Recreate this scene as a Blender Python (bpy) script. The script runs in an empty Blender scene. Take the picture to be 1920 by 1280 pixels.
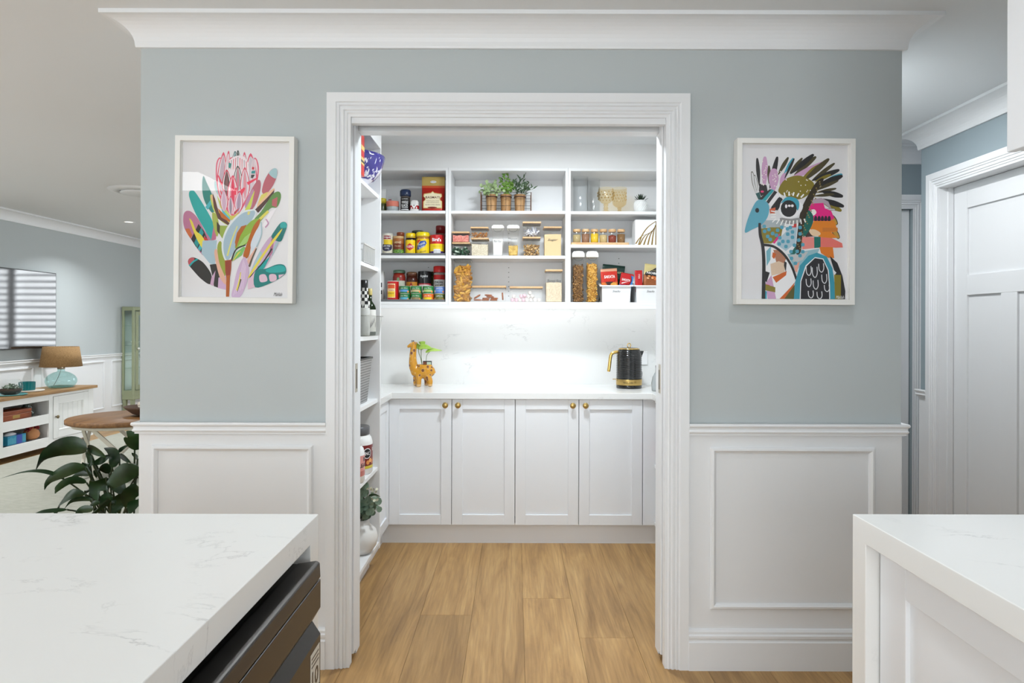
import bpy, math, random
from mathutils import Vector, Matrix
random.seed(7)
scene = bpy.context.scene
col = scene.collection
R = math.radians
PI = math.pi

# ------------------------------------------------------------------ camera
F = 1231.0                       # focal length in pixels of the 1920 px wide frame
CZ = 1.30                        # eye height
cd = bpy.data.cameras.new('camera')
cd.sensor_width = 36.0
cd.lens = 36.0 * F / 1920.0
cd.shift_x = -6 / 1920.0
cd.shift_y = -30 / 1920.0
cd.clip_start = 0.02
cam = bpy.data.objects.new('camera', cd)
cam.location = (0, 0, CZ)
cam.rotation_euler = (PI / 2, -0.003, 0)
col.objects.link(cam)
scene.camera = cam

# ------------------------------------------------------------------ world, exposure
w = bpy.data.worlds.new('world')
scene.world = w
w.use_nodes = True
w.node_tree.nodes['Background'].inputs[0].default_value = (0.80, 0.88, 1.0, 1)
w.node_tree.nodes['Background'].inputs[1].default_value = 1.0
vs = scene.view_settings
vs.view_transform = 'Standard'
vs.look = 'None'
vs.gamma = 1.0
vs.exposure = 0.0
vs.use_curve_mapping = False
scene.display_settings.display_device = 'sRGB'


def area(name, loc, rot, sx, sy, power, color=(1, 1, 1), spread=180):
    l = bpy.data.lights.new(name, 'AREA')
    l.shape = 'RECTANGLE'
    l.size = sx
    l.size_y = sy
    l.energy = power
    l.color = color
    l.spread = R(spread)
    o = bpy.data.objects.new(name, l)
    o.location = loc
    o.rotation_euler = rot
    col.objects.link(o)
    return o


# daylight through the patio doors and side window, plus an added living room fill
area('daylight_patio_doors', (-0.78, -3.36, 1.25), (R(90), 0, 0), 3.5, 2.05, 52, (0.86, 0.94, 1.0))
area('daylight_side_window', (-5.10, 1.6, 1.45), (0, R(-90), 0), 1.3, 2.4, 32, (0.86, 0.94, 1.0))
area('fill_television_wall', (3.24, 7.2, 1.45), (0, R(90), 0), 1.3, 2.6, 75, (0.92, 0.965, 1.0))  # added fill light, out of view, brightens the television wall

# ------------------------------------------------------------------ pixel helpers (frame of 1920x1280 at the measured depth)


def PX(u, Y):
    return (u - 966.0) * Y / F


def PZ(v, Y):
    return CZ - (v - 610.0) * Y / F


def P3(u, v, Y):
    return Vector((PX(u, Y), Y, PZ(v, Y)))


def lin(c):
    c = c / 255.0
    return c / 12.92 if c <= 0.04045 else ((c + 0.055) / 1.055) ** 2.4


def C(*a):
    """sRGB 0-255 triple or hex string to linear"""
    if len(a) == 1:
        h = a[0]
        a = (int(h[0:2], 16), int(h[2:4], 16), int(h[4:6], 16))
    return tuple(lin(x) for x in a)


# ------------------------------------------------------------------ materials
MATS = {}


def mat(name, color=(0.8, 0.8, 0.8), rough=0.5, metal=0.0, coat=0.0, emis=None, estr=0.0, spec=0.5, sub=0.0):
    if name in MATS:
        return MATS[name]
    m = bpy.data.materials.new(name)
    m.use_nodes = True
    b = m.node_tree.nodes['Principled BSDF']
    b.inputs['Base Color'].default_value = (*color, 1)
    b.inputs['Roughness'].default_value = rough
    b.inputs['Metallic'].default_value = metal
    b.inputs['Coat Weight'].default_value = coat
    b.inputs['Specular IOR Level'].default_value = spec
    if emis:
        b.inputs['Emission Color'].default_value = (*emis, 1)
        b.inputs['Emission Strength'].default_value = estr
    m.diffuse_color = (*color, 1)
    MATS[name] = m
    return m


def nodes_of(m):
    nt = m.node_tree
    return nt, nt.nodes, nt.links, nt.nodes['Principled BSDF']


def add_bump(m, scale, strength, detail=3, dist=0.002, stretch=None):
    nt, N, L, b = nodes_of(m)
    tc = N.new('ShaderNodeTexCoord')
    no = N.new('ShaderNodeTexNoise')
    no.inputs['Scale'].default_value = scale
    no.inputs['Detail'].default_value = detail
    bp = N.new('ShaderNodeBump')
    bp.inputs['Strength'].default_value = strength
    bp.inputs['Distance'].default_value = dist
    if stretch:
        mp = N.new('ShaderNodeMapping')
        mp.inputs['Scale'].default_value = stretch
        L.new(tc.outputs['Object'], mp.inputs['Vector'])
        L.new(mp.outputs['Vector'], no.inputs['Vector'])
    else:
        L.new(tc.outputs['Object'], no.inputs['Vector'])
    L.new(no.outputs['Fac'], bp.inputs['Height'])
    L.new(bp.outputs['Normal'], b.inputs['Normal'])
    return m


def ramp(N, stops):
    r = N.new('ShaderNodeValToRGB')
    e = r.color_ramp.elements
    while len(e) < len(stops):
        e.new(0.5)
    for i, (p, c) in enumerate(stops):
        e[i].position = p
        e[i].color = (*c, 1)
    return r


def noise_col(m, scale, stops, stretch=(1, 1, 1), detail=5, rough=0.55, dist=0.0, rand=False, coord='Object'):
    nt, N, L, b = nodes_of(m)
    tc = N.new('ShaderNodeTexCoord')
    mp = N.new('ShaderNodeMapping')
    mp.inputs['Scale'].default_value = stretch
    no = N.new('ShaderNodeTexNoise')
    no.inputs['Scale'].default_value = scale
    no.inputs['Detail'].default_value = detail
    no.inputs['Roughness'].default_value = rough
    no.inputs['Distortion'].default_value = dist
    L.new(tc.outputs[coord], mp.inputs['Vector'])
    if rand:
        oi = N.new('ShaderNodeObjectInfo')
        mm = N.new('ShaderNodeMath')
        mm.operation = 'MULTIPLY'
        mm.inputs[1].default_value = 37.0
        L.new(oi.outputs['Random'], mm.inputs[0])
        cb = N.new('ShaderNodeCombineXYZ')
        L.new(mm.outputs[0], cb.inputs[0])
        L.new(mm.outputs[0], cb.inputs[1])
        L.new(cb.outputs[0], mp.inputs['Location'])
    L.new(mp.outputs['Vector'], no.inputs['Vector'])
    r = ramp(N, stops)
    L.new(no.outputs['Fac'], r.inputs['Fac'])
    L.new(r.outputs['Color'], b.inputs['Base Color'])
    return r, no


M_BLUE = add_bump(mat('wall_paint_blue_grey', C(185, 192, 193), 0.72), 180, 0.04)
M_BLUEDIM = add_bump(mat('wall_paint_blue_grey_dimmed', C(146, 160, 166), 0.72), 180, 0.04)  # main wall paint darkened, the hall's dimness put into the colour
M_WHITE = add_bump(mat('white_satin_paint', C(232, 234, 236), 0.42), 90, 0.02)
M_WALLWHITE = add_bump(mat('white_wall_paint', C(234, 234, 233), 0.7), 150, 0.03)
M_CEIL = add_bump(mat('ceiling_white_matte', C(229, 232, 234), 0.9), 120, 0.03)
M_CAB = add_bump(mat('cabinet_white_satin', C(236, 238, 241), 0.3), 60, 0.01)
M_MELA = add_bump(mat('white_melamine', C(238, 238, 238), 0.45), 200, 0.015)
M_DARKGAP = mat('shadow_gap_black', C(30, 30, 30), 0.8)
M_BRASS = add_bump(mat('brushed_brass', C(190, 160, 98), 0.32, 1.0), 400, 0.03)
M_GOLD = mat('polished_gold', C(228, 190, 110), 0.16, 1.0)
M_NICKEL = mat('satin_nickel', C(176, 166, 150), 0.3, 1.0)
M_BLACKMETAL = mat('black_wire_metal', C(40, 36, 34), 0.45, 0.6)
M_RUST = mat('rusty_brown_metal', C(92, 62, 44), 0.6, 0.3)
M_STEEL = add_bump(mat('black_stainless_steel', C(74, 71, 68), 0.33, 0.85), 700, 0.02, stretch=(1, 0.02, 1))
M_BLACKGLOSS = mat('gloss_black_plastic', C(12, 12, 12), 0.12, 0.0, coat=0.3)
M_TV = mat('television_glass', C(14, 15, 18), 0.06, 0.0, spec=0.9)
M_LED = mat('led_strip_glow', (1, 1, 1), 0.5, emis=(0.97, 0.985, 1.0), estr=5.5)
M_PANE = mat('daylit_window_pane', (1, 1, 1), 0.3, emis=(0.93, 0.97, 1.0), estr=3.0)
M_LENS = mat('downlight_lens_glow', (1, 1, 1), 0.4, emis=(1.0, 0.97, 0.93), estr=2.0)


def attr_mat(name, rough, metal=0.0, coat=0.0, bump=None, spec=0.5):
    m = mat(name, (0.8, 0.8, 0.8), rough, metal, coat, spec=spec)
    nt, N, L, b = nodes_of(m)
    a = N.new('ShaderNodeVertexColor')
    a.layer_name = 'Col'
    L.new(a.outputs['Color'], b.inputs['Base Color'])
    if bump:
        add_bump(m, *bump)
    return m


M_INK = attr_mat('printed_matte', 0.62)
M_GLOSS = attr_mat('printed_gloss', 0.28)
M_FOIL = attr_mat('printed_foil', 0.3, 0.25, bump=(45, 0.35, 3, 0.006))
M_CERAMIC = attr_mat('glazed_ceramic', 0.16, coat=0.5)
M_GRAIN = attr_mat('dry_food', 0.75)

# quartz worktop with faint grey veins
M_QUARTZ = mat('white_quartz', C(233, 233, 231), 0.22)
nt, N, L, b = nodes_of(M_QUARTZ)
tc = N.new('ShaderNodeTexCoord')
mp = N.new('ShaderNodeMapping')
mp.inputs['Rotation'].default_value = (0, 0, R(35))
mp.inputs['Scale'].default_value = (1.0, 2.3, 1.7)
L.new(tc.outputs['Object'], mp.inputs['Vector'])
n1 = N.new('ShaderNodeTexNoise')
n1.inputs['Scale'].default_value = 3.0
n1.inputs['Detail'].default_value = 9
n1.inputs['Roughness'].default_value = 0.62
n1.inputs['Distortion'].default_value = 0.6
L.new(mp.outputs[0], n1.inputs['Vector'])
vein = ramp(N, [(0.488, (0, 0, 0)), (0.5, (1, 1, 1)), (0.512, (0, 0, 0))])
L.new(n1.outputs['Fac'], vein.inputs['Fac'])
n2 = N.new('ShaderNodeTexNoise')
n2.inputs['Scale'].default_value = 5.5
n2.inputs['Detail'].default_value = 3
L.new(tc.outputs['Object'], n2.inputs['Vector'])
msk = ramp(N, [(0.50, (0, 0, 0)), (0.68, (1, 1, 1))])
L.new(n2.outputs['Fac'], msk.inputs['Fac'])
mu = N.new('ShaderNodeMath')
mu.operation = 'MULTIPLY'
L.new(vein.outputs['Color'], mu.inputs[0])
L.new(msk.outputs['Color'], mu.inputs[1])
mu2 = N.new('ShaderNodeMath')
mu2.operation = 'MULTIPLY'
mu2.inputs[1].default_value = 0.55
L.new(mu.outputs[0], mu2.inputs[0])
mx = N.new('ShaderNodeMix')
mx.data_type = 'RGBA'
mx.inputs[6].default_value = (*C(234, 234, 232), 1)
mx.inputs[7].default_value = (*C(176, 176, 176), 1)
L.new(mu2.outputs[0], mx.inputs[0])
L.new(mx.outputs[2], b.inputs['Base Color'])


def wood(name, c0, c1, c2, scale=3.0, stretch=(9, 0.7, 9), rough=0.45, tint=0.0, fine=(160, 3, 160)):
    m = mat(name, c1, rough)
    nt, N, L, b = nodes_of(m)
    r, no = noise_col(m, scale, [(0.28, c0), (0.5, c1), (0.72, c2)], stretch, 7, 0.6, 0.9, True)
    # fine pores
    tc = N.new('ShaderNodeTexCoord')
    mp = N.new('ShaderNodeMapping')
    mp.inputs['Scale'].default_value = fine
    L.new(tc.outputs['Object'], mp.inputs['Vector'])
    n2 = N.new('ShaderNodeTexNoise')
    n2.inputs['Scale'].default_value = 1.0
    n2.inputs['Detail'].default_value = 4
    L.new(mp.outputs[0], n2.inputs['Vector'])
    rr = ramp(N, [(0.35, (0.72, 0.70, 0.68)), (0.6, (1, 1, 1))])
    L.new(n2.outputs['Fac'], rr.inputs['Fac'])
    mx = N.new('ShaderNodeMix')
    mx.data_type = 'RGBA'
    mx.blend_type = 'MULTIPLY'
    mx.inputs[0].default_value = 0.55
    L.new(r.outputs['Color'], mx.inputs[6])
    L.new(rr.outputs['Color'], mx.inputs[7])
    out = mx.outputs[2]
    if tint:
        # cathedral figure of flat-sawn boards
        oi2 = N.new('ShaderNodeObjectInfo')
        sc = N.new('ShaderNodeMath')
        sc.operation = 'MULTIPLY'
        sc.inputs[1].default_value = 23.0
        L.new(oi2.outputs['Random'], sc.inputs[0])
        cb = N.new('ShaderNodeCombineXYZ')
        L.new(sc.outputs[0], cb.inputs[1])
        m3 = N.new('ShaderNodeMapping')
        m3.inputs['Scale'].default_value = (1.0, 0.10, 1.0)
        L.new(tc.outputs['Object'], m3.inputs['Vector'])
        L.new(cb.outputs[0], m3.inputs['Location'])
        wv = N.new('ShaderNodeTexWave')
        wv.inputs['Scale'].default_value = 11.0
        wv.inputs['Distortion'].default_value = 9.0
        wv.inputs['Detail'].default_value = 2.5
        wv.inputs['Detail Scale'].default_value = 1.6
        L.new(m3.outputs[0], wv.inputs['Vector'])
        wr = ramp(N, [(0.0, (0.80, 0.78, 0.76)), (0.45, (1, 1, 1))])
        L.new(wv.outputs['Fac'], wr.inputs['Fac'])
        m4 = N.new('ShaderNodeMix')
        m4.data_type = 'RGBA'
        m4.blend_type = 'MULTIPLY'
        m4.inputs[0].default_value = 0.4
        L.new(out, m4.inputs[6])
        L.new(wr.outputs['Color'], m4.inputs[7])
        out = m4.outputs[2]
        oi = N.new('ShaderNodeObjectInfo')
        mr = N.new('ShaderNodeMapRange')
        mr.inputs[3].default_value = 1 - tint
        mr.inputs[4].default_value = 1 + tint
        L.new(oi.outputs['Random'], mr.inputs[0])
        hs = N.new('ShaderNodeHueSaturation')
        L.new(mr.outputs[0], hs.inputs['Value'])
        L.new(out, hs.inputs['Color'])
        out = hs.outputs[0]
    L.new(out, b.inputs['Base Color'])
    bp = N.new('ShaderNodeBump')
    bp.inputs['Strength'].default_value = 0.06
    bp.inputs['Distance'].default_value = 0.002
    L.new(n2.outputs['Fac'], bp.inputs['Height'])
    L.new(bp.outputs['Normal'], b.inputs['Normal'])
    return m


M_OAK = wood('oak_floor_plank', C(142, 106, 62), C(180, 140, 86), C(202, 163, 107), 2.2, (5.5, 0.55, 5), 0.42, 0.12, (130, 5, 130))
M_OAKTOP = wood('weathered_oak_top', C(120, 86, 48), C(158, 120, 72), C(176, 138, 90), 3, (7, 0.8, 7), 0.5)
M_OAKTABLE = wood('warm_oak_table', C(104, 70, 36), C(134, 94, 54), C(150, 110, 66), 3, (8, 1, 8), 0.5)
M_BAMBOO = wood('bamboo_lid', C(196, 152, 104), C(214, 174, 126), C(226, 190, 146), 6, (1, 8, 8), 0.5)
M_POTWOOD = wood('stave_wood', C(150, 108, 66), C(186, 142, 94), C(206, 166, 120), 5, (14, 14, 1), 0.6)
M_REDWOOD = wood('red_brown_wood', C(110, 48, 20), C(150, 72, 34), C(172, 92, 48), 5, (8, 1, 8), 0.35)

M_RUG = mat('woven_rug', C(196, 196, 184), 0.95)
noise_col(M_RUG, 60, [(0.3, C(150, 150, 136)), (0.55, C(178, 178, 166)), (0.8, C(194, 194, 184))], (0.25, 3, 1), 6, 0.7)
M_SHADE = mat('burlap_shade', C(150, 116, 74), 0.9)
noise_col(M_SHADE, 90, [(0.3, C(122, 92, 56)), (0.7, C(168, 134, 90))], (1, 1, 4), 4)
M_SOIL = mat('dark_soil', C(46, 36, 30), 0.95)
noise_col(M_SOIL, 90, [(0.3, C(24, 18, 15)), (0.7, C(70, 56, 46))])


def leafmat(name, c0, c1, rough=0.45, scale=14):
    m = mat(name, c0, rough, spec=0.3)
    noise_col(m, scale, [(0.3, c0), (0.7, c1)], (1, 1, 1), 3, rand=True)
    return m


M_LILY = leafmat('peace_lily_leaf', C(12, 34, 14), C(36, 66, 30), 0.45, 9)
M_LILY2 = leafmat('young_lily_leaf', C(70, 112, 30), C(104, 150, 48), 0.4)
M_LILYSTEM = mat('lily_stem', C(44, 62, 34), 0.5)
M_EUC = leafmat('pale_eucalyptus_leaf', C(132, 156, 104), C(184, 204, 152), 0.6)
M_EUC2 = leafmat('mid_green_leaf', C(78, 118, 38), C(120, 160, 66), 0.55)
M_EUC3 = leafmat('dark_olive_leaf', C(38, 62, 40), C(78, 100, 70), 0.55)
M_EUC4 = leafmat('grey_green_leaf', C(74, 96, 78), C(132, 150, 128), 0.6)
M_POTHOS = leafmat('pothos_leaf', C(140, 178, 60), C(186, 214, 110), 0.4)
M_SUCC = leafmat('dark_succulent', C(26, 40, 28), C(52, 72, 50), 0.5)
M_STEM = mat('green_stem', C(96, 112, 62), 0.6)


def thin_glass(name, tint=(1, 1, 1), refl=1.0, rough=0.02, ior=1.45):
    m = bpy.data.materials.new(name)
    m.use_nodes = True
    nt = m.node_tree
    N = nt.nodes
    L = nt.links
    N.remove(N['Principled BSDF'])
    tr = N.new('ShaderNodeBsdfTransparent')
    tr.inputs[0].default_value = (*tint, 1)
    gl = N.new('ShaderNodeBsdfGlossy')
    gl.inputs['Roughness'].default_value = rough
    gl.inputs['Color'].default_value = (refl, refl, refl, 1)
    lw = N.new('ShaderNodeLayerWeight')
    lw.inputs['Blend'].default_value = 0.5
    pw_ = N.new('ShaderNodeMath')
    pw_.operation = 'POWER'
    pw_.inputs[1].default_value = 5.0
    L.new(lw.outputs['Facing'], pw_.inputs[0])
    f0 = ((ior - 1) / (ior + 1)) ** 2
    fr = N.new('ShaderNodeMapRange')
    fr.inputs[3].default_value = f0
    fr.inputs[4].default_value = 0.5
    L.new(pw_.outputs[0], fr.inputs[0])
    mx = N.new('ShaderNodeMixShader')
    L.new(fr.outputs[0], mx.inputs[0])
    L.new(tr.outputs[0], mx.inputs[1])
    L.new(gl.outputs[0], mx.inputs[2])
    L.new(mx.outputs[0], N['Material Output'].inputs['Surface'])
    MATS[name] = m
    return m


G_CLEAR = thin_glass('clear_glass', (0.95, 0.96, 0.955))
G_PLASTIC = thin_glass('clear_plastic', (0.965, 0.96, 0.95), rough=0.06, ior=1.24)
G_PICTURE = thin_glass('picture_glass', (0.985, 0.985, 0.985), rough=0.0)
G_AMBER = thin_glass('amber_glass', (0.97, 0.89, 0.72), rough=0.05, ior=1.6)
G_TEAL = thin_glass('pale_teal_glass', (0.70, 0.86, 0.85), rough=0.03, ior=1.6)
G_TEALDK = thin_glass('deep_teal_glass', (0.10, 0.42, 0.44), rough=0.1)
G_SMOKE = thin_glass('smoky_green_glass', (0.45, 0.52, 0.48), rough=0.05)
G_GREENBOTTLE = thin_glass('green_bottle_glass', (0.16, 0.25, 0.12), rough=0.05)
G_CABINET = thin_glass('cabinet_pane_glass', (0.90, 0.95, 0.92), rough=0.02)
G_VASE = thin_glass('frosted_clear_glass', (0.985, 0.99, 0.99), rough=0.12, ior=1.6)
G_FROST = thin_glass('cloudy_plastic', (0.82, 0.82, 0.80), rough=0.3)


# ------------------------------------------------------------------ mesh builder
class MB:
    def __init__(s, color=(0.8, 0.8, 0.8)):
        s.v = []
        s.f = []
        s.c = []
        s.sm = []
        s.cur = color
        s.smooth = False

    def add(s, verts, faces, smooth=None):
        o = len(s.v)
        s.v += [tuple(p) for p in verts]
        for f in faces:
            s.f.append([i + o for i in f])
            s.c.append(s.cur)
            s.sm.append(s.smooth if smooth is None else smooth)
        return s

    def col(s, *a):
        s.cur = C(*a)
        return s

    def box(s, x0, x1, y0, y1, z0, z1):
        v = [(x0, y0, z0), (x1, y0, z0), (x1, y1, z0), (x0, y1, z0), (x0, y0, z1), (x1, y0, z1), (x1, y1, z1), (x0, y1, z1)]
        return s.add(v, [(3, 2, 1, 0), (4, 5, 6, 7), (0, 1, 5, 4), (1, 2, 6, 5), (2, 3, 7, 6), (3, 0, 4, 7)], False)

    def frustum(s, x0, x1, y0, y1, z0, X0, X1, Y0, Y1, z1):
        v = [(x0, y0, z0), (x1, y0, z0), (x1, y1, z0), (x0, y1, z0), (X0, Y0, z1), (X1, Y0, z1), (X1, Y1, z1), (X0, Y1, z1)]
        return s.add(v, [(3, 2, 1, 0), (4, 5, 6, 7), (0, 1, 5, 4), (1, 2, 6, 5), (2, 3, 7, 6), (3, 0, 4, 7)], False)

    def lathe(s, prof, n=24, c=(0, 0, 0), caps=True, sx=1.0, sy=1.0):
        """prof: (r, z) or (r, z, colour of the band above)"""
        cx, cy, cz = c
        o = len(s.v)
        for p in prof:
            for i in range(n):
                a = 2 * PI * i / n
                s.v.append((cx + p[0] * math.cos(a) * sx, cy + p[0] * math.sin(a) * sy, cz + p[1]))
        for k in range(len(prof) - 1):
            if len(prof[k]) > 2:
                s.cur = prof[k][2]
            for i in range(n):
                j = (i + 1) % n
                s.f.append([o + k * n + i, o + k * n + j, o + (k + 1) * n + j, o + (k + 1) * n + i])
                s.c.append(s.cur)
                s.sm.append(True)
        if caps:
            if prof[0][0] > 1e-5:
                s.f.append([o + i for i in reversed(range(n))])
                s.c.append(prof[0][2] if len(prof[0]) > 2 else s.cur)
                s.sm.append(False)
            if prof[-1][0] > 1e-5:
                s.f.append([o + (len(prof) - 1) * n + i for i in range(n)])
                s.c.append(s.cur)
                s.sm.append(False)
        return s

    def tube(s, pts, r, n=8, caps=True, closed=False):
        pts = [Vector(p) for p in pts]
        m = len(pts)
        rr = r if isinstance(r, (list, tuple)) else [r] * m
        o = len(s.v)
        up = Vector((0, 0, 1))
        prev = None
        for i, p in enumerate(pts):
            if closed:
                t = pts[(i + 1) % m] - pts[i - 1]
            else:
                t = pts[min(i + 1, m - 1)] - pts[max(i - 1, 0)]
            t.normalize()
            if prev is None:
                a = up if abs(t.z) < 0.9 else Vector((1, 0, 0))
                nx = t.cross(a).normalized()
            else:
                nx = (prev - t * prev.dot(t))
                if nx.length < 1e-6:
                    nx = t.cross(up)
                nx.normalize()
            prev = nx
            ny = t.cross(nx)
            for k in range(n):
                a = 2 * PI * k / n
                q = p + (nx * math.cos(a) + ny * math.sin(a)) * rr[i]
                s.v.append(tuple(q))
        last = m if closed else m - 1
        for i in range(last):
            for k in range(n):
                a0 = o + i * n + k
                a1 = o + i * n + (k + 1) % n
                b0 = o + ((i + 1) % m) * n + k
                b1 = o + ((i + 1) % m) * n + (k + 1) % n
                s.f.append([a0, b0, b1, a1])
                s.c.append(s.cur)
                s.sm.append(True)
        if caps and not closed:
            s.f.append([o + k for k in range(n)])
            s.f.append([o + (m - 1) * n + k for k in reversed(range(n))])
            s.c += [s.cur, s.cur]
            s.sm += [False, False]
        return s

    def cyl(s, a, b, r, n=16):
        return s.tube([a, b], r, n)

    def prism(s, poly, fn, h0, h1):
        """poly: 2D points; fn(a, b, h) -> xyz"""
        n = len(poly)
        v = [fn(a, b, h0) for a, b in poly] + [fn(a, b, h1) for a, b in poly]
        fs = [list(reversed(range(n))), [n + i for i in range(n)]]
        for i in range(n):
            j = (i + 1) % n
            fs.append([i, j, n + j, n + i])
        return s.add(v, fs, False)

    def face(s, pts):
        return s.add(pts, [list(range(len(pts)))], False)

    def sweep(s, path, prof, fn=None, closed=False):
        """path: 2D polyline, prof: closed profile of (offset to the right of travel, height); mitred"""
        if fn is None:
            fn = lambda a, b, h: (a, b, h)
        n = len(path)
        m = len(prof)
        offs = []
        for i in range(n):
            p = Vector(path[i])
            d0 = d1 = None
            if i > 0 or closed:
                d0 = (p - Vector(path[i - 1])).normalized()
            if i < n - 1 or closed:
                d1 = (Vector(path[(i + 1) % n]) - p).normalized()
            if d0 is None:
                d0 = d1
            if d1 is None:
                d1 = d0
            n0 = Vector((d0.y, -d0.x))
            n1 = Vector((d1.y, -d1.x))
            mm = n0 + n1
            mm = mm / (mm.dot(n0)) if mm.length > 1e-6 else n0
            offs.append((p, mm))
        o = len(s.v)
        for p, mm in offs:
            for (a, h) in prof:
                q = p + mm * a
                s.v.append(tuple(fn(q.x, q.y, h)))
        segs = n if closed else n - 1
        for i in range(segs):
            for k in range(m):
                a0 = o + i * m + k
                a1 = o + i * m + (k + 1) % m
                b0 = o + ((i + 1) % n) * m + k
                b1 = o + ((i + 1) % n) * m + (k + 1) % m
                s.f.append([a0, b0, b1, a1])
                s.c.append(s.cur)
                s.sm.append(False)
        if not closed:
            s.f.append([o + k for k in range(m)])
            s.f.append([o + (n - 1) * m + k for k in reversed(range(m))])
            s.c += [s.cur] * 2
            s.sm += [False] * 2
        return s

    def ball(s, c, r, n=12, m=8, sx=1, sy=1, sz=1):
        prof = []
        for k in range(m + 1):
            a = -PI / 2 + PI * k / m
            prof.append((max(1e-6, r * math.cos(a)), r * math.sin(a) * sz))
        return s.lathe(prof, n, c, False, sx, sy)

    def text(s, txt, fn, w, h, shear=0.0, bold=0.0):
        """txt centred at 0,0 and fitted in w x h; fn(a, b) -> xyz"""
        v, fs = text_geo(txt, shear, bold)
        x0 = min(p[0] for p in v)
        x1 = max(p[0] for p in v)
        y0 = min(p[1] for p in v)
        y1 = max(p[1] for p in v)
        sx = w / (x1 - x0)
        sy = h / (y1 - y0)
        return s.add([fn((p[0] - (x0 + x1) / 2) * sx, (p[1] - (y0 + y1) / 2) * sy) for p in v], fs, False)

    def build(s, name, material, parent=None, bevel=0.0, seg=2, recalc=True, sub=0, solid=0.0):
        me = bpy.data.meshes.new(name)
        me.from_pydata(s.v, [], s.f)
        me.polygons.foreach_set('use_smooth', s.sm)
        at = me.color_attributes.new('Col', 'FLOAT_COLOR', 'CORNER')
        buf = []
        for p, c in zip(me.polygons, s.c):
            buf += [c[0], c[1], c[2], 1.0] * p.loop_total
        at.data.foreach_set('color', buf)
        if recalc:
            import bmesh
            bm = bmesh.new()
            bm.from_mesh(me)
            bmesh.ops.recalc_face_normals(bm, faces=bm.faces)
            bm.to_mesh(me)
            bm.free()
        me.materials.append(material)
        o = bpy.data.objects.new(name, me)
        col.objects.link(o)
        if parent is not None:
            o.parent = parent
        if solid:
            md = o.modifiers.new('thickness', 'SOLIDIFY')
            md.thickness = solid
            md.offset = 0
        if sub:
            md = o.modifiers.new('smooth', 'SUBSURF')
            md.levels = sub
            md.render_levels = sub
        if bevel:
            md = o.modifiers.new('bevel', 'BEVEL')
            md.width = bevel
            md.segments = seg
            md.limit_method = 'ANGLE'
            md.angle_limit = R(40)
            md.harden_normals = False
        return o


TEXTS = {}


def text_geo(txt, shear=0.0, bold=0.0):
    key = (txt, shear, bold)
    if key in TEXTS:
        return TEXTS[key]
    cu = bpy.data.curves.new('lettering', 'FONT')
    cu.body = txt
    cu.shear = shear
    cu.offset = bold
    cu.resolution_u = 2
    ob = bpy.data.objects.new('lettering', cu)
    col.objects.link(ob)
    dg = bpy.context.evaluated_depsgraph_get()
    me = bpy.data.meshes.new_from_object(ob.evaluated_get(dg))
    v = [tuple(p.co) for p in me.vertices]
    f = [list(p.vertices) for p in me.polygons]
    bpy.data.objects.remove(ob)
    bpy.data.curves.remove(cu)
    bpy.data.meshes.remove(me)
    TEXTS[key] = (v, f)
    return v, f


def tag(o, label=None, cat=None, group=None, kind=None):
    if label:
        o['label'] = label
    if cat:
        o['category'] = cat
    if group:
        o['group'] = group
    if kind:
        o['kind'] = kind
    return o


def thing(name, label, cat, loc=(0, 0, 0), rz=0.0, group=None):
    o = bpy.data.objects.new(name, None)
    o.empty_display_size = 0.05
    col.objects.link(o)
    o.location = loc
    o.rotation_euler = (0, 0, rz)
    tag(o, label, cat, group)
    return o


def copy_tree(o, parent=None):
    c = o.copy()
    col.objects.link(c)
    c.parent = parent
    for ch in list(o.children):
        copy_tree(ch, c)
    return c


def struct(o):
    o['kind'] = 'structure'
    return o


def crv(pts, k=6, closed=True):
    """Catmull-Rom through 2D/3D points"""
    P = [Vector(p) for p in pts]
    n = len(P)
    out = []
    rng = n if closed else n - 1
    for i in range(rng):
        if closed:
            p0, p1, p2, p3 = P[i - 1], P[i], P[(i + 1) % n], P[(i + 2) % n]
        else:
            p0, p1, p2, p3 = P[max(i - 1, 0)], P[i], P[i + 1], P[min(i + 2, n - 1)]
        for j in range(k):
            t = j / k
            out.append(0.5 * ((2 * p1) + (p2 - p0) * t + (2 * p0 - 5 * p1 + 4 * p2 - p3) * t * t + (3 * p1 - p0 - 3 * p2 + p3) * t ** 3))
    if not closed:
        out.append(P[-1])
    return out


def leaf_blade(mb, pts, width, side, k=5, fold=0.15, shape=None, droop=0.0):
    """ribbon leaf along 3D spine pts; side = rough sideways vector"""
    sp = crv(pts, k, False)
    n = len(sp)
    o = len(mb.v)
    sd = Vector(side).normalized()
    for i, p in enumerate(sp):
        t = i / (n - 1)
        tg = (sp[min(i + 1, n - 1)] - sp[max(i - 1, 0)]).normalized()
        s_ = (sd - tg * sd.dot(tg))
        if s_.length < 1e-4:
            s_ = tg.orthogonal()
        s_.normalize()
        nr = tg.cross(s_)
        if shape == 'round':
            wv = math.sqrt(max(0, 1 - (2 * t - 1) ** 2))
        elif shape == 'strap':
            wv = min(1, 6 * t + 0.3) * (1 - t ** 3)
        else:
            wv = math.sin(PI * min(1, t ** 0.68)) ** 0.95 if 0 < t < 1 else 0.0
        hw = width * 0.5 * max(wv, 0.015)
        for q in (-1, -0.5, 0, 0.5, 1):
            mb.v.append(tuple(p + s_ * hw * q + nr * hw * fold * (abs(q) ** 1.3)))
    for i in range(n - 1):
        for q in range(4):
            a = o + i * 5 + q
            mb.f.append([a, a + 1, a + 6, a + 5])
            mb.c.append(mb.cur)
            mb.sm.append(True)
    return mb

# ================================================================== THE SETTING
H = 2.455           # ceiling height
XL, XR = -1.428, 1.47   # ends of the wall with the pantry door
YW = 2.50           # its face
OL, OR = -0.6265, 0.5707  # clear opening
XLIV = -5.17        # living room side wall
YFAR = 10.0

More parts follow.
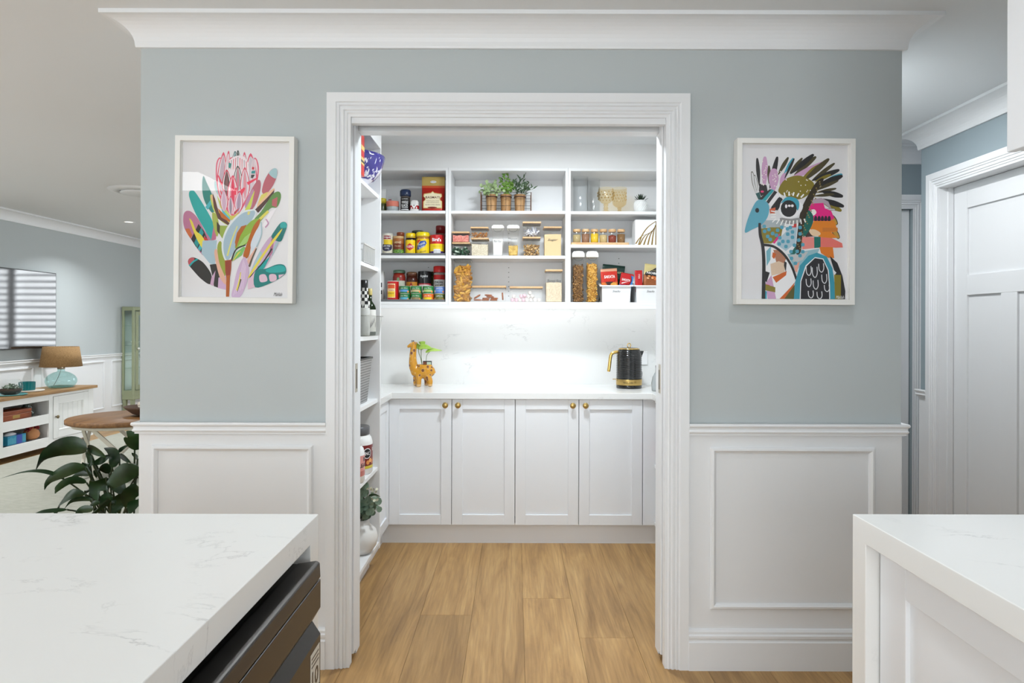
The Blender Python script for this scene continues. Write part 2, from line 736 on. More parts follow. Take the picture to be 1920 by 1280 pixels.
# floor of oak planks running away from the camera
fl = MB().col(70, 50, 30).box(-5.3, 3.5, -3.6, 10.2, -0.08, -0.006).build('floor', mat('subfloor', C(70, 50, 30), 0.9))
struct(fl)
pw, pl = 0.2305, 1.83
pitch0 = 0.040
known = {-2: 2.947, 0: 3.13, 1: 2.735, -1: 4.05, -3: 4.15, 2: 4.10, -4: 4.0, 3: 4.18}
for ci in range(-23, 15):
    xa = pitch0 + ci * pw
    if xa > 3.3 or xa + pw < -5.2:
        continue
    off = known.get(ci, -3.6 + ((ci * 0.617) % 1.0) * pl)
    while off > -3.5:
        off -= pl
    y = off
    far = 10.0 if xa < -1.3 else 4.6
    while y < far:
        a, b_ = max(y, -3.5), min(y + pl, far)
        if b_ - a > 0.02:
            p = MB()
            cy = (a + b_) / 2
            hx, hy = pw / 2 - 0.00055, (b_ - a) / 2 - 0.0005
            p.box(-hx, hx, -hy, hy, -0.006, 0.0)
            o = p.build('plank', M_OAK, fl, recalc=False)
            o.location = (xa + pw / 2, cy, 0)
        y += pl

# ceiling
ce = struct(MB().box(-5.3, 3.5, -3.6, 10.2, H, H + 0.1).build('ceiling', M_CEIL))

# wall with the pantry opening, in two skins around the sliding door pocket
m = MB()
for (y0, y1) in ((YW, 2.531), (2.602, 2.66)):
    m.box(XL, OL - 0.02, y0, y1, 0, H)
    m.box(OR + 0.02, XR, y0, y1, 0, H)
    m.box(OL - 0.02, OR + 0.02, y0, y1, 2.10, H)
m.box(XL, XL + 0.02, 2.531, 2.602, 0, H)
m.box(XR - 0.02, XR, 2.531, 2.602, 0, H)
m.box(OL - 0.02, OR + 0.02, 2.531, 2.602, 2.14, H)
wf = struct(m.build('wall_front', M_BLUE))
for (x0, x1) in ((XL, -0.714), (0.66, XR)):
    MB().box(x0, x1, YW - 0.006, YW, 0, 0.90).build('wainscot_board', M_WHITE, wf)

mould = [(-.011, 0), (-.011, .005), (-.006, .012), (.001, .013), (.006, .008), (.011, .004), (.011, 0)]


def panel_mould(x0, x1, z0, z1, fn, parent):
    return MB().sweep([(x0, z0), (x0, z1), (x1, z1), (x1, z0)], mould, fn, True).build('panel_moulding', M_WHITE, parent)


fnf = lambda a, b, h: (a, YW - 0.006 - h, b)
panel_mould(-1.366, -0.777, 0.238, 0.832, fnf, wf)
panel_mould(0.753, 1.355, 0.238, 0.830, fnf, wf)

# jamb linings and pelmet of the pocket doors
for k, (x0, x1) in enumerate(((OL - 0.022, OL), (OR, OR + 0.022))):
    MB().box(x0, x1, YW, 2.531, 0, 2.098).build('jamb_lining', M_WHITE, wf, 0.0015)
    MB().box(x0, x1, 2.602, 2.662, 0, 2.098).build('jamb_lining', M_WHITE, wf, 0.0015)
MB().box(OL, OR, YW, 2.531, 2.0675, 2.10).build('head_lining', M_WHITE, wf, 0.0015)
MB().box(OL, OR, 2.602, 2.662, 2.0675, 2.10).build('head_lining', M_WHITE, wf, 0.0015)

casing = [(0, 0), (0, .022), (.034, .022), (.0375, .0165), (.046, .019), (.049, .013), (.058, .0165), (.0625, .0165),
          (.066, .011), (.074, .0135), (.0775, .009), (.088, .009), (.088, 0)]
t1 = MB().sweep([(-0.7145, 0), (-0.7145, 2.178), (0.6590, 2.178), (0.6590, 0)], casing, lambda a, b, h: (a, YW - h, b)).build('trim_1', M_WHITE)
struct(t1)

# pocket door leaves, only their edges show
for i, (x0, x1, xe, sg) in enumerate(((-1.39, -0.621, -0.621, 1), (0.5655, 1.34, 0.5655, -1))):
    d = struct(MB().box(x0, x1, 2.540, 2.594, 0.027, 2.12).build('door_%d' % (i + 1), M_WHITE, None, 0.003))
    MB().box(xe - 0.001 * sg, xe + 0.002 * sg, 2.552, 2.582, 1.038, 1.150).build('latch_plate', M_NICKEL, d)
    MB().box(xe, xe + 0.0026 * sg, 2.562, 2.572, 1.052, 1.128).build('latch_slot', mat('dark_slot', C(48, 38, 30), 0.6), d)

cornice = [(0, 2.349), (.013, 2.349), (.015, 2.357)] + \
    [(.1 - .085 * math.cos(R(a)), 2.357 + .083 * math.sin(R(a))) for a in (10, 20, 30, 40, 50, 60, 70, 80, 90)] + [(.100, H), (0, H)]
rail = [(0, .930), (.019, .930), (.0215, .924), (.020, .919), (.014, .914), (.014, .907), (.018, .901), (.016, .896), (.011, .893), (.011, .887), (0, .885)]
skirt = [(0, 0), (.019, 0), (.019, .106), (.013, .110), (.013, .116), (.0175, .121), (.0175, .130), (.012, .135), (.012, .143), (.007, .150), (0, .153)]

struct(MB().sweep([(XL, 4.6), (XL, YW), (XR, YW), (XR, 4.25)], cornice).build('trim_2', M_WHITE))
struct(MB().sweep([(XL, 4.6), (XL, YW - .006), (-0.7145, YW - .006)], rail).build('trim_3', M_WHITE))
struct(MB().sweep([(0.659, YW - .006), (XR, YW - .006), (XR, 4.25)], rail).build('trim_4', M_WHITE))
struct(MB().sweep([(XL, 4.6), (XL, YW - .006), (-0.7145, YW - .006)], skirt).build('baseboard_front', M_WHITE))
struct(MB().sweep([(0.659, YW - .006), (XR, YW - .006), (XR, 4.25)], skirt).build('baseboard_hall', M_WHITE))

# pantry shell
wpl = struct(MB().box(XL, -1.2, 2.66, 4.6, 0, H).build('wall_pantry_outer_left', M_BLUE))
struct(MB().box(-1.2, -1.06, 2.66, 4.6, 0, H).build('wall_pantry_left', M_WALLWHITE))
struct(MB().box(1.14, 1.26, 2.66, 4.6, 0, H).build('wall_pantry_right', M_WALLWHITE))
struct(MB().box(1.26, XR, 2.66, 4.6, 0, H).build('wall_pantry_outer_right', M_BLUE))
struct(MB().box(-1.06, 1.14, 4.475, 4.6, 0, H).build('wall_pantry_back', M_WALLWHITE))
struct(MB().box(-1.2, 1.26, 2.66, 2.668, 2.10, H).build('wall_pantry_front', M_WALLWHITE))

# living room: side wall, end wall
m = MB()
m.box(XLIV - 0.1, XLIV, -3.5, 0.35, 0, H)
m.box(XLIV - 0.1, XLIV, 2.85, 10.1, 0, H)
m.box(XLIV - 0.1, XLIV, 0.35, 2.85, 0, 0.75)
m.box(XLIV - 0.1, XLIV, 0.35, 2.85, 2.15, H)
wl = struct(m.build('wall_left', M_BLUE))
MB().box(XLIV, XLIV + 0.006, 2.9, 10, 0, 0.90).build('wainscot_board', M_WHITE, wl)
fnl = lambda a, b, h: (XLIV + 0.006 + h, a, b)
for (a, b_) in ((3.3, 4.5), (4.62, 5.82), (5.94, 7.02), (7.17, 8.24), (8.4, 9.3)):
    panel_mould(a, b_, 0.25, 0.83, fnl, wl)
WX0, WX1, WZ0, WZ1 = -3.46, -1.58, 0.80, 2.26
m = MB()
m.box(XLIV, WX0, YFAR, YFAR + 0.1, 0, H)
m.box(WX1, 3.4, YFAR, YFAR + 0.1, 0, H)
m.box(WX0, WX1, YFAR, YFAR + 0.1, 0, WZ0)
m.box(WX0, WX1, YFAR, YFAR + 0.1, WZ1, H)
wfar = struct(m.build('wall_back', M_BLUE))
MB().box(XLIV, 3.4, YFAR - 0.006, YFAR, 0, 0.84).build('wainscot_board', M_WHITE, wfar)
struct(MB().sweep([(XLIV, -3.4), (XLIV, YFAR), (3.3, YFAR)], cornice).build('trim_5', M_WHITE))
struct(MB().sweep([(XLIV + .006, 2.9), (XLIV + .006, YFAR - .006), (3.3, YFAR - .006)], [(a, z - 0.006) for a, z in rail]).build('trim_6', M_WHITE))
struct(MB().sweep([(XLIV + .006, 2.9), (XLIV + .006, YFAR - .006), (3.3, YFAR - .006)], skirt).build('baseboard_left', M_WHITE))

# window with plantation shutters at the end of the living room (it shows mirrored in the television)
wn = MB()
fr = [(0, -0.02), (0, 0.03), (.05, 0.03), (.05, -0.02)]
wn.sweep([(WX0, WZ0), (WX0, WZ1), (WX1, WZ1), (WX1, WZ0)], fr, lambda a, b, h: (a, YFAR - h, b), True)
win = struct(wn.build('window_1', M_WHITE))
MB().box(WX0, WX1, YFAR + 0.085, YFAR + 0.095, WZ0, WZ1).build('pane', mat('bright_daylit_pane', (1, 1, 1), 0.3, emis=(0.93, 0.97, 1.0), estr=6.5), win)
nsh = 2
sw = (WX1 - WX0 - 0.10) / nsh
for i in range(nsh):
    xa = WX0 + 0.05 + i * sw
    sh = MB()
    for (x0, x1) in ((xa + .003, xa + .055), (xa + sw - .055, xa + sw - .003)):
        sh.box(x0, x1, YFAR - 0.005, YFAR + 0.025, WZ0 + .05, WZ1 - .05)
    sh.box(xa + .055, xa + sw - .055, YFAR - 0.005, YFAR + 0.025, WZ0 + .05, WZ0 + .13)
    sh.box(xa + .055, xa + sw - .055, YFAR - 0.005, YFAR + 0.025, WZ1 - .13, WZ1 - .05)
    so = sh.build('shutter_panel', M_WHITE, win)
    z = WZ0 + 0.17
    while z < WZ1 - 0.14:
        lo = MB().prism([(-.045, -.002), (0, -.006), (.045, -.002), (.045, .002), (0, .006), (-.045, .002)],
                        lambda a, b, h: (h, a, b), xa + .058, xa + sw - .058).build('louvre', M_WHITE, so)
        lo.location = (0, YFAR + 0.02, z)
        lo.rotation_euler = (R(28), 0, 0)
        z += 0.098

# right living room wall, with a window added unseen to light the television wall
m = MB()
m.box(3.3, 3.4, 4.3, 5.85, 0, H)
m.box(3.3, 3.4, 8.55, 10.1, 0, H)
m.box(3.3, 3.4, 5.85, 8.55, 0, 0.75)
m.box(3.3, 3.4, 5.85, 8.55, 2.15, H)
struct(m.build('wall_living_right', M_BLUE))
m = MB()
m.sweep([(5.85, 0.75), (5.85, 2.15), (8.55, 2.15), (8.55, 0.75)], [(-.06, 0), (-.06, .02), (.03, .02), (.03, -.06), (0, -.06), (0, 0)], lambda a, b, h: (3.3 - h, a, b), True)
m.box(3.31, 3.35, 7.18, 7.22, 0.75, 2.15)
w4 = struct(m.build('window_added', M_WHITE))
MB().box(3.385, 3.39, 5.85, 8.55, 0.75, 2.15).build('pane', M_PANE, w4)

# side window, patio doors and skylight behind the camera
m = MB()
m.sweep([(0.35, 0.75), (0.35, 2.15), (2.85, 2.15), (2.85, 0.75)], [(-.06, 0), (-.06, .02), (.03, .02), (.03, -.06), (0, -.06), (0, 0)], lambda a, b, h: (XLIV + h, a, b), True)
m.box(XLIV - .05, XLIV - .01, 1.58, 1.62, 0.75, 2.15)
w2 = struct(m.build('window_2', M_WHITE))
MB().box(XLIV - .09, XLIV - .085, 0.35, 2.85, 0.75, 2.15).build('pane', M_PANE, w2)
m = MB()
m.box(XLIV, -2.6, -3.6, -3.5, 0, H)
m.box(1.05, 3.4, -3.6, -3.5, 0, H)
m.box(-2.6, 1.05, -3.6, -3.5, 2.3, H)
wb = struct(m.build('wall_rear', M_BLUE))
m = MB()
for x in (-2.6, -1.4, -0.2, 1.0):
    m.box(x, x + .05, -3.53, -3.47, 0, 2.3)
m.box(-2.6, 1.05, -3.53, -3.47, 2.25, 2.3)
m.box(-2.6, 1.05, -3.53, -3.47, 0, 0.06)
d4 = struct(m.build('door_4', M_WHITE))
MB().box(-2.6, 1.05, -3.57, -3.56, 0, 2.3).build('pane', M_PANE, d4)
m = MB()
m.sweep([(-3.78, -0.69), (-3.78, 0.01), (-2.38, 0.01), (-2.38, -0.69)], [(-.03, H - .012), (-.03, H - .001), (.0, H - .001), (.0, H - .012)], None, True)
w3 = struct(m.build('window_3', M_WHITE))
MB().box(-3.78, -2.38, -0.69, 0.01, H - .008, H - .003).build('pane', mat('skylight_pane', (1, 1, 1), 0.3, emis=(0.95, 0.98, 1.0), estr=7.5), w3)

# kitchen side wall and the hall behind the right-hand bench
struct(MB().box(1.40, 1.52, -3.5, 1.40, 0, H).build('wall_kitchen', M_BLUE))
struct(MB().box(1.52, 2.53, 0.80, 0.92, 0, H).build('wall_hall_near', M_BLUE))
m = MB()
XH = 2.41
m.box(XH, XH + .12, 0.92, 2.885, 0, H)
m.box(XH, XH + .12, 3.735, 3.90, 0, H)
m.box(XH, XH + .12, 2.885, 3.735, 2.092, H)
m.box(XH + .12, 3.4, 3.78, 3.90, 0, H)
wr = struct(m.build('wall_right', M_BLUEDIM))
MB().box(XH - .006, XH, 3.82, 3.906, 0, 0.9).build('wainscot_board', M_WHITE, wr)
MB().box(XH - .006, XH, 0.92, 2.80, 0, 0.9).build('wainscot_board', M_WHITE, wr)
struct(MB().sweep([(3.4, 3.90), (XH, 3.90), (XH, 0.92)], cornice).build('trim_7', M_WHITE))
struct(MB().sweep([(3.4, 3.90), (XH - .006, 3.90), (XH - .006, 3.823)], rail).build('trim_8', M_WHITE))
t9 = MB().sweep([(2.797, 0), (2.797, 2.178), (3.823, 2.178), (3.823, 0)], casing, lambda a, b, h: (XH - h, a, b)).build('trim_9', M_WHITE)
struct(t9)
# door lining with stop
m = MB()
for (y0, y1) in ((3.7335, 3.7349), (2.8851, 2.887)):
    m.box(XH, XH + .12, y0, y1, 0, 2.0905)
m.box(XH, XH + .12, 2.887, 3.7335, 2.0895, 2.0915)
m.box(XH + .045, XH + .075, 3.723, 3.7335, 0, 2.0895)
m.box(XH + .045, XH + .075, 2.887, 2.897, 0, 2.0895)
struct(m.build('trim_10', M_WHITE))
# panelled hall door
dx0, dx1 = XH + .078, XH + .116
m = MB()
ya, yb = 2.888, 3.732
m.box(dx0, dx1, ya, ya + .115, 0.01, 2.088)
m.box(dx0, dx1, yb - .115, yb, 0.01, 2.088)
m.box(dx0, dx1, ya + .115, yb - .115, 1.955, 2.088)
m.box(dx0, dx1, ya + .115, yb - .115, 1.475, 1.585)
m.box(dx0, dx1, ya + .115, yb - .115, 0.01, 0.20)
m.box(dx0, dx1, 3.255, 3.365, 0.20, 1.475)
d3 = struct(m.build('door_3', M_WHITE, None, 0.002))
MB().box(dx0 + .012, dx1 - .01, ya + .10, yb - .10, 0.1, 2.0).build('door_panel', M_WHITE, d3)

# end wall of the hall with a second door
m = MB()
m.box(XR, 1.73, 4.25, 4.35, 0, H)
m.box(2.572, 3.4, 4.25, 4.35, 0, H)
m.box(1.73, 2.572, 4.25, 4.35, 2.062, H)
struct(m.build('wall_hall', M_BLUEDIM))
struct(MB().sweep([(XR, 4.25), (3.4, 4.25)], cornice).build('trim_11', M_WHITE))
struct(MB().sweep([(1.642, 0), (1.642, 2.150), (2.660, 2.150), (2.660, 0)], casing, lambda a, b, h: (a, 4.25 - h, b)).build('trim_12', M_WHITE))
m = MB()
m.box(1.735, 1.85, 4.28, 4.318, 0.01, 2.06)
m.box(2.452, 2.567, 4.28, 4.318, 0.01, 2.06)
m.box(1.85, 2.452, 4.28, 4.318, 1.94, 2.06)
m.box(1.85, 2.452, 4.28, 4.318, 1.46, 1.57)
m.box(1.85, 2.452, 4.28, 4.318, 0.01, 0.2)
d5 = struct(m.build('door_5', M_WHITE, None, 0.002))
MB().box(1.84, 2.46, 4.292, 4.31, 0.1, 2.0).build('door_panel', M_WHITE, d5)


# ================================================================== PANTRY JOINERY
def shaker(name, wd, hg, parent, th=0.02, st=0.062, rl=0.060, rec=0.009, m_=None):
    """door front at y=0 facing -y, x 0..wd, z 0..hg"""
    b = MB()
    b.box(0, st, 0, th, 0, hg)
    b.box(wd - st, wd, 0, th, 0, hg)
    b.box(st, wd - st, 0, th, 0, rl)
    b.box(st, wd - st, 0, th, hg - rl, hg)
    b.box(st - .002, wd - st + .002, rec, th, rl - .002, hg - rl + .002)
    return b.build(name, m_ or M_CAB, parent, 0.0015)


def knob(parent, x, z, m_=M_BRASS):
    b = MB()
    prof = [(.0065, 0), (.0065, .016), (.016, .017), (.0172, .019), (.0172, .026), (.0158, .0275), (0.0001, .0275)]
    for k in range(len(prof) - 1):
        pass
    o = len(b.v)
    n = 24
    b.lathe(prof, n)
    b.v = [(p[0] + x, -p[2], p[1] + z) for p in b.v]
    return b.build('knob', m_, parent)


YD = 3.889          # cabinet door faces
kd = YD / F
dxs = [PX(729.7, YD), PX(847.7, YD), PX(966.5, YD), PX(1086, YD), PX(1205.7, YD)]
zd0, zd1 = PZ(984, YD), PZ(748.5, YD)
for i in range(2):
    x0, x1, xm = dxs[2 * i], dxs[2 * i + 2], dxs[2 * i + 1]
    t = thing('base_cabinet', ['white shaker base cabinet below the giraffe planter, against the tall shelf unit',
                               'white shaker base cabinet standing below the black kettle'][i], 'cabinet', ((x0 + x1) / 2, 4.18, 0))
    cx = (x0 + x1) / 2
    MB().box(x0 - cx + .002, x1 - cx - .002, YD + .021 - 4.18, 4.47 - 4.18, zd0, zd1 + .002).build('carcass', mat('carcass_dark_edge', C(70, 70, 70), 0.7), t)
    for j in range(2):
        a, b_ = (x0, xm) if j == 0 else (xm, x1)
        d = shaker('door', b_ - a - .0032, zd1 - zd0, t)
        d.location = (a - cx + .0016, YD - 4.18, zd0)
        kx = (b_ - a - .0032) - .036 if j == 0 else .036
        knob(d, kx, zd1 - zd0 - .034)

# corner cabinets of the two returns
t = thing('corner_cabinet', 'narrow white return cabinet between tall shelf unit and back cabinets', 'cabinet', (-0.9, 3.9, 0))
MB().box(-1.055 + .9, -0.765 + .9, 3.552 - 3.9, 4.47 - 3.9, zd0, zd1 + .002).build('carcass', M_CAB, t)
d = shaker('door', 0.335, zd1 - zd0, t)
d.location = (-0.745 + .9, 3.553 - 3.9, zd0)
d.rotation_euler = (0, 0, R(90))
t = thing('corner_cabinet', 'white return cabinet with an open bay for the red sauce bottle', 'cabinet', (0.97, 3.4, 0))
m = MB()
m.box(dxs[4] + .002 - .97, 1.138 - .97, YD + .004 - 3.4, 4.47 - 3.4, zd0, zd1 + .002)
m.box(0.828 - .97, 1.138 - .97, 2.68 - 3.4, YD + .003 - 3.4, zd1 - .016, zd1 + .002)
m.box(0.828 - .97, 1.138 - .97, 2.68 - 3.4, YD + .003 - 3.4, 0.46, 0.478)
m.box(0.828 - .97, 1.138 - .97, 2.68 - 3.4, YD + .003 - 3.4, 0.12, 0.138)
m.box(1.12 - .97, 1.138 - .97, 2.68 - 3.4, YD + .003 - 3.4, 0.12, zd1)
m.box(0.828 - .97, 1.138 - .97, 2.68 - 3.4, 2.70 - 3.4, 0.0, zd1)
m.build('carcass', M_CAB, t)
struct(MB().sweep([(-0.79, 3.552), (-0.79, 3.925), (0.86, 3.925), (0.86, 2.70)], [(0, 0), (0, zd0 - .001), (-.016, zd0 - .001), (-.016, 0)]).build('kickboard_pantry', M_CAB))  # kickboards of the pantry cabinets, joined into one U-shaped board

# worktop, U shaped, 38 mm edge
Zt = 0.902
wt = MB()
poly = [(-1.06, 3.549), (-0.728, 3.549), (-0.728, 3.872), (0.808, 3.872), (0.808, 2.68), (1.138, 2.68), (1.138, 4.474), (-1.06, 4.474)]
wt.prism(poly, lambda a, b, h: (a, b, h), Zt - .037, Zt)
tag(wt.build('worktop', M_QUARTZ, None, 0.002), 'white quartz worktop running around three sides of the pantry', 'worktop')
sp = MB().box(-1.058, 1.138, 4.458, 4.4745, Zt, 1.432).build('splashback', M_QUARTZ)
tag(sp, 'pale veined stone splashback lit by the shelf light', 'splashback')

# wall shelf unit above the worktop
YS = 4.175
ks = YS / F
zs = lambda v: PZ(v, YS)
su = thing('wall_shelf_unit', 'white open wall shelves with three bays of food above the worktop', 'shelf', (0.04, 4.3, 1.42))
ox, oy, oz = 0.04, 4.3, 1.42


def sbox(name, x0, x1, y0, y1, z0, z1, parent, m_=M_MELA, bev=0.0008):
    return MB().box(x0 - ox, x1 - ox, y0 - oy, y1 - oy, z0 - oz, z1 - oz).build(name, m_, parent, bev)


xd = [(-1.058, -1.042), (PX(835, YS), PX(840, YS) - .0005), (PX(840, YS) + .0005, PX(845, YS)), (PX(1059.5, YS), PX(1064.5, YS) - .0005),
      (PX(1064.5, YS) + .0005, PX(1069.5, YS)), (1.122, 1.138)]
zb, ztp = zs(566), zs(320)
for (a, b_) in xd:
    sbox('upright', a, b_, YS, 4.457, zb - .018, ztp + .018, su)
bays = [(xd[0][1], xd[1][0]), (xd[2][1], xd[3][0]), (xd[4][1], xd[5][0])]
lev = [[395, 479], [395, 479], [395.3, 458]]
SH = {}
for bi, (a, b_) in enumerate(bays):
    sbox('bottom_board', a, b_, YS, 4.457, zb - .018, zb, su)
    sbox('top_board', a, b_, YS, 4.457, ztp, ztp + .018, su)
    sbox('back_panel', a, b_, 4.451, 4.457, zb, ztp, su)
    SH[(bi, 2)] = zb
    for li, v in enumerate(lev[bi]):
        z1 = zs(v)
        so = sbox('shelf_board', a + .001, b_ - .001, YS + .004, 4.450, z1 - .018, z1, su)
        SH[(bi, li)] = z1
        for sx in (a + .004, b_ - .004):
            MB().cyl((sx - ox, YS + .04 - oy, z1 - .022 - oz), (sx - ox, YS + .04 - oy, z1 - .0185 - oz), .004, 8).build('shelf_pin', M_MELA, so)
sbox('light_valance', -1.042, 1.122, YS, YS + .016, zb - .042, zb - .0185, su)
st = sbox('led_strip', -1.0, 1.08, YS + .175, YS + .190, zb - .028, zb - .0185, su, M_LED, 0)
# pin holes down the middle of the back panels
for bi, (a, b_) in enumerate(bays):
    xm = [PX(803, 4.45), PX(953.5, 4.45), PX(1160, 4.45)][bi]
    for z in [zb + .05 + .032 * q for q in range(9)] + [SH[(bi, 1)] + .05 + .032 * q for q in range(6)]:
        if z < ztp - .35 and abs(z - SH[(bi, 1)]) > .04:
            MB().cyl((xm - ox, 4.4505 - oy, z - oz), (xm - ox, 4.4495 - oy, z - oz), .0028, 8).build('pin_hole', M_DARKGAP, su)

# boxed-in bulkhead above it
struct(MB().box(-1.06, 1.14, YS + .002, 4.475, ztp + .0185, H).build('trim_13', M_WALLWHITE))

# tall open shelf unit on the left return
XF = -0.726
tu = thing('tall_shelf_unit', 'tall white open shelf unit holding the blue bowl, bottles and tubs', 'shelf', (-0.9, 3.1, 0))
ox, oy, oz = -0.9, 3.1, 0
sbox('end_panel', -1.058, XF, 3.529, 3.547, 0.10, H - .002, tu)
sbox('end_panel', -1.058, XF, 2.672, 2.690, 0.10, H - .002, tu)
sbox('back_panel', -1.058, -1.052, 2.69, 3.529, 0.12, 2.27, tu)
sbox('fascia_board', XF - .016, XF, 2.69, 3.529, 2.246, H - .002, tu)
sbox('top_board', -1.052, XF - .016, 2.69, 3.529, 2.246, 2.264, tu)
TS = [2.000, 1.607, 1.243, 0.905, 0.537, 0.137]
for i, z in enumerate(TS):
    so = sbox('shelf_board', -1.052, XF - (.012 if i < 5 else 0.002), 2.69, 3.529, z - .020, z, tu)
    if i < 4:
        MB().cyl((XF - .10 - ox, 3.527 - oy, z - .026), (XF - .10 - ox, 3.519 - oy, z - .026), .006, 8).build('shelf_pin', M_MELA, so)
for z in [1.98 - .04 * (q + 2) for q in range(8)] + [1.567 - .033 * (q + 1) for q in range(4)] + [1.20 - .033 * (q + 1) for q in range(3)]:
    MB().cyl((XF - .155 - ox, 3.530 - oy, z), (XF - .155 - ox, 3.5283 - oy, z), .003, 8).build('pin_hole', M_DARKGAP, tu)
sbox('kickboard', -1.05, -0.78, 2.69, 3.529, 0, 0.118, tu)

# ================================================================== KITCHEN BENCHES
isl = thing('kitchen_island', 'white cupboards of the island beside the dark dishwasher', 'cabinet', (-0.93, -0.1, 0))
ox, oy, oz = -0.93, -0.1, 0
sbox('carcass', -1.40, -0.46, -1.5, 0.70, 0.1, 0.849, isl, M_CAB)
sbox('carcass', -1.40, -1.02, 0.70, 1.322, 0.1, 0.849, isl, M_CAB)
sbox('kickboard', -1.36, -0.5, -1.45, 0.70, 0, 0.1, isl, M_CAB)
for q in range(4):
    d = shaker('drawer_front', 0.54, 0.72, isl)
    d.location = (-0.44 - ox, -1.49 + .545 * q - oy, 0.12)
    d.rotation_euler = (0, 0, R(90))
XI = -0.413
m = MB()
m.prism([(-1.5, Zt), (1.383, Zt), (1.383, 0.0), (1.330, 0.0), (1.330, Zt - .048), (-1.5, Zt - .048)], lambda a, b, h: (h, a, b), -1.46, XI)
tag(m.build('stone_benchtop', M_QUARTZ, None, 0.0015), 'white veined stone island slab with waterfall end over the dark dishwasher', 'worktop')

bn = thing('kitchen_bench', 'white shaker bench cabinet below the overhead cupboard', 'cabinet', (1.07, -0.1, 0))
ox, oy, oz = 1.07, -0.1, 0
sbox('carcass', 0.765, 1.395, -1.5, 1.335, 0.1, 0.850, bn, M_CAB)
for q in range(4):
    d = shaker('end_panel' if q == 3 else 'door', 0.70, 0.795, bn, th=.018, st=.088, rl=.068)
    d.location = (0.745 - ox, 1.338 - .705 * (3 - q) - oy, 0.052)
    d.rotation_euler = (0, 0, R(-90))
sbox('kickboard', 0.80, 1.39, -1.5, 1.33, 0, 0.1, bn, M_CAB)
m = MB()
m.prism([(-1.5, Zt), (1.395, Zt), (1.395, 0.0), (1.343, 0.0), (1.343, Zt - .048), (-1.5, Zt - .048)], lambda a, b, h: (h, a, b), 0.718, 1.399)
tag(m.build('stone_benchtop', M_QUARTZ, None, 0.0015), 'white veined stone slab with waterfall end over the white shaker panel', 'worktop')

oc = thing('overhead_cabinet', 'white overhead cupboard hanging above the shaker bench', 'cabinet', (1.22, 0.3, 1.67))
ox, oy, oz = 1.22, 0.3, 1.67
sbox('carcass', 1.068, 1.398, -1.2, 1.400, 1.675, H - .001, oc, M_CAB)
for q in range(4):
    d = shaker('door', 0.645, H - 1.68 - .002, oc, st=.06)
    d.location = (1.047 - ox, 1.400 - .65 * q - oy, 1.672 - oz)
    d.rotation_euler = (0, 0, R(-90))

# dishwasher in the island
dw = thing('dishwasher', 'black stainless dishwasher set into the island below the stone slab', 'dishwasher', (-0.7, 1.0, 0))
fy = lambda a, b, h: (a + .7, h - 1.0, b)
MB().box(-1.01 + .7, -0.43 + .7, 0.705 - 1.0, 1.318 - 1.0, 0.02, 0.82).build('body', M_STEEL, dw)
MB().prism([(-.43, .828), (-.391, .834), (-.385, .830), (-.3835, .801), (-.43, .801)], fy, 0.705, 1.3).build('control_panel', M_STEEL, dw, 0.002)
MB().prism([(-.43, .798), (-.3835, .798), (-.3835, .742), (-.399, .716), (-.43, .716)], fy, 0.705, 1.3).build('handle_rail', M_STEEL, dw, 0.0015)
MB().prism([(-.43, .715), (-.3995, .715), (-.3835, .690), (-.3835, .11), (-.43, .11)], fy, 0.705, 1.3).build('door_panel', M_STEEL, dw, 0.0015)
b = MB().col(205, 204, 196)
b.box(-.3835 + .7, -.3831 + .7, 1.236 - 1, 1.292 - 1, .598, .676)
b.col(30, 30, 30)
for (zz) in (.664, .656, .648):
    b.box(-.3832 + .7, -.3829 + .7, 1.242 - 1, 1.286 - 1, zz, zz + .003)
b.text('10', lambda a, c_: (-.3828 + .7, 0.2645 + a, .624 + c_), .040, .034, 0, 0.02)
b.build('sticker', M_GLOSS, dw)


# ================================================================== CEILING LIGHTS
def downlight(x, y, power, label, r=0.045, spread=130, color=(0.93, 0.97, 1.0)):
    t = thing('downlight', label, 'ceiling light', (x, y, H), 0, 'recessed downlights')
    MB().lathe([(r, -.001), (r + .004, -.006), (r + .016, -.004), (r + .018, -.0005)], 32, caps=False).build('trim_ring', M_WHITE, t)
    MB().lathe([(0.0001, -.0015), (r, -.0015)], 32, caps=False).build('lens', M_LENS, t, recalc=False)
    l = bpy.data.lights.new('downlight_lamp', 'AREA')
    l.shape = 'DISK'
    l.size = r * 1.8
    l.energy = power
    l.color = color
    l.spread = R(spread)
    o = bpy.data.objects.new('downlight_lamp', l)
    o.location = (0, 0, -.008 if r < .08 else -.03)
    o.parent = t
    col.objects.link(o)
    return t


downlight(PX(241, 7.4), 7.4, 18, 'small round downlight in the living room ceiling near the cornice')
downlight(-1.05, 1.80, 1.2, 'round downlight over the island in front of the flower print')
downlight(0.25, 1.1, 4, 'round downlight over the walkway between the benches')
downlight(1.0, 1.80, 2, 'round downlight over the shaker bench in front of the bird print')
downlight(0.18, 3.22, 30, 'round surface light in the pantry ceiling', r=0.14, spread=180, color=(0.86, 0.94, 1.0))
downlight(1.62, 3.2, 16, 'round downlight added out of view in the hall to light the panelled door', spread=180, color=(0.98, 0.99, 1.0))  # added lamp, hidden behind the pantry wall, brightens the hall door
downlight(-4.4, 4.9, 30, 'round downlight added out of view in the living room to light the television wall', spread=160, color=(0.97, 0.985, 1.0))  # added lamp, kept out of frame, brightens the television wall

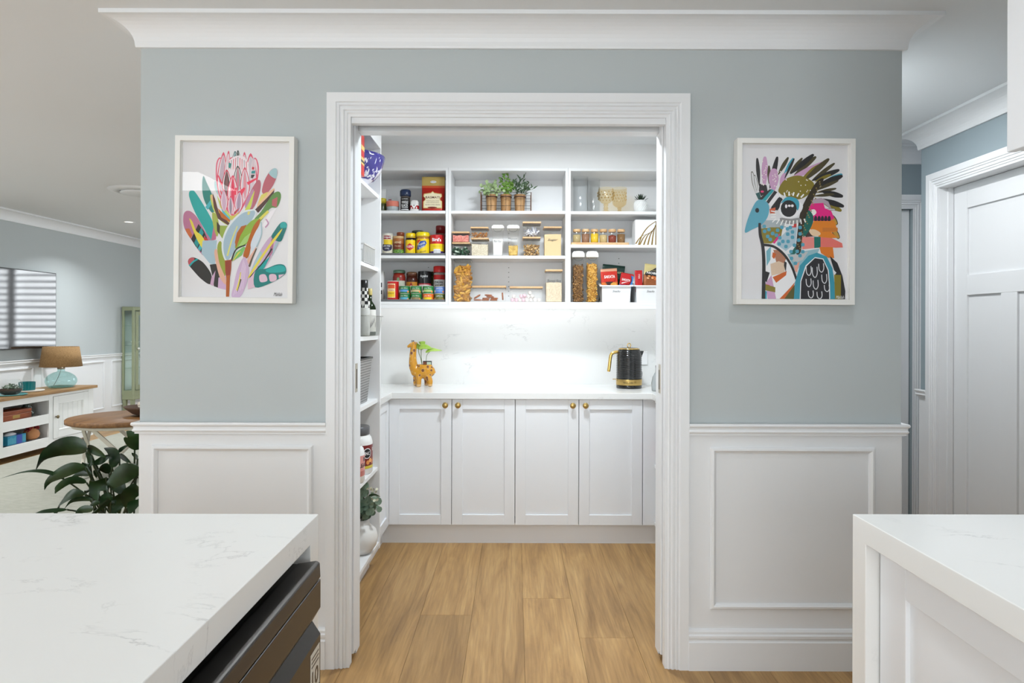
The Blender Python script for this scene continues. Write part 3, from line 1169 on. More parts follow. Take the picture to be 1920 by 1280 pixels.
av = thing('air_vent', 'round white ceiling air diffuser with dark slot in living room', 'vent', (-3.25, 5.69, H))
MB().lathe([(.165, -.002), (.172, -.022), (.235, -.012), (.25, -.0005)], 48, caps=False).build('outer_ring', M_WHITE, av)
MB().lathe([(.0001, -.030), (.150, -.030), (.156, -.024), (.150, -.012), (.0001, -.010)], 48, caps=False).build('centre_disc', M_WHITE, av)
MB().lathe([(.0001, -.001), (.17, -.001)], 48, caps=False).build('dark_throat', M_DARKGAP, av, recalc=False)

# ================================================================== PANTRY CONTENTS
def fillmat(name, cols, scale, rough=0.8, bump=0.6, vor=True, stretch=(1, 1, 1)):
    m = mat(name, cols[0], rough)
    nt, N, L, b = nodes_of(m)
    tc = N.new('ShaderNodeTexCoord')
    mp = N.new('ShaderNodeMapping')
    mp.inputs['Scale'].default_value = stretch
    L.new(tc.outputs['Object'], mp.inputs['Vector'])
    vo = N.new('ShaderNodeTexVoronoi')
    vo.inputs['Scale'].default_value = scale
    L.new(mp.outputs[0], vo.inputs['Vector'])
    sp_ = N.new('ShaderNodeSeparateColor')
    L.new(vo.outputs['Color'], sp_.inputs[0])
    r = ramp(N, [(i / max(1, len(cols) - 1), c) for i, c in enumerate(cols)])
    L.new(sp_.outputs[0], r.inputs['Fac'])
    L.new(r.outputs['Color'], b.inputs['Base Color'])
    bp = N.new('ShaderNodeBump')
    bp.inputs['Strength'].default_value = bump
    bp.inputs['Distance'].default_value = 0.004
    bp.invert = True
    L.new(vo.outputs['Distance'], bp.inputs['Height'])
    L.new(bp.outputs['Normal'], b.inputs['Normal'])
    return m


def wrapf(Rr, off=0.0005):
    return lambda a, b: ((Rr + off) * math.sin(a / Rr), -(Rr + off) * math.cos(a / Rr), b)


def flatf(y, x=0.0, z=0.0):
    return lambda a, b: (x + a, y, z + b)


def patch(mb, fn, a0, a1, b0, b1, n=8):
    n = max(n, 18)
    v = []
    for i in range(n + 1):
        a = a0 + (a1 - a0) * i / n
        v += [fn(a, b0), fn(a, b1)]
    return mb.add(v, [(2 * i, 2 * i + 2, 2 * i + 3, 2 * i + 1) for i in range(n)], False)


def shape(mb, fn, pts, dens=3):
    """polygon mapped through fn, drawn as a fan round its middle"""
    q = []
    n = len(pts)
    for i in range(n):
        a, b_ = Vector(pts[i]), Vector(pts[(i + 1) % n])
        for j in range(dens):
            q.append(a.lerp(b_, j / dens))
    cx = sum(p.x for p in q) / len(q)
    cy = sum(p.y for p in q) / len(q)
    k = len(q)
    rings = 1 if dens == 1 and k < 6 else 6
    v = [fn(cx, cy)]
    fs = [(0, 1 + i, 1 + (i + 1) % k) for i in range(k)]
    for r_ in range(1, rings + 1):
        t_ = r_ / rings
        v += [fn(cx + (p.x - cx) * t_, cy + (p.y - cy) * t_) for p in q]
        if r_ > 1:
            a0, b0 = 1 + (r_ - 2) * k, 1 + (r_ - 1) * k
            fs += [(a0 + i, b0 + i, b0 + (i + 1) % k, a0 + (i + 1) % k) for i in range(k)]
    return mb.add(v, fs, False)


def oval(cx, cy, rx, ry, n=16):
    return [(cx + rx * math.cos(2 * PI * i / n), cy + ry * math.sin(2 * PI * i / n)) for i in range(n)]


def place(u0, u1, v1, Y, z0):
    """centre x, radius and height of a thing seen between u0..u1 with its top at row v1"""
    return (PX(u0, Y) + PX(u1, Y)) / 2, (u1 - u0) / 2 * Y / F, PZ(v1, Y) - z0


# ---- left bay, top shelf
z = SH[(0, 0)]
t = thing('framed_card', 'white framed card leaning behind the jars on the top shelf', 'card', (PX(712, 4.36), 4.36, z))
MB().col(240, 240, 238).box(-.042, .042, -.006, .006, 0, .172).build('frame', M_INK, t, .001)
MB().col(250, 250, 250).box(-.034, .034, -.0068, -.005, .008, .164).build('paper', M_INK, t)
MB().col(90, 80, 80).text('love', flatf(-.0072, .014, .09), .036, .018, .3).build('lettering', M_INK, t)

cx, r, h = place(707, 724, 373, 4.27, z)
t = thing('spice_jar', 'small jar with yellow lid and dark contents beside the framed card', 'jar', (cx, 4.27, z))
MB().lathe([(r * .95, 0, C(60, 66, 26)), (r, .004, C(60, 66, 26)), (r, h * .62, C(150, 140, 40)), (r * .9, h * .68)], 20).build('jar_body', M_GLOSS, t)
MB().lathe([(r * .98, h * .68, C(208, 190, 50)), (r * .98, h * .96, C(208, 190, 50)), (r * .85, h, C(208, 190, 50))], 20).build('lid', M_GLOSS, t)

cx, r, h = place(724, 748.5, 369.5, 4.265, z)
t = thing('glass_jar', 'squat clear glass jar with salmon label on the top shelf', 'jar', (cx, 4.265, z))
MB().lathe([(r * .9, .0), (r, .006), (r, h * .62), (r * .82, h * .8), (r * .74, h * .86), (r * .74, h)], 28, caps=False).build('jar_glass', G_CLEAR, t)
MB().lathe([(r * .88, .004, C(206, 212, 214)), (r * .9, h * .35, C(226, 150, 130)), (r * .9, h * .6, C(216, 190, 180)), (.0001, h * .61)], 24).build('contents', M_INK, t)
b = MB().col(224, 128, 108)
patch(b, wrapf(r), -r * 1.2, r * 1.2, h * .36, h * .68)
b.col(150, 40, 60)
patch(b, wrapf(r, .0009), -r * .55, -r * .05, h * .7, h * .76, 3)
b.build('paper_label', M_INK, t)

cx, r, h = place(750, 769, 357, 4.245, z)
t = thing('pepper_jar', 'black labelled peppercorn jar with dark blue flip lid', 'jar', (cx, 4.245, z))
MB().lathe([(r * .93, 0, C(58, 50, 46)), (r * .95, .003, C(58, 50, 46)), (r * .95, h * .66, C(120, 112, 104)), (r * .8, h * .71)], 24).build('jar_body', M_GLOSS, t)
MB().lathe([(r * 1.0, h * .70, C(30, 44, 74)), (r * 1.08, h * .74, C(34, 50, 84)), (r * 1.08, h * .94, C(34, 50, 84)), (r * .9, h, C(40, 58, 94))], 24).build('lid', M_GLOSS, t)
b = MB().col(24, 23, 24)
wf_ = wrapf(r * .95)
wf2 = wrapf(r * .95, .001)
patch(b, wf_, -r * .95, r * .95, h * .04, h * .62)
b.col(240, 240, 240)
b.text('McKENZIE\'S', lambda a, c_: wf2(a, c_ + h * .57), r * 1.3, h * .05)
b.text('WHOLE', lambda a, c_: wf2(a, c_ + h * .42), r * 1.35, h * .12, 0, .02)
b.text('BLACK', lambda a, c_: wf2(a, c_ + h * .28), r * 1.35, h * .12, 0, .02)
patch(b, wf2, -r * .65, r * .65, h * .17, h * .195)
patch(b, wf2, -r * .8, r * .8, h * .075, h * .115)
b.build('paper_label', M_INK, t)

cx, r, h = place(768.5, 785.5, 376, 4.235, z)
t = thing('van_shaker', 'little red and white camper van salt shaker next to the rice bag', 'shaker', (cx, 4.235, z))
b = MB()
ring = lambda s_, zz: [(math.copysign(abs(math.cos(a)) ** .6, math.cos(a)) * r * s_, math.copysign(abs(math.sin(a)) ** .6, math.sin(a)) * r * 1.15 * s_, zz) for a in [2 * PI * i / 24 for i in range(24)]]
lv = [(.86, 0, (235, 232, 228)), (.97, h * .06, (235, 232, 228)), (1.0, h * .2, (168, 24, 30)), (1.0, h * .5, (236, 234, 230)), (.95, h * .56, (236, 234, 230)), (.9, h * .8, (236, 234, 230)), (.72, h * .95, (236, 234, 230)), (.4, h, (236, 234, 230))]
vv = []
for s_, zz, cc in lv:
    vv += ring(s_, zz)
o0 = len(b.v)
b.v += vv
for k in range(len(lv) - 1):
    b.cur = C(*lv[k][2])
    for i in range(24):
        b.f.append([o0 + k * 24 + i, o0 + k * 24 + (i + 1) % 24, o0 + (k + 1) * 24 + (i + 1) % 24, o0 + (k + 1) * 24 + i])
        b.c.append(b.cur)
        b.sm.append(True)
b.f.append([o0 + 24 * 7 + i for i in range(24)])
b.c.append(b.cur)
b.sm.append(True)
b.build('body', M_CERAMIC, t)
b = MB().col(240, 238, 234)
yf = -r * 1.163
shape(b, flatf(yf), [(-r * .55, h * .52), (r * .55, h * .52), (0, h * .16)], 1)
for sx in (-1, 1):
    b.col(250, 250, 245)
    shape(b, flatf(yf - .0004), oval(sx * r * .55, h * .27, r * .13, r * .13), 1)
b.col(150, 150, 152)
shape(b, flatf(yf - .0006), oval(0, h * .48, r * .16, r * .16), 1)
b.build('front_badge', M_CERAMIC, t)

x0_, x1_ = PX(788.5, 4.22), PX(833, 4.22)
cx = (x0_ + x1_) / 2
wd = (x1_ - x0_) / 2 - .002
h = PZ(330, 4.22) - z
t = thing('rice_bag', 'red and gold bag of basmati rice standing beside the van shaker', 'bag', (cx, 4.25, z))


def bag_mesh(wd, dp, h, bands, seal=0.78, n=14, m_=12, wob=.003, topw=1.0, seed=1):
    """soft pouch: front/back bulge narrowing into a flat seal at the top"""
    rnd = random.Random(seed)
    b = MB()
    rows = []
    for j in range(m_ + 1):
        tt = j / m_
        fat = dp * (1.0 if tt < .12 else (1 - ((tt - .12) / (seal - .12)) ** 1.6 if tt < seal else 0.0))
        fat = max(fat, .0018)
        row = []
        for i in range(2 * n):
            a = 2 * PI * i / (2 * n)
            ca, sa = math.cos(a), math.sin(a)
            x = math.copysign(abs(ca) ** .55, ca) * wd * (1 + (topw - 1) * tt)
            y = math.copysign(abs(sa) ** .7, sa) * fat + (rnd.uniform(-1, 1) * wob if fat > .004 else 0)
            row.append((x, y, h * tt + (rnd.uniform(-1, 1) * wob * .3 if 0 < j < m_ else 0)))
        rows.append(row)
    o0 = len(b.v)
    for row in rows:
        b.v += row
    k = 2 * n
    for j in range(m_):
        tm = (j + .5) / m_
        for lim, cc in bands:
            if tm <= lim:
                b.cur = C(*cc)
                break
        for i in range(k):
            b.f.append([o0 + j * k + i, o0 + j * k + (i + 1) % k, o0 + (j + 1) * k + (i + 1) % k, o0 + (j + 1) * k + i])
            b.c.append(b.cur)
            b.sm.append(True)
    b.f.append([o0 + i for i in range(k)])
    b.c.append(b.cur)
    b.sm.append(False)
    b.f.append([o0 + m_ * k + i for i in range(k)])
    b.c.append(b.cur)
    b.sm.append(False)
    return b


bag_mesh(wd, .034, h, [(.71, (186, 34, 20)), (.73, (210, 90, 50)), (2, (196, 170, 96))], .74, wob=.0008, m_=16).build('pouch', M_FOIL, t)
b = MB().col(214, 190, 120)
yf = -.0365
lab = [(-.86, .10), (.86, .10), (.86, .36), (.70, .42), (.70, .5), (.86, .56), (.80, .66), (.45, .68), (.16, .70), (0, .76), (-.16, .70), (-.45, .68), (-.80, .66), (-.86, .56), (-.70, .5), (-.70, .42), (-.86, .36)]
sx_, sz_ = wd * .95, h * .72
shape(b, flatf(yf), [(a * sx_, c_ * sz_ + h * .02) for a, c_ in lab], 1)
b.col(236, 224, 190)
shape(b, flatf(yf - .0006), [(a * .9 * sx_, (c_ * .9 + .04) * sz_ + h * .02) for a, c_ in lab], 1)
b.col(96, 34, 24)
b.text('BASMATI', flatf(yf - .0012, 0, h * .395), wd * 1.22, h * .062, 0, .01)
for q, zz in enumerate((.31, .275, .245)):
    b.text(['PREMIUM LONG GRAIN', 'AGED BASMATI RICE', 'FROM THE FOOTHILLS'][q], flatf(yf - .0012, 0, h * zz), wd * 1.1, h * .016)
b.text('EXTRA LONG GRAIN', flatf(yf - .0012, 0, h * .19), wd * 1.25, h * .03)
b.col(120, 24, 16)
shape(b, flatf(yf - .0014), oval(-.002, h * .115, wd * .42, h * .022), 1)
b.build('printed_label', M_INK, t)
b = MB().col(244, 244, 240)
shape(b, flatf(-.004), oval(0, h * .855, wd * .27, h * .035), 1)
b.col(40, 70, 130)
b.text('Riviana', flatf(-.0048, 0, h * .857), wd * .42, h * .03)
b.build('brand_badge', M_INK, t)


# ---- left bay, middle shelf
def tray(zz, label):
    t = MB().col(112, 112, 112)
    x0, x1 = bays[0][0] + .01, bays[0][1] - .004
    t.box(x0, x1, 4.185, 4.44, zz, zz + .004)
    t.box(x0, x1, 4.185, 4.189, zz + .004, zz + .015)
    t.box(x0, x1, 4.436, 4.44, zz + .004, zz + .015)
    t.box(x0, x0 + .004, 4.189, 4.436, zz + .004, zz + .015)
    t.box(x1 - .004, x1, 4.189, 4.436, zz + .004, zz + .015)
    return tag(t.build('shelf_tray', mat('grey_plastic', C(110, 110, 110), 0.4), None, .001), label, 'tray')


tray(SH[(0, 1)], 'low grey tray under the yellow spread jars')
tray(SH[(0, 2)], 'low grey tray under the tuna tins on the bottom shelf')
z = SH[(0, 1)] + .004


def tin(name, label, u0, u1, v1, Y, z0, body, cat='tin', rim=(190, 190, 186), group=None, n=28):
    """body: list of (fraction, colour)"""
    cx, r, h = place(u0, u1, v1, Y, z0)
    t = thing(name, label, cat, (cx, Y, z0), 0, group)
    pr = [(r * .97, 0, C(*rim)), (r, .002, C(*rim)), (r, .004, C(*body[0][1]))]
    prev = None
    for f_, cc in body:
        if prev is not None:
            pr.append((r * .995, h * f_, C(*cc)))
        prev = cc
    pr += [(r * .995, h - .004, C(*rim)), (r, h - .003, C(*rim)), (r, h - .0005, C(*rim)), (r * .95, h, C(*rim)), (r * .93, h - .003, C(*rim)), (.0001, h - .003)]
    MB().lathe(pr, n).build('can', M_GLOSS, t)
    return t, r, h


t, r, h = tin('corn_tin', 'cream and navy tin of super sweet corn', 716.5, 736.5, 438.5, 4.235, z, [(0, (226, 218, 196)), (.2, (232, 226, 206)), (.9, (214, 210, 196))])
w1, w2_ = wrapf(r), wrapf(r, .001)
b = MB().col(232, 200, 40)
patch(b, w1, -r * .6, r * 1.2, h * .48, h * .70)
b.col(40, 34, 66)
shape(b, w1, oval(0, h * .36, r * 1.1, h * .19), 1)
b.col(150, 26, 34)
patch(b, w2_, -r * .62, r * .75, h * .72, h * .88)
b.col(246, 246, 246)
w3_ = wrapf(r, .0015)
b.text('Edgell', lambda a, c_: w3_(a + .002, c_ + h * .80), r * 1.2, h * .11)
b.text('SUPER SWEET', lambda a, c_: w3_(a, c_ + h * .41), r * 1.5, h * .07)
b.text('CORN', lambda a, c_: w3_(a, c_ + h * .30), r * .7, h * .06)
b.build('printed_label', M_GLOSS, t)

t, r, h = tin('pea_tin', 'brown tin with green peas pictured along its bottom', 736.5, 757.5, 444, 4.24, z, [(0, (84, 130, 50)), (.3, (120, 52, 24)), (.62, (160, 96, 44)), (.88, (196, 160, 110))], rim=(200, 160, 110))
rnd = random.Random(4)
b = MB()
w1 = wrapf(r)
for k in range(70):
    b.cur = C(*rnd.choice([(150, 196, 84), (120, 176, 60), (176, 212, 110), (84, 140, 40)]))
    shape(b, wrapf(r, .0005 + k * 1e-5), oval(rnd.uniform(-1.25, 1.25) * r, h * rnd.uniform(.05, .3), .0028, .0028, 8), 1)
b.col(236, 220, 180)
w2_ = wrapf(r, .001)
b.text('HEINZ', lambda a, c_: w2_(a, c_ + h * .66), r * 1.2, h * .1)
b.text('Tiny peas', lambda a, c_: w2_(a, c_ + h * .47), r * 1.1, h * .08, .2)
b.build('printed_label', M_GLOSS, t)

cx, r, h = place(743, 758, 436.5, 4.33, z)
t = thing('spread_jar', 'jar with reddish brown lid behind the pea tin', 'jar', (cx, 4.33, z))
MB().lathe([(r * .95, 0, C(96, 52, 30)), (r, .004, C(96, 52, 30)), (r, h * .72, C(96, 52, 30)), (r * .9, h * .8)], 20).build('jar_body', M_GLOSS, t)
MB().lathe([(r * .96, h * .8, C(148, 72, 40)), (r * .96, h * .97, C(160, 84, 50)), (r * .85, h, C(160, 84, 50))], 20).build('lid', M_GLOSS, t)
cx, r, h = place(771, 795, 433.5, 4.36, z)
t = thing('olive_jar', 'dark jar with pale green lid half hidden behind the spreads', 'jar', (cx, 4.36, z))
MB().lathe([(r * .95, 0, C(50, 44, 34)), (r, .004, C(50, 44, 34)), (r, h * .82, C(60, 52, 40)), (r * .88, h * .88)], 20).build('jar_body', M_GLOSS, t)
MB().lathe([(r * .97, h * .88, C(52, 58, 40)), (r * .97, h * .97, C(90, 92, 70)), (r * .85, h, C(150, 150, 120))], 20).build('lid', M_GLOSS, t)

cx, r, h = place(760, 779, 438, 4.235, z)
t = thing('yeast_spread_jar', 'yellow capped spread jar with red diamond label', 'jar', (cx, 4.235, z))
MB().lathe([(r * .95, 0, C(40, 22, 14)), (r, .004, C(40, 22, 14)), (r, h * .70, C(40, 22, 14)), (r * .93, h * .76)], 28).build('jar_body', M_GLOSS, t)
MB().lathe([(r * .95, h * .76, C(60, 36, 20)), (r * .96, h * .79, C(232, 196, 30)), (r * .96, h * .83, C(60, 36, 20)), (r * .96, h * .85, C(236, 200, 20)), (r * .96, h * .97, C(240, 206, 30)), (r * .84, h, C(240, 206, 30))], 28).build('lid', M_GLOSS, t)
b = MB().col(240, 204, 20)
w1 = wrapf(r)
w2_ = wrapf(r, .001)
w3_ = wrapf(r, .0016)
patch(b, w1, -r * 1.3, r * 1.3, h * .06, h * .68, 12)
b.col(196, 40, 24)
shape(b, w2_, [(-r * 1.0, h * .37), (0, h * .53), (r * 1.0, h * .37), (0, h * .20)], 4)
b.col(250, 250, 246)
b.text('VEGEMITE', lambda a, c_: w3_(a, c_ + h * .38), r * 1.75, h * .10)
b.build('printed_label', M_GLOSS, t)

cx, r, h = place(779.5, 805.5, 436.5, 4.245, z)
t = thing('peanut_butter_jar', 'large yellow lidded peanut butter jar with blue swoosh', 'jar', (cx, 4.245, z))
MB().lathe([(r * .93, 0, C(176, 116, 50)), (r * .96, .004, C(176, 116, 50)), (r * .96, h * .74, C(190, 132, 60)), (r * .88, h * .79)], 28).build('jar_body', M_GLOSS, t)
MB().lathe([(r * .97, h * .79, C(214, 176, 60)), (r * .97, h * .84, C(236, 214, 20)), (r * .98, h * .96, C(240, 220, 30)), (r * .86, h, C(240, 220, 30))], 28).build('lid', M_GLOSS, t)
b = MB().col(238, 206, 22)
rr = r * .96
w1, w2_, w3_ = wrapf(rr), wrapf(rr, .001), wrapf(rr, .0016)
patch(b, w1, -rr * 1.3, rr * 1.3, h * .04, h * .70, 12)
b.col(34, 74, 160)
shape(b, w2_, [(-.95 * rr, h * .22), (-.8 * rr, h * .42), (-.2 * rr, h * .60), (.5 * rr, h * .63), (.72 * rr, h * .52), (.4 * rr, h * .38), (-.4 * rr, h * .25)], 3)
b.col(210, 60, 40)
shape(b, w2_, [(-.85 * rr, h * .48), (-.2 * rr, h * .62), (-.3 * rr, h * .67), (-.85 * rr, h * .64)], 3)
b.col(236, 236, 226)
rot = lambda a, c_, t_=.42: (a * math.cos(t_) - c_ * math.sin(t_), a * math.sin(t_) + c_ * math.cos(t_))
b.text('Peanut', lambda a, c_: w3_(rot(a, c_)[0] - .08 * rr, rot(a, c_)[1] + h * .49), rr * 1.05, h * .12)
b.text('Butter', lambda a, c_: w3_(rot(a, c_)[0] - .05 * rr, rot(a, c_)[1] + h * .36), rr * .95, h * .10)
b.col(70, 44, 20)
b.text('Smooth', lambda a, c_: w3_(rot(a, c_, .2)[0] + .12 * rr, rot(a, c_, .2)[1] + h * .16), rr * 1.0, h * .07, .3)
b.build('printed_label', M_GLOSS, t)

t, r, h = tin('custard_tin', 'red and yellow custard powder tin with white base', 805.5, 832.5, 442, 4.245, z, [(0, (226, 224, 226)), (.08, (70, 40, 120)), (.2, (238, 208, 26)), (.56, (196, 26, 28))], rim=(200, 24, 28))
w1, w2_, w3_ = wrapf(r), wrapf(r, .001), wrapf(r, .0016)
b = MB().col(232, 232, 232)
patch(b, w2_, -r * .35, r * .6, h * .06, h * .30, 6)
b.col(150, 150, 160)
for q in (-.2, 0, .2, .4):
    patch(b, w3_, q * r, q * r + .003, h * .08, h * .27, 1)
b.col(250, 250, 250)
b.text("Bird's", lambda a, c_: w3_(a + r * .05, c_ + h * .76), r * 1.25, h * .17, 0, .02)
b.col(120, 90, 20)
b.text('Original Custard', lambda a, c_: w3_(a, c_ + h * .44), r * 1.1, h * .05)
b.build('printed_label', M_GLOSS, t)

cx, r, h = place(817, 836, 424, 4.37, z)
t = thing('spice_jar', 'tall dark red lidded jar behind the custard tin', 'jar', (cx - .004, 4.37, z))
MB().lathe([(r * .9, 0, C(130, 24, 26)), (r * .92, .004, C(130, 24, 26)), (r * .92, h * .70, C(130, 100, 90)), (r * .84, h * .76)], 24).build('jar_body', M_GLOSS, t)
MB().lathe([(r * .93, h * .76, C(128, 16, 20)), (r * .93, h * .97, C(140, 20, 24)), (r * .84, h, C(140, 20, 24))], 24).build('lid', M_GLOSS, t)

# ---- left bay, bottom shelf
z = SH[(0, 2)] + .004
MB_ = MB().col(236, 236, 234).box(-.03, .03, -.02, .02, 0, PZ(510, 4.33) - z)
b = MB_
b.col(30, 30, 34).box(-.005, .02, -.0206, -.02, .05, .075).box(-.005, .02, -.0206, -.02, .095, .125)
o = b.build('food_carton', M_INK, None, .001)
o.location = (PX(720, 4.33) - .03, 4.33, z)
tag(o, 'white food carton with black print behind the red tin', 'carton')

t, r, h = tin('tomato_tin', 'tall red tin with yellow recipe label before the green lidded jar', 726, 747.5, 527.5, 4.225, z, [(0, (190, 24, 22)), (.3, (196, 26, 24))], rim=(206, 200, 196))
w1, w2_, w3_ = wrapf(r), wrapf(r, .001), wrapf(r, .0016)
b = MB().col(240, 226, 170)
patch(b, w1, -r * .95, r * .55, h * .17, h * .86)
b.col(240, 196, 30)
patch(b, w2_, -r * .85, r * .45, h * .2, h * .48)
b.col(220, 90, 40)
patch(b, w2_, -r * .85, r * .45, h * .62, h * .8)
b.col(196, 26, 24)
b.text('HEINZ', lambda a, c_: w3_(a - .2 * r, c_ + h * .80), r * 1.1, h * .08)
b.text('Tomato', lambda a, c_: w3_(a - .2 * r, c_ + h * .55), r * 1.1, h * .08)
b.col(90, 50, 20)
b.text('SALT REDUCED', lambda a, c_: w3_(a - .2 * r, c_ + h * .38), r * 1.05, h * .06)
b.build('printed_label', M_GLOSS, t)

stacks = [(748, 769, [((34, 118, 60), (92, 150, 210), 'tuna tin with light blue band'), ((34, 118, 60), (84, 168, 196), 'tuna tin with aqua band')]),
          (769.5, 791, [((40, 124, 60), (196, 176, 130), 'tuna tin with beige band'), ((40, 124, 60), (150, 130, 90), 'tuna tin with brown band')]),
          (792, 813.5, [((40, 126, 60), (170, 190, 120), 'tuna tin with pale olive band'), ((226, 104, 30), (240, 206, 30), 'corn tin with yellow band')]),
          (814, 834.5, [((84, 120, 186), (110, 146, 206), 'tuna tin with broad blue band'), ((70, 92, 40), (120, 116, 60), 'salmon tin with olive band')])]
for si, (u0, u1, two) in enumerate(stacks):
    hh = (PZ(536.8, 4.225) - z) / 2
    for q, (bc, lc, nm) in enumerate(reversed(two)):
        zz = z + hh * q
        cx = (PX(u0, 4.225) + PX(u1, 4.225)) / 2
        r = (u1 - u0) / 2 * 4.225 / F - .0006
        ck = ('green ' if bc[1] > bc[0] and bc[1] > bc[2] else '') + nm
        t = thing('fish_tin', ('%s, %s one %s' % (ck, 'lower' if q == 0 else 'upper', ['beside the red tin', 'in the second stack', 'in the third stack', 'by the upright'][si])), 'tin', (cx, 4.225, zz), 0, 'stacked fish tins')
        MB().lathe([(r * .96, 0, C(190, 190, 180)), (r, .0015, C(*bc)), (r, .003, C(*bc)), (r, hh - .004, C(206, 180, 70) if si == 3 else C(*bc)), (r, hh - .002, C(190, 190, 180)), (r * .95, hh - .0003, C(*bc)), (.0001, hh - .001)], 28).build('can', M_GLOSS, t)
        b = MB().col(*lc)
        w1, w2_ = wrapf(r), wrapf(r, .001)
        patch(b, w1, -r * .75, r * .85, hh * .22, hh * .52)
        b.col(244, 244, 238)
        b.text('John West' if si < 3 else 'SAFCOL', lambda a, c_: w2_(a + r * .05, c_ + hh * .68), r * 1.35, hh * .2)
        b.col(236, 226, 206)
        shape(b, w2_, oval(-r * .95, hh * .3, r * .2, hh * .18, 10), 1)
        b.col(236, 150, 90)
        shape(b, w2_, oval(r * .8, hh * .25, r * .2, hh * .14, 10), 1)
        b.build('printed_label', M_GLOSS, t)

cx, r, h = place(736, 760.5, 507, 4.33, z)
t = thing('pasta_sauce_jar', 'pasta sauce jar with grey green lid in the back row', 'jar', (cx, 4.33, z))
MB().lathe([(r * .92, 0, C(130, 34, 22)), (r * .96, .005, C(140, 38, 24)), (r * .96, h * .78, C(140, 38, 24)), (r * .82, h * .90)], 28).build('jar_body', M_GLOSS, t)
MB().lathe([(r * .9, h * .90, C(96, 124, 100)), (r * .92, h * .915, C(96, 124, 100)), (r * .92, h * .98, C(108, 136, 112)), (r * .8, h, C(108, 136, 112))], 28).build('lid', M_GLOSS, t)
b = MB().col(196, 196, 178)
w1, w2_ = wrapf(r * .96), wrapf(r * .96, .001)
patch(b, w1, -r * 1.2, r * 1.2, h * .1, h * .66)
b.col(150, 40, 40)
patch(b, w2_, -r * 1.2, r * 1.2, h * .665, h * .70)
patch(b, w2_, -r * 1.2, r * 1.2, h * .735, h * .75)
b.col(120, 150, 110)
shape(b, w2_, oval(0, h * .70, r * .2, h * .06), 1)
b.build('paper_label', M_INK, t)

cx, r, h = place(761, 783.5, 510.5, 4.33, z)
t = thing('curry_jar', 'dark jar with tan lid and orange label in the back row', 'jar', (cx, 4.33, z))
MB().lathe([(r * .92, 0, C(66, 24, 14)), (r * .96, .005, C(66, 24, 14)), (r * .96, h * .72, C(66, 26, 16)), (r * .84, h * .86)], 28).build('jar_body', M_GLOSS, t)
MB().lathe([(r * .9, h * .84, C(92, 50, 34)), (r * .92, h * .93, C(120, 82, 56)), (r * .86, h * .98, C(150, 110, 80)), (r * .7, h, C(150, 110, 80))], 28).build('lid', M_GLOSS, t)
b = MB().col(196, 128, 30)
w1, w2_ = wrapf(r * .96), wrapf(r * .96, .001)
patch(b, w1, -r * 1.2, r * 1.2, h * .2, h * .66)
b.col(150, 30, 30)
shape(b, w2_, [(-r * .7, h * .32), (0, h * .66), (r * .7, h * .32)], 3)
b.col(236, 214, 170)
shape(b, wrapf(r * .96, .0015), oval(0, h * .46, r * .3, h * .08), 1)
b.build('paper_label', M_INK, t)

t, r, h = tin('formula_tin', 'black topped tin with white and pink label in the back row', 783.5, 808.5, 509.5, 4.34, z, [(0, (200, 170, 170)), (.55, (180, 50, 60)), (.60, (24, 24, 26))], rim=(40, 40, 42))
b = MB().col(222, 208, 204)
w1, w2_ = wrapf(r), wrapf(r, .001)
patch(b, w1, -r * .8, r * .8, h * .1, h * .56)
b.col(170, 60, 90)
b.text('ROASTED', lambda a, c_: w2_(a, c_ + h * .40), r * 1.0, h * .06)
b.col(60, 50, 50)
b.text('TOMATO', lambda a, c_: w2_(a, c_ + h * .30), r * 1.2, h * .08)
b.col(240, 240, 240)
b.text('Angelina', lambda a, c_: w2_(a, c_ + h * .83), r * 1.2, h * .10, .4)
b.build('printed_label', M_GLOSS, t)

cx, r, h = place(806, 820, 510, 4.40, z)
t = thing('pickle_jar', 'narrow olive green jar between the black tin and red lidded jar', 'jar', (cx, 4.40, z))
MB().lathe([(r * .95, 0, C(70, 66, 26)), (r, .004, C(70, 66, 26)), (r, h * .8, C(90, 84, 36)), (r * .9, h * .86)], 18).build('jar_body', M_GLOSS, t)
MB().lathe([(r * .96, h * .86, C(60, 58, 34)), (r * .96, h * .98, C(70, 66, 40)), (r * .8, h, C(70, 66, 40))], 18).build('lid', M_GLOSS, t)

cx, r, h = place(814, 836.5, 499.5, 4.315, z)
t = thing('herb_jar', 'large Italian herb jar with bright red lid in the back row', 'jar', (cx - .006, 4.315, z))
MB().lathe([(r * .92, 0, C(110, 96, 84)), (r * .95, .004, C(110, 96, 84)), (r * .95, h * .76, C(150, 140, 134)), (r * .86, h * .82)], 28).build('jar_body', M_GLOSS, t)
MB().lathe([(r * .96, h * .82, C(196, 30, 26)), (r * .98, h * .84, C(196, 30, 26)), (r * .98, h * .98, C(206, 36, 30)), (r * .86, h, C(206, 36, 30))], 28).build('lid', M_GLOSS, t)
b = MB().col(206, 204, 198)
w1, w2_, w3_ = wrapf(r * .95), wrapf(r * .95, .001), wrapf(r * .95, .0015)
patch(b, w1, -r * 1.0, r * 1.2, h * .34, h * .62)
b.col(186, 28, 26)
patch(b, w1, -r * 1.2, r * 1.2, h * .62, h * .75)
b.col(30, 30, 32)
b.text('ITALIAN', lambda a, c_: w3_(a, c_ + h * .545), r * 1.4, h * .055, 0, .02)
b.text('HERB MIX', lambda a, c_: w3_(a, c_ + h * .455), r * 1.4, h * .055, 0, .02)
b.build('paper_label', M_INK, t)


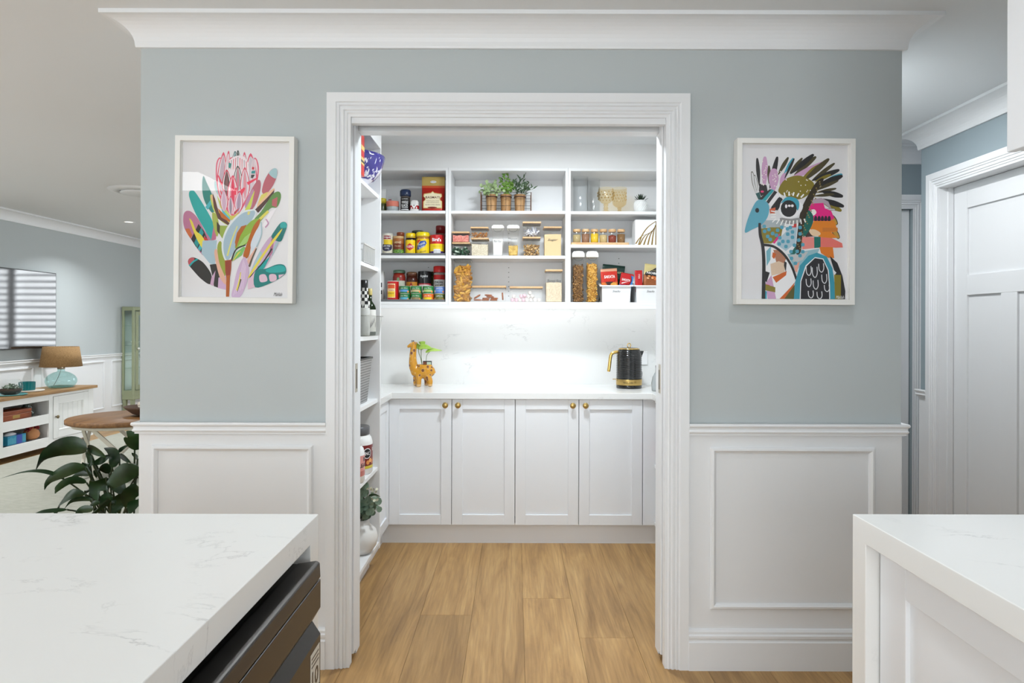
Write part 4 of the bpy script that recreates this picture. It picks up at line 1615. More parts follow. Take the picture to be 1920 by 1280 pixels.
# ---- middle bay: storage containers
def container(label, u0, u1, v0, v1, z0, fill, fillmat_, name='storage_container', Yf=4.19, depth=None, lid=.011, text=None, tv=None, txtcol=(40, 40, 40), group='bamboo lidded containers', lidmat=None, tw=.55):
    x0, x1 = PX(u0, Yf), PX(u1, Yf)
    cx = (x0 + x1) / 2
    wd = (x1 - x0) / 2 - .0012
    dp = (depth or (x1 - x0)) / 2
    h = PZ(v1, Yf) - z0
    cy = Yf + dp
    t = thing(name, label, 'container', (cx, cy, z0), 0, group)
    hb = h - lid
    w_ = wd - .003
    d_ = dp - .003
    b = MB()
    b.box(-w_, w_, -d_, d_, .0004, hb)
    b.f.pop(1)
    b.c.pop()
    b.sm.pop()
    b.build('clear_box', G_PLASTIC, t, .003)
    l = MB().box(-wd, wd, -dp, dp, hb, h).build('lid', lidmat or M_BAMBOO, t, .003, 3)
    MB().box(-wd + .004, wd - .004, -dp + .004, dp - .004, hb - .005, hb).build('silicone_seal', G_FROST, l)
    if fill and fillmat_:
        n = 8
        hf = hb * fill
        q = w_ - .0025
        e = d_ - .0025
        rnd = random.Random(int(u0 * 7 + v1))
        b = MB()
        top = [[(-q + 2 * q * i / n, -e + 2 * e * j / n, hf + (rnd.uniform(-.003, .003) if hf > .01 else 0)) for i in range(n + 1)] for j in range(n + 1)]
        v = [p for row in top for p in row]
        bot = [(p[0], p[1], .003) for p in v]
        fs = []
        N1 = n + 1
        for j in range(n):
            for i in range(n):
                fs.append((j * N1 + i, j * N1 + i + 1, (j + 1) * N1 + i + 1, (j + 1) * N1 + i))
        K = N1 * N1
        for i in range(n):
            fs.append((i, i + 1, K + i + 1, K + i))
            fs.append((n * N1 + i, n * N1 + i + 1, K + n * N1 + i + 1, K + n * N1 + i))
            fs.append((i * N1, (i + 1) * N1, K + (i + 1) * N1, K + i * N1))
            fs.append((i * N1 + n, (i + 1) * N1 + n, K + (i + 1) * N1 + n, K + i * N1 + n))
        fs.append((K, K + n, K + n * N1 + n, K + n * N1))
        b.add(v + bot, fs, False)
        tag(b.build('contents', fillmat_, t), kind='stuff')
    if text:
        b = MB().col(*txtcol)
        b.text(text, flatf(-d_ - .0006, 0, PZ(tv, Yf) - z0), wd * 2 * tw, .018, .35)
        b.build('lettering', M_INK, t)
    return t, w_, d_, hb


def scatter(t, name, w_, d_, z0, z1, n, piece, material, seed=1):
    rnd = random.Random(seed)
    b = MB()
    for k in range(n):
        # favour the faces one can see
        x = rnd.uniform(-w_, w_)
        y = -d_ + (rnd.random() ** 2) * d_ * 1.6
        zz = z0 + (z1 - z0) * k / max(1, n - 1)
        piece(b, Vector((x, y, zz)), rnd)
    return tag(b.build(name, material, t), kind='stuff')


def rotated(rnd):
    return Matrix.Rotation(rnd.uniform(0, 6.28), 3, 'Z') @ Matrix.Rotation(rnd.uniform(-1.6, 1.6), 3, 'X') @ Matrix.Rotation(rnd.uniform(0, 6.28), 3, 'Y')


def nut(size, cols, flat=.6):
    def f(b, p, rnd):
        b.cur = C(*rnd.choice(cols))
        M_ = rotated(rnd)
        s_ = size * rnd.uniform(.7, 1.15)
        q = [Vector(v) for v in ((s_, 0, 0), (-s_, 0, 0), (0, s_ * .8, 0), (0, -s_ * .8, 0), (0, 0, s_ * flat), (0, 0, -s_ * flat), (s_ * .6, s_ * .5, s_ * .35), (-s_ * .6, -s_ * .5, s_ * .35))]
        v = [p + M_ @ a for a in q[:6]]
        b.add(v, [(0, 2, 4), (2, 1, 4), (1, 3, 4), (3, 0, 4), (2, 0, 5), (1, 2, 5), (3, 1, 5), (0, 3, 5)], True)
    return f


def stick(ln, r, cols, hollow=False, n=8):
    def f(b, p, rnd):
        b.cur = C(*rnd.choice(cols))
        d = (rotated(rnd) @ Vector((1, 0, 0))) * ln / 2
        if abs(d.y) > ln * .3:
            d.y *= .4
        b.tube([p - d, p + d], r, n, not hollow)
    return f


F_PINK = fillmat('pink_sweets', [C(206, 110, 100), C(226, 140, 128), C(236, 170, 156)], 130)
F_OATS = fillmat('rolled_oats', [C(198, 184, 156), C(222, 210, 186), C(236, 228, 208)], 260)
F_FLOUR = fillmat('white_flour', [C(240, 240, 238), C(246, 246, 245)], 60, bump=.05)
F_SUGAR = fillmat('raw_sugar', [C(214, 186, 142), C(222, 194, 150)], 900, bump=.1)
F_RICE = fillmat('white_rice', [C(206, 184, 150), C(224, 206, 176), C(238, 224, 200)], 330, stretch=(1, 1, .6))
F_CORN = fillmat('popping_corn', [C(170, 128, 50), C(206, 168, 74), C(226, 196, 110)], 170)
zm = SH[(1, 1)]
# stack beside the left upright
zl = PZ(453.5, 4.19)
t, w_, d_, hb = container('lower container of dark green wrapped sweets with bamboo lid', 846.5, 881, 479, 454, zm, 0, None)
scatter(t, 'contents', w_ - .006, d_ - .006, .006, .05, 60, stick(.024, .006, [(26, 52, 34), (34, 66, 44), (60, 100, 74), (190, 206, 190)]), M_GLOSS, 3)
t, w_, d_, hb = container('small container of pink sweets stacked on the dark green ones', 846.5, 880, 453, 434, zm + PZ(454, 4.19) - zm, .75, F_PINK)
t, w_, d_, hb = container('container of rolled oats under the nut container', 882, 916, 479, 445.5, zm, .70, F_OATS)
t, w_, d_, hb = container('small container of cashew nuts stacked on the oats', 881, 915.5, 445, 425, PZ(445.5, 4.19), 0, None)
scatter(t, 'contents', w_ - .006, d_ - .006, .004, .034, 120, nut(.0065, [(206, 140, 70), (190, 120, 56), (222, 164, 96), (160, 96, 44)]), M_GRAIN, 5)
t, w_, d_, hb = container('container of shelled walnuts under the silver sticks', 979, 1013.5, 479, 443.5, zm, 0, None)
scatter(t, 'contents', w_ - .007, d_ - .006, .005, .074, 210, nut(.0085, [(206, 170, 116), (186, 146, 92), (222, 190, 140), (150, 112, 68)], .7), M_GRAIN, 6)
t, w_, d_, hb = container('container of silver grey sticks stacked on the walnuts', 979, 1014.5, 443, 415, PZ(443.5, 4.19), 0, None)
scatter(t, 'contents', w_ - .024, d_ - .012, .016, .046, 46, stick(.05, .0045, [(214, 212, 216), (186, 186, 194), (150, 150, 160), (232, 230, 232)]), M_GLOSS, 8)
t, w_, d_, hb = container('tall container of pale brown sugar with script lettering', 1018.5, 1053.5, 479, 424, zm, .78, F_SUGAR, text='Sugar', tv=449.5)
# pour jugs with white lids


def jug(label, u0, u1, v1, z0, Yf=4.19, group='pour jugs with white lids', text=None, tv=None, depth=.11):
    x0, x1 = PX(u0, Yf), PX(u1, Yf)
    cx = (x0 + x1) / 2
    wd = (x1 - x0) / 2 - .001
    h = PZ(v1, Yf) - z0
    dp = depth / 2
    t = thing('pour_jug', label, 'container', (cx, Yf + dp, z0), 0, group)
    b = MB()
    b.frustum(-wd * .72, wd * .72, -dp * .85, dp * .85, .0004, -wd * .93, wd * .93, -dp, dp, h * .90)
    b.f.pop(1)
    b.c.pop()
    b.sm.pop()
    b.build('clear_body', G_PLASTIC, t, .006, 3)
    b = MB().col(240, 238, 232)
    b.frustum(-wd, wd, -dp * 1.04, dp * 1.04, h * .88, -wd * .98, wd * .98, -dp, dp, h * .955)
    b.frustum(-wd * .98, wd * .98, -dp, dp, h * .955, -wd * .72, wd * .72, -dp * .8, dp * .8, h)
    l = b.build('lid', M_GLOSS, t, .004, 3)
    MB().col(206, 204, 198).box(-wd * .38, wd * .38, -dp * .85, -dp * .55, h * .985, h * 1.004).build('pour_flap', M_GLOSS, l, .001)
    b = MB()
    pts = [(wd * .7 * math.cos(a), -dp * 1.0 - .001, h * .875 - wd * .55 * math.sin(a)) for a in [PI * i / 10 for i in range(11)]]
    b.tube(pts, .0012, 6).build('moulded_lip', G_FROST, t)
    if text:
        b = MB().col(70, 66, 62)
        zz = PZ(tv, Yf) - z0
        b.text(text, flatf(-dp - .0008, 0, zz), wd * 1.25, .016, .35)
        b.build('lettering', M_INK, t)
    return t, wd, dp, h


def jug_fill(t, wd, dp, h, f_, m_):
    b = MB()
    b.frustum(-wd * .68, wd * .68, -dp * .8, dp * .8, .004, -wd * (.68 + .2 * f_), wd * (.68 + .2 * f_), -dp * .9, dp * .9, h * .9 * f_)
    return tag(b.build('contents', m_, t, .004), kind='stuff')


t, wd, dp, h = jug('clear pour jug of plain white flour with white lid', 920.5, 945, 421, zm, text='Plain Flour', tv=452)
jug_fill(t, wd, dp, h, .60, F_FLOUR)
t, wd, dp, h = jug('clear pour jug a third full of popping corn', 949.5, 974, 421, zm, text='Popcorn', tv=448)
jug_fill(t, wd, dp, h, .36, F_CORN)
scatter(t, 'loose_kernels', wd * .66, dp * .8, .006, h * .35, 260, nut(.0045, [(214, 176, 84), (186, 144, 56), (232, 204, 130)], .8), M_GRAIN, 3)

zm2 = SH[(1, 2)]
t, w_, d_, hb = container('tall container packed with rigatoni pasta tubes', 850, 884, 566, 485.5, zm2, 0, None, lid=.012, lidmat=G_FROST, group='containers on the bottom shelf')
tag(MB().box(-w_ + .014, w_ - .014, -d_ + .016, d_ - .004, .004, hb * .82).build('inner_pasta', fillmat('pasta_core', [C(150, 100, 26), C(186, 132, 40), C(206, 154, 60)], 60, stretch=(.5, 1, 1.6)), t), kind='stuff')
scatter(t, 'contents', w_ - .014, d_ - .010, .010, hb * .86, 240, stick(.042, .0078, [(206, 150, 44), (190, 132, 34), (220, 170, 66), (176, 118, 30)], True), M_GRAIN, 11)
t, w_, d_, hb = container('wide bamboo lidded container of ginger biscuits', 884.5, 949, 566, 535.5, zm2, 0, None, depth=.12, lid=.013, group='containers on the bottom shelf')
bx, by = t.location.x, t.location.y
for q, (dx, dz, ry, rx, lay) in enumerate([(-.075, .006, 0, 0, 0), (-.025, .006, 0, 0, 0), (.028, .006, 0, 0, 0), (-.02, .016, 0, 0, 0), (.032, .016, 0, 0, 0), (-.078, .0270, -.55, 0, 0), (.006, .0265, .05, 0, 0), (-.005, .0365, .06, 0, 0), (.086, .030, 1.5, 0, 0)]):
    pr = [(.0001, -.0045), (.022, -.0045), (.0245, -.002), (.0245, .002), (.022, .0042), (.0001, .0045)]
    o = MB().col(166, 92, 44).lathe(pr, 24).build('ginger_biscuit', mat('ginger_biscuit_crumb', C(164, 92, 46), .8), None)
    o.location = (bx + dx, by - d_ + .034, zm2 + .0085 + dz)
    o.rotation_euler = (0, ry, 0)
    tag(o, ['ginger biscuit lying on the container floor under the slanted one', 'ginger biscuit lying flat in the middle of the container floor', 'ginger biscuit lying flat on the container floor beside the upright one', 'ginger biscuit flat on the second layer, farther from the upright one', 'ginger biscuit flat on the second layer next to the upright one', 'ginger biscuit leaning at a slant on the pile', 'ginger biscuit on the third layer of the pile', 'topmost ginger biscuit of the pile', 'ginger biscuit standing upright on edge beside the pile'][q], 'biscuit', 'ginger biscuits in the container')
t, w_, d_, hb = container('wide bamboo lidded container of marshmallows', 955, 1018, 566, 536.5, zm2, 0, None, depth=.12, lid=.013, group='containers on the bottom shelf')
bx, by = t.location.x, t.location.y
rnd = random.Random(9)
marsh = [(-.088, 0, 0), (-.064, 0, 0), (-.041, 0, 0), (-.017, 0, 0), (.006, 0, 0), (.031, 0, 0), (.057, 0, 0), (.083, 0, 0),
         (-.080, .022, .3), (-.032, .0235, .5), (-.010, .0265, .7), (.014, .022, .1), (.040, .023, 1.5), (.024, .045, .2)]
for q, (dx, dz, rot_) in enumerate(marsh):
    pk = q % 3 != 2 and dx < .0
    cc = (232, 196, 206) if pk else (240, 232, 226)
    o = MB().col(*cc).lathe([(.0001, -.0105), (.0085, -.0105), (.0104, -.0085), (.0104, .0085), (.0085, .0105), (.0001, .0105)], 18).build('marshmallow', M_INK, None)
    o.location = (bx + dx, by - d_ + .02 + (q % 3) * .003, zm2 + .0145 + dz)
    o.rotation_euler = (rnd.uniform(-.2, .2), rot_, rnd.uniform(0, 3))
    tag(o, ('topmost cream white marshmallow of the pile' if q == 13 else 'cream white marshmallow lying on its side in the upper layer' if q == 12 else '%s marshmallow in the %s layer of the wide container' % ('pale pink' if pk else 'cream white', 'bottom' if dz == 0 else 'upper')), 'marshmallow', '%s marshmallows in the container' % ('pink' if pk else 'white'))
t, w_, d_, hb = container('tall container of basmati rice with script lettering', 1022, 1055, 566, 504.5, zm2, .64, F_RICE, text='Basmati Rice', tv=526, lid=.013, group='containers on the bottom shelf', tw=.78)

# ---- middle bay: wire basket with three potted plants
z = SH[(1, 0)]
Yb = 4.215
xa, xb = PX(901, Yb), PX(995, Yb)
hb_ = PZ(360.5, Yb) - z
wb_ = thing('wire_basket', 'dark wire basket holding three potted plants on the top shelf', 'basket', ((xa + xb) / 2, Yb + .05, z))
hw = (xb - xa) / 2
b = MB()
for sy in (-.05, .05):
    for zz in (.002, hb_ * .31, hb_ * .68, hb_):
        b.cyl((-hw, sy, zz), (hw, sy, zz), .0012, 6)
    for q in range(11):
        x = -hw + 2 * hw * q / 10
        b.cyl((x, sy, .002), (x, sy, hb_), .0009, 6)
for q in range(11):
    x = -hw + 2 * hw * q / 10
    b.cyl((x, -.05, .0015), (x, .05, .0015), .0009, 6)
for sx in (-1, 1):
    for zz in (.35, .68, 1):
        b.cyl((sx * hw, -.05, hb_ * zz), (sx * hw, .05, hb_ * zz), .0012, 6)
b.build('wire_mesh', M_BLACKMETAL, wb_)
for sx in (-1, 1):
    MB().box(sx * hw - .003, sx * hw + .003, -.052, -.046, 0, hb_ + .001).build('corner_post', M_RUST, wb_)
    MB().box(sx * hw - .003, sx * hw + .003, .046, .052, 0, hb_ + .001).build('corner_post', M_RUST, wb_)


def disc_leaf(b, p, r, nrm, n=8, cup=.15):
    nrm = Vector(nrm).normalized()
    a = nrm.orthogonal().normalized()
    c_ = nrm.cross(a)
    v = [p - nrm * r * cup]
    for i in range(n):
        t_ = 2 * PI * i / n
        v.append(p + (a * math.cos(t_) * r * 1.05 + c_ * math.sin(t_) * r * .9))
    b.add(v, [(0, 1 + i, 1 + (i + 1) % n) for i in range(n)], True)


pots = [(921, 'stave pot of pale round eucalyptus leaves'), (948, 'stave pot of bright green bushy leaves'), (974, 'stave pot of dark narrow olive leaves')]
for k, (u, lb) in enumerate(pots):
    px_ = PX(u, Yb + .05)
    t = thing('potted_plant', lb + ' in the wire basket', 'plant', (px_, Yb + .05, z + .003), 0, 'plants in the wire basket')
    hp = .115
    MB().lathe([(.030, 0), (.037, hp), (.033, hp), (.028, hp * .75)], 14, caps=False).build('wooden_pot', M_POTWOOD, t, recalc=False)
    MB().lathe([(.0001, hp * .78), (.031, hp * .78)], 14, caps=False).build('soil', M_SOIL, t, recalc=False)
    MB().lathe([(.0375, hp * .82), (.0385, hp * .84), (.0385, hp * .88), (.0375, hp * .90)], 14, caps=False).build('pot_band', M_RUST, t)
    rnd = random.Random(20 + k)
    st = MB()
    lf = MB()
    if k == 0:
        tips = [(-.062, -.02, .175), (-.05, -.03, .155), (-.03, -.01, .20), (0.02, -.02, .185), (.04, -.03, .17), (.06, -.02, .15), (-.015, .02, .19), (.03, .02, .205), (-.07, .01, .14), (.075, -.03, .135), (-.04, -.045, .12)]
    elif k == 1:
        tips = [(-.03, -.02, .20), (-.01, -.03, .235), (.02, -.01, .21), (.045, -.02, .18), (.05, .0, .20), (-.03, .01, .225), (.03, .02, .165), (.0, -.035, .17), (.035, -.035, .15), (-.04, -.03, .16), (.06, -.02, .15), (.015, -.02, .25)]
    else:
        tips = [(-.04, -.02, .19), (.0, -.02, .215), (.03, -.02, .235), (.06, -.02, .19), (.08, .0, .165), (.085, -.02, .15), (-.05, -.03, .145), (-.02, .02, .20), (.045, -.03, .15), (.02, -.04, .165)]
    for ti, tp in enumerate(tips):
        tp = Vector(tp)
        base = Vector((tp.x * .2, tp.y * .2, hp * .78))
        mid = base.lerp(tp, .55) + Vector((-tp.x * .12, 0, .012))
        sp_ = crv([base, mid, tp], 5, False)
        st.tube(sp_, .0011, 5)
        nl = 9 if k < 2 else 7
        for q in range(nl):
            t_ = .35 + .65 * q / (nl - 1)
            p = sp_[min(len(sp_) - 1, int(t_ * (len(sp_) - 1)))]
            sd = Vector((rnd.uniform(-1, 1), rnd.uniform(-1, .6), rnd.uniform(-.3, .8))).normalized()
            if k == 0:
                disc_leaf(lf, p + sd * .010, rnd.uniform(.0085, .0125), sd + Vector((0, -1.2, .3)))
            elif k == 1:
                tgt = p + sd * rnd.uniform(.016, .024)
                leaf_blade(lf, [p, (p + tgt) / 2 + Vector((0, 0, .003)), tgt], .013, sd.cross(Vector((0, -1, .2))), 2)
            else:
                tgt = p + (sd + Vector((0, 0, .5))) * rnd.uniform(.022, .034)
                leaf_blade(lf, [p, (p + tgt) / 2 + Vector((0, 0, .003)), tgt], .009, sd.cross(Vector((0, -1, .2))), 2)
    st.build('stems', M_STEM, t)
    tag(lf.build('foliage', [M_EUC, M_EUC2, M_EUC3][k], t, recalc=False), kind='stuff')

# ---- right bay, top shelf
z = SH[(2, 0)]
for (u0, u1, v1, Y, lb) in ((1073.5, 1102, 332, 4.25, 'taller clear glass cylinder vase beside the bay upright'), (1100, 1124.5, 336, 4.36, 'shorter clear glass cylinder vase set behind the amber goblets')):
    cx, r, h = place(u0, u1, v1, Y, z)
    o = MB().lathe([(r * .9, 0), (r, .006), (r, h), (r - .003, h), (r - .003, .01), (.0001, .01)], 36).build('glass_vase', G_VASE, None)
    o.location = (cx, Y, z)
    tag(o, lb, 'vase', 'clear cylinder vases')
for (u0, u1, v1, Y, lb, gl) in ((1119.5, 1151, 352, 4.235, 'round bowled amber glass goblet', 0), (1147, 1174.5, 352, 4.31, 'straight sided amber glass goblet', 1)):
    cx, r, h = place(u0, u1, v1, Y, z)
    t = thing('amber_goblet', lb + ' on the top shelf', 'goblet', (cx, Y, z), 0, 'amber goblets')
    if gl == 0:
        pr = [(r * .22, h * .36), (r * .5, h * .40), (r * .85, h * .52), (r, h * .68), (r * .98, h * .84), (r * .86, h * .97), (r * .84, h)]
    else:
        pr = [(r * .22, h * .26), (r * .55, h * .30), (r * .88, h * .38), (r * .96, h * .48), (r * .97, h * .75), (r, h)]
    MB().lathe(pr, 32, caps=False).build('bowl', G_AMBER, t)
    hs = pr[0][1]
    ft = MB().lathe([(r * .62, 0), (r * .62, h * .02), (r * .45, h * .06), (r * .2, h * .10), (r * .26, hs * .42), (r * .3, hs * .55), (r * .18, hs * .7), (r * .3, hs * .85), (r * .24, hs)], 28).build('stem_foot', G_AMBER, t)
    # raised dimples round the bowl
    b = MB()
    for row in range(3):
        for q in range(14):
            a = 2 * PI * (q + .5 * (row % 2)) / 14
            zz = h * (.56 + .12 * row)
            rr = r * (.93 if gl else [.90, .99, .985][row])
            b.ball((rr * math.cos(a), rr * math.sin(a), zz), r * .085, 8, 4)
    tag(b.build('raised_pattern', G_AMBER, t), kind='stuff')

cx, r, h = place(1187.5, 1213.5, 375, 4.245, z)
t = thing('potted_succulent', 'dark spiky succulent in a white textured pot', 'plant', (cx, 4.245, z))
b = MB().col(240, 240, 238)
n = 20
prof = [(.62, 0), (.82, .15), (.98, .4), (1.0, .6), (.9, .82), (.72, .97), (.66, 1.0)]
o0 = 0
vv = []
for k, (a_, f_) in enumerate(prof):
    for i in range(n * 2):
        tt = 2 * PI * (i + k * .8) / (n * 2)
        rr = r * a_ * (1 + (.035 if (i + k) % 2 else -.02))
        vv.append((rr * math.cos(tt), rr * math.sin(tt), h * f_))
k2 = n * 2
fs = []
for k in range(len(prof) - 1):
    for i in range(k2):
        fs.append((k * k2 + i, k * k2 + (i + 1) % k2, (k + 1) * k2 + (i + 1) % k2, (k + 1) * k2 + i))
fs.append(tuple(reversed(range(k2))))
b.add(vv, fs, False)
b.build('textured_pot', M_CERAMIC, t)
MB().lathe([(.0001, h * .93), (r * .68, h * .93)], 18, caps=False).build('soil', M_SOIL, t, recalc=False)
rnd = random.Random(2)
for q in range(17):
    a = q * 2.399
    el = .35 + 1.1 * (q / 16)
    ln = .045 - .006 * (q / 16)
    d = Vector((math.cos(a) * math.cos(el), math.sin(a) * math.cos(el), math.sin(el)))
    p0 = Vector((0, 0, h * .9)) + d * .006
    b = MB()
    leaf_blade(b, [p0, p0 + d * ln * .55 + Vector((0, 0, .002)), p0 + d * ln + Vector((0, 0, .006))], .012, d.cross(Vector((0, 0, 1))), 3, .35)
    b.build('leaf', M_SUCC, t, recalc=False, solid=.0015)

# ---- right bay, spice tray and leaf block
z = SH[(2, 1)]
Y0 = 4.195
xa, xb = PX(1070.5, Y0), PX(1179, Y0)
o = MB().box(xa, xb, Y0, Y0 + .075, z, z + .017).build('spice_rack', M_BAMBOO, None, .002)
tag(o, 'low bamboo block under the six little spice jars', 'spice rack')
sp_cols = [((168, 146, 100), (190, 168, 120), 'olive tan'), ((134, 92, 66), (156, 112, 84), 'cinnamon brown'), ((220, 178, 20), (232, 192, 40), 'bright yellow'),
           ((186, 158, 104), (206, 178, 124), 'pale tan'), ((122, 44, 22), (146, 60, 34), 'dark red'), ((120, 84, 40), (146, 104, 56), 'herb brown')]
for q, (c0, c1, nm) in enumerate(sp_cols):
    u = 1081 + 16.6 * q
    Yc = Y0 + .036
    r = .0262
    h = PZ(428, Y0) - z - .017
    t = thing('spice_jar', 'small bamboo lidded jar of %s spice on the block' % nm, 'jar', (PX(u, Yc), Yc, z + .017), 0, 'spice jars on the bamboo block')
    MB().lathe([(r * .9, 0), (r, .003), (r, h * .66), (r * .86, h * .77), (r * .86, h * .80)], 24, caps=False).build('jar_glass', G_CLEAR, t)
    MB().lathe([(r * .86, .002), (r * .94, .004), (r * .94, h * [.58, .66, .68, .56, .52, .64][q]), (.0001, h * .62)], 20).build('contents', fillmat('spice_%d' % q, [C(*c0), C(*c1)], 700, bump=.1), t)
    MB().lathe([(r * .82, h * .79), (r * .95, h * .82), (r * .95, h * .97), (r * .9, h)], 24).build('lid', M_BAMBOO, t)
x0 = PX(1190.5, 4.2)
zt_ = PZ(410.5, 4.2) - z
t = thing('napkin_block', 'white boxed napkins with gilded leaf fan on the front', 'box', (x0 + .085, 4.27, z))
MB().col(242, 242, 240).box(-.083, .085, -.06, .06, 0, zt_).build('box', M_INK, t, .001)
b = MB()
yf = -.0605
cxp = PX(1230, 4.2) - (x0 + .085)
apex = zt_ * .94
for q in range(-5, 6):
    x1 = cxp + q * .0235
    tp = (cxp + q * .0035, apex - abs(q) * .0125 - (.012 if q else 0))
    b0 = (cxp + q * .0260, .004 if abs(q) < 5 else .010)
    pts = [tp, ((tp[0] + b0[0]) / 2 + q * .0030, (tp[1] + b0[1]) / 2 + .004 * abs(q) * .8), b0]
    c3 = [Vector((p[0], yf, p[1])) for p in pts]
    sp2 = crv(c3, 6, False)
    v = []
    for i, p in enumerate(sp2):
        wv = .0022 + .0028 * (i / (len(sp2) - 1))
        if p.x > .084:
            p.x = .084
        v += [(max(-.083, p.x - wv), yf, p.z), (min(.085, p.x + wv), yf, p.z)]
    b.add(v, [(2 * i, 2 * i + 1, 2 * i + 3, 2 * i + 2) for i in range(len(sp2) - 1)], False)
for sg in (-1, 1):
    pts = [(cxp, apex), (cxp + sg * .050, apex - .036), (cxp + sg * .088, apex - .088), (cxp + sg * .112, .003)]
    sp2 = crv([Vector((p[0], yf, p[1])) for p in pts], 6, False)
    v = []
    for i, p in enumerate(sp2):
        v += [(max(-.083, min(.085, p.x - .004)), yf - .0003, p.z), (max(-.083, min(.085, p.x + .004)), yf - .0003, p.z)]
    b.add(v, [(2 * i, 2 * i + 1, 2 * i + 3, 2 * i + 2) for i in range(len(sp2) - 1)], False)
b.box(-.083, .085, yf - .0004, yf, 0, .004)
b.build('gilded_leaf_motif', mat('antique_gold', C(150, 120, 60), .35, .8), t)

# ---- right bay, bottom shelf
z = SH[(2, 2)]
t, wd, dp, h = jug('tall pour jug of brown bran cereal', 1072, 1096.5, 470, z)
jug_fill(t, wd * .9, dp * .9, h, .80, fillmat('bran_core', [C(96, 66, 36), C(130, 92, 50), C(160, 118, 68)], 130))
scatter(t, 'contents', wd * .80, dp * .9, .006, h * .74, 420, nut(.0075, [(150, 108, 58), (126, 88, 46), (174, 132, 80), (96, 64, 34)], .35), M_GRAIN, 31)
t, wd, dp, h = jug('tall pour jug of golden corn flakes', 1098.5, 1122.5, 470, z)
jug_fill(t, wd * .9, dp * .9, h, .83, fillmat('flake_core', [C(170, 116, 44), C(206, 152, 62), C(226, 180, 92)], 130))
scatter(t, 'contents', wd * .80, dp * .9, .006, h * .76, 420, nut(.0078, [(222, 172, 80), (206, 150, 56), (236, 194, 110), (180, 122, 44)], .3), M_GRAIN, 32)

tubs = [(1124, 1188, 'first'), (1188.6, 1252, 'second')]
for k, (u0, u1, nm) in enumerate(tubs):
    Yf = 4.185
    x0, x1 = PX(u0, Yf), PX(u1, Yf)
    cx = (x0 + x1) / 2
    hw = (x1 - x0) / 2
    zr = PZ(534, Yf) - z
    zk = PZ(522, Yf) - z
    t = thing('snack_tub', ['white plastic tub lettered Snacks holding cracker packets', 'white plastic tub lettered Snacks holding the nut packet'][k], 'tub', (cx, Yf + .12, z), 0, 'white snack tubs')
    b = MB().col(232, 232, 232)
    wb1, d1 = hw * .82, .10
    wt1, d2 = hw * .86, .115
    # hollow tapered tub
    def rg(w, d, zf, zb_):
        return [(-w, -d, zf), (w, -d, zf), (w, d, zb_), (-w, d, zb_)]
    vs_ = rg(wb1, d1, 0, 0) + rg(wt1, d2, zr, zk) + rg(hw, d2 + .012, zr, zk) + rg(hw, d2 + .012, zr - .010, zk - .010) + rg(wt1 - .004, d2 - .004, zr, zk) + rg(wb1 - .004, d1 - .004, .004, .004)
    fs = [(3, 2, 1, 0)]
    for i in range(4):
        j = (i + 1) % 4
        fs += [(i, j, 4 + j, 4 + i), (12 + i, 12 + j, 8 + j, 8 + i), (8 + i, 8 + j, 16 + j, 16 + i), (16 + i, 16 + j, 20 + j, 20 + i), (4 + i, 4 + j, 12 + j, 12 + i)]
    fs.append((20, 21, 22, 23))
    b.add(vs_, fs, False)
    b.build('tub_body', M_GLOSS, t, .003, 2)
    yat = lambda zz: -(d1 + (d2 - d1) * zz / zr) - .0008
    b = MB().col(60, 60, 60)
    zt2 = PZ(545, Yf) - z
    b.text('Snacks', lambda a, c_: (a, yat(zt2 + c_), zt2 + c_), .050, .014, .4)
    b.build('lettering', M_INK, t)


def packet(label, u0, u1, v0, v1, Y, z0, bands, tilt=0.0, fat=.014, seed=1, name='snack_packet', yaw=0.0, lean=0.0):
    """snack bag with its foot at z0 inside the tub"""
    x0, x1 = PX(u0, Y), PX(u1, Y)
    wd = (x1 - x0) / 2
    h = PZ(v1, Y) - z0
    t = thing(name, label, 'packet', ((x0 + x1) / 2, Y, z0), 0, 'snack packets in the tubs')
    t.rotation_euler = (lean, tilt, yaw)
    bag_mesh(wd, fat, h, bands, .86, wob=.0012, seed=seed).build('pouch', M_FOIL, t)
    return t, wd, h


z0 = z + .008
t, wd, h = packet('dark green chip packet at the back of the cracker tub', 1123, 1165, 540, 496, 4.315, z0, [(2, (16, 44, 36))], .10, .018, 2)
b = MB().col(150, 160, 110)
b.text('CHIPS', flatf(-.02, wd * .4, h * .80), wd * .8, .014)
b.build('lettering', M_INK, t)
t, wd, h = packet('orange cracker packet with red top at the front of the tub', 1129, 1160, 540, 503, 4.225, z0, [(.60, (206, 110, 40)), (.9, (196, 46, 26)), (2, (206, 150, 120))], -.06, .015, 3)
b = MB().col(196, 40, 24)
shape(b, flatf(-.0165), [(-wd * .8, h * .86), (wd * .8, h * .86), (wd * .6, h * .62), (wd * .2, h * .53), (-wd * .2, h * .53), (-wd * .6, h * .62)], 1)
b.col(248, 244, 238)
b.text('SAKATA', flatf(-.0175, 0, h * .75), wd * 1.3, h * .09, .1, .02)
b.col(60, 30, 24)
shape(b, flatf(-.0172), [(-wd * .5, h * .6), (wd * .4, h * .6), (wd * .2, h * .5), (-.1 * wd, h * .47), (-wd * .35, h * .51)], 1)
b.col(224, 160, 70)
shape(b, flatf(-.0176), oval(wd * .45, h * .48, wd * .4, h * .09), 1)
b.build('printed_front', M_FOIL, t)
t, wd, h = packet('red and blue cracker packet leaning beside the orange one', 1155, 1179, 540, 511, 4.235, z0, [(.55, (44, 120, 186)), (2, (186, 34, 34))], .18, .013, 4)
b = MB().col(190, 30, 32)
shape(b, flatf(-.0148), [(-wd * .9, h * .93), (wd * .4, h * .95), (wd * .75, h * .8), (wd * .4, h * .62), (-wd * .9, h * .55)], 1)
b.col(248, 246, 244)
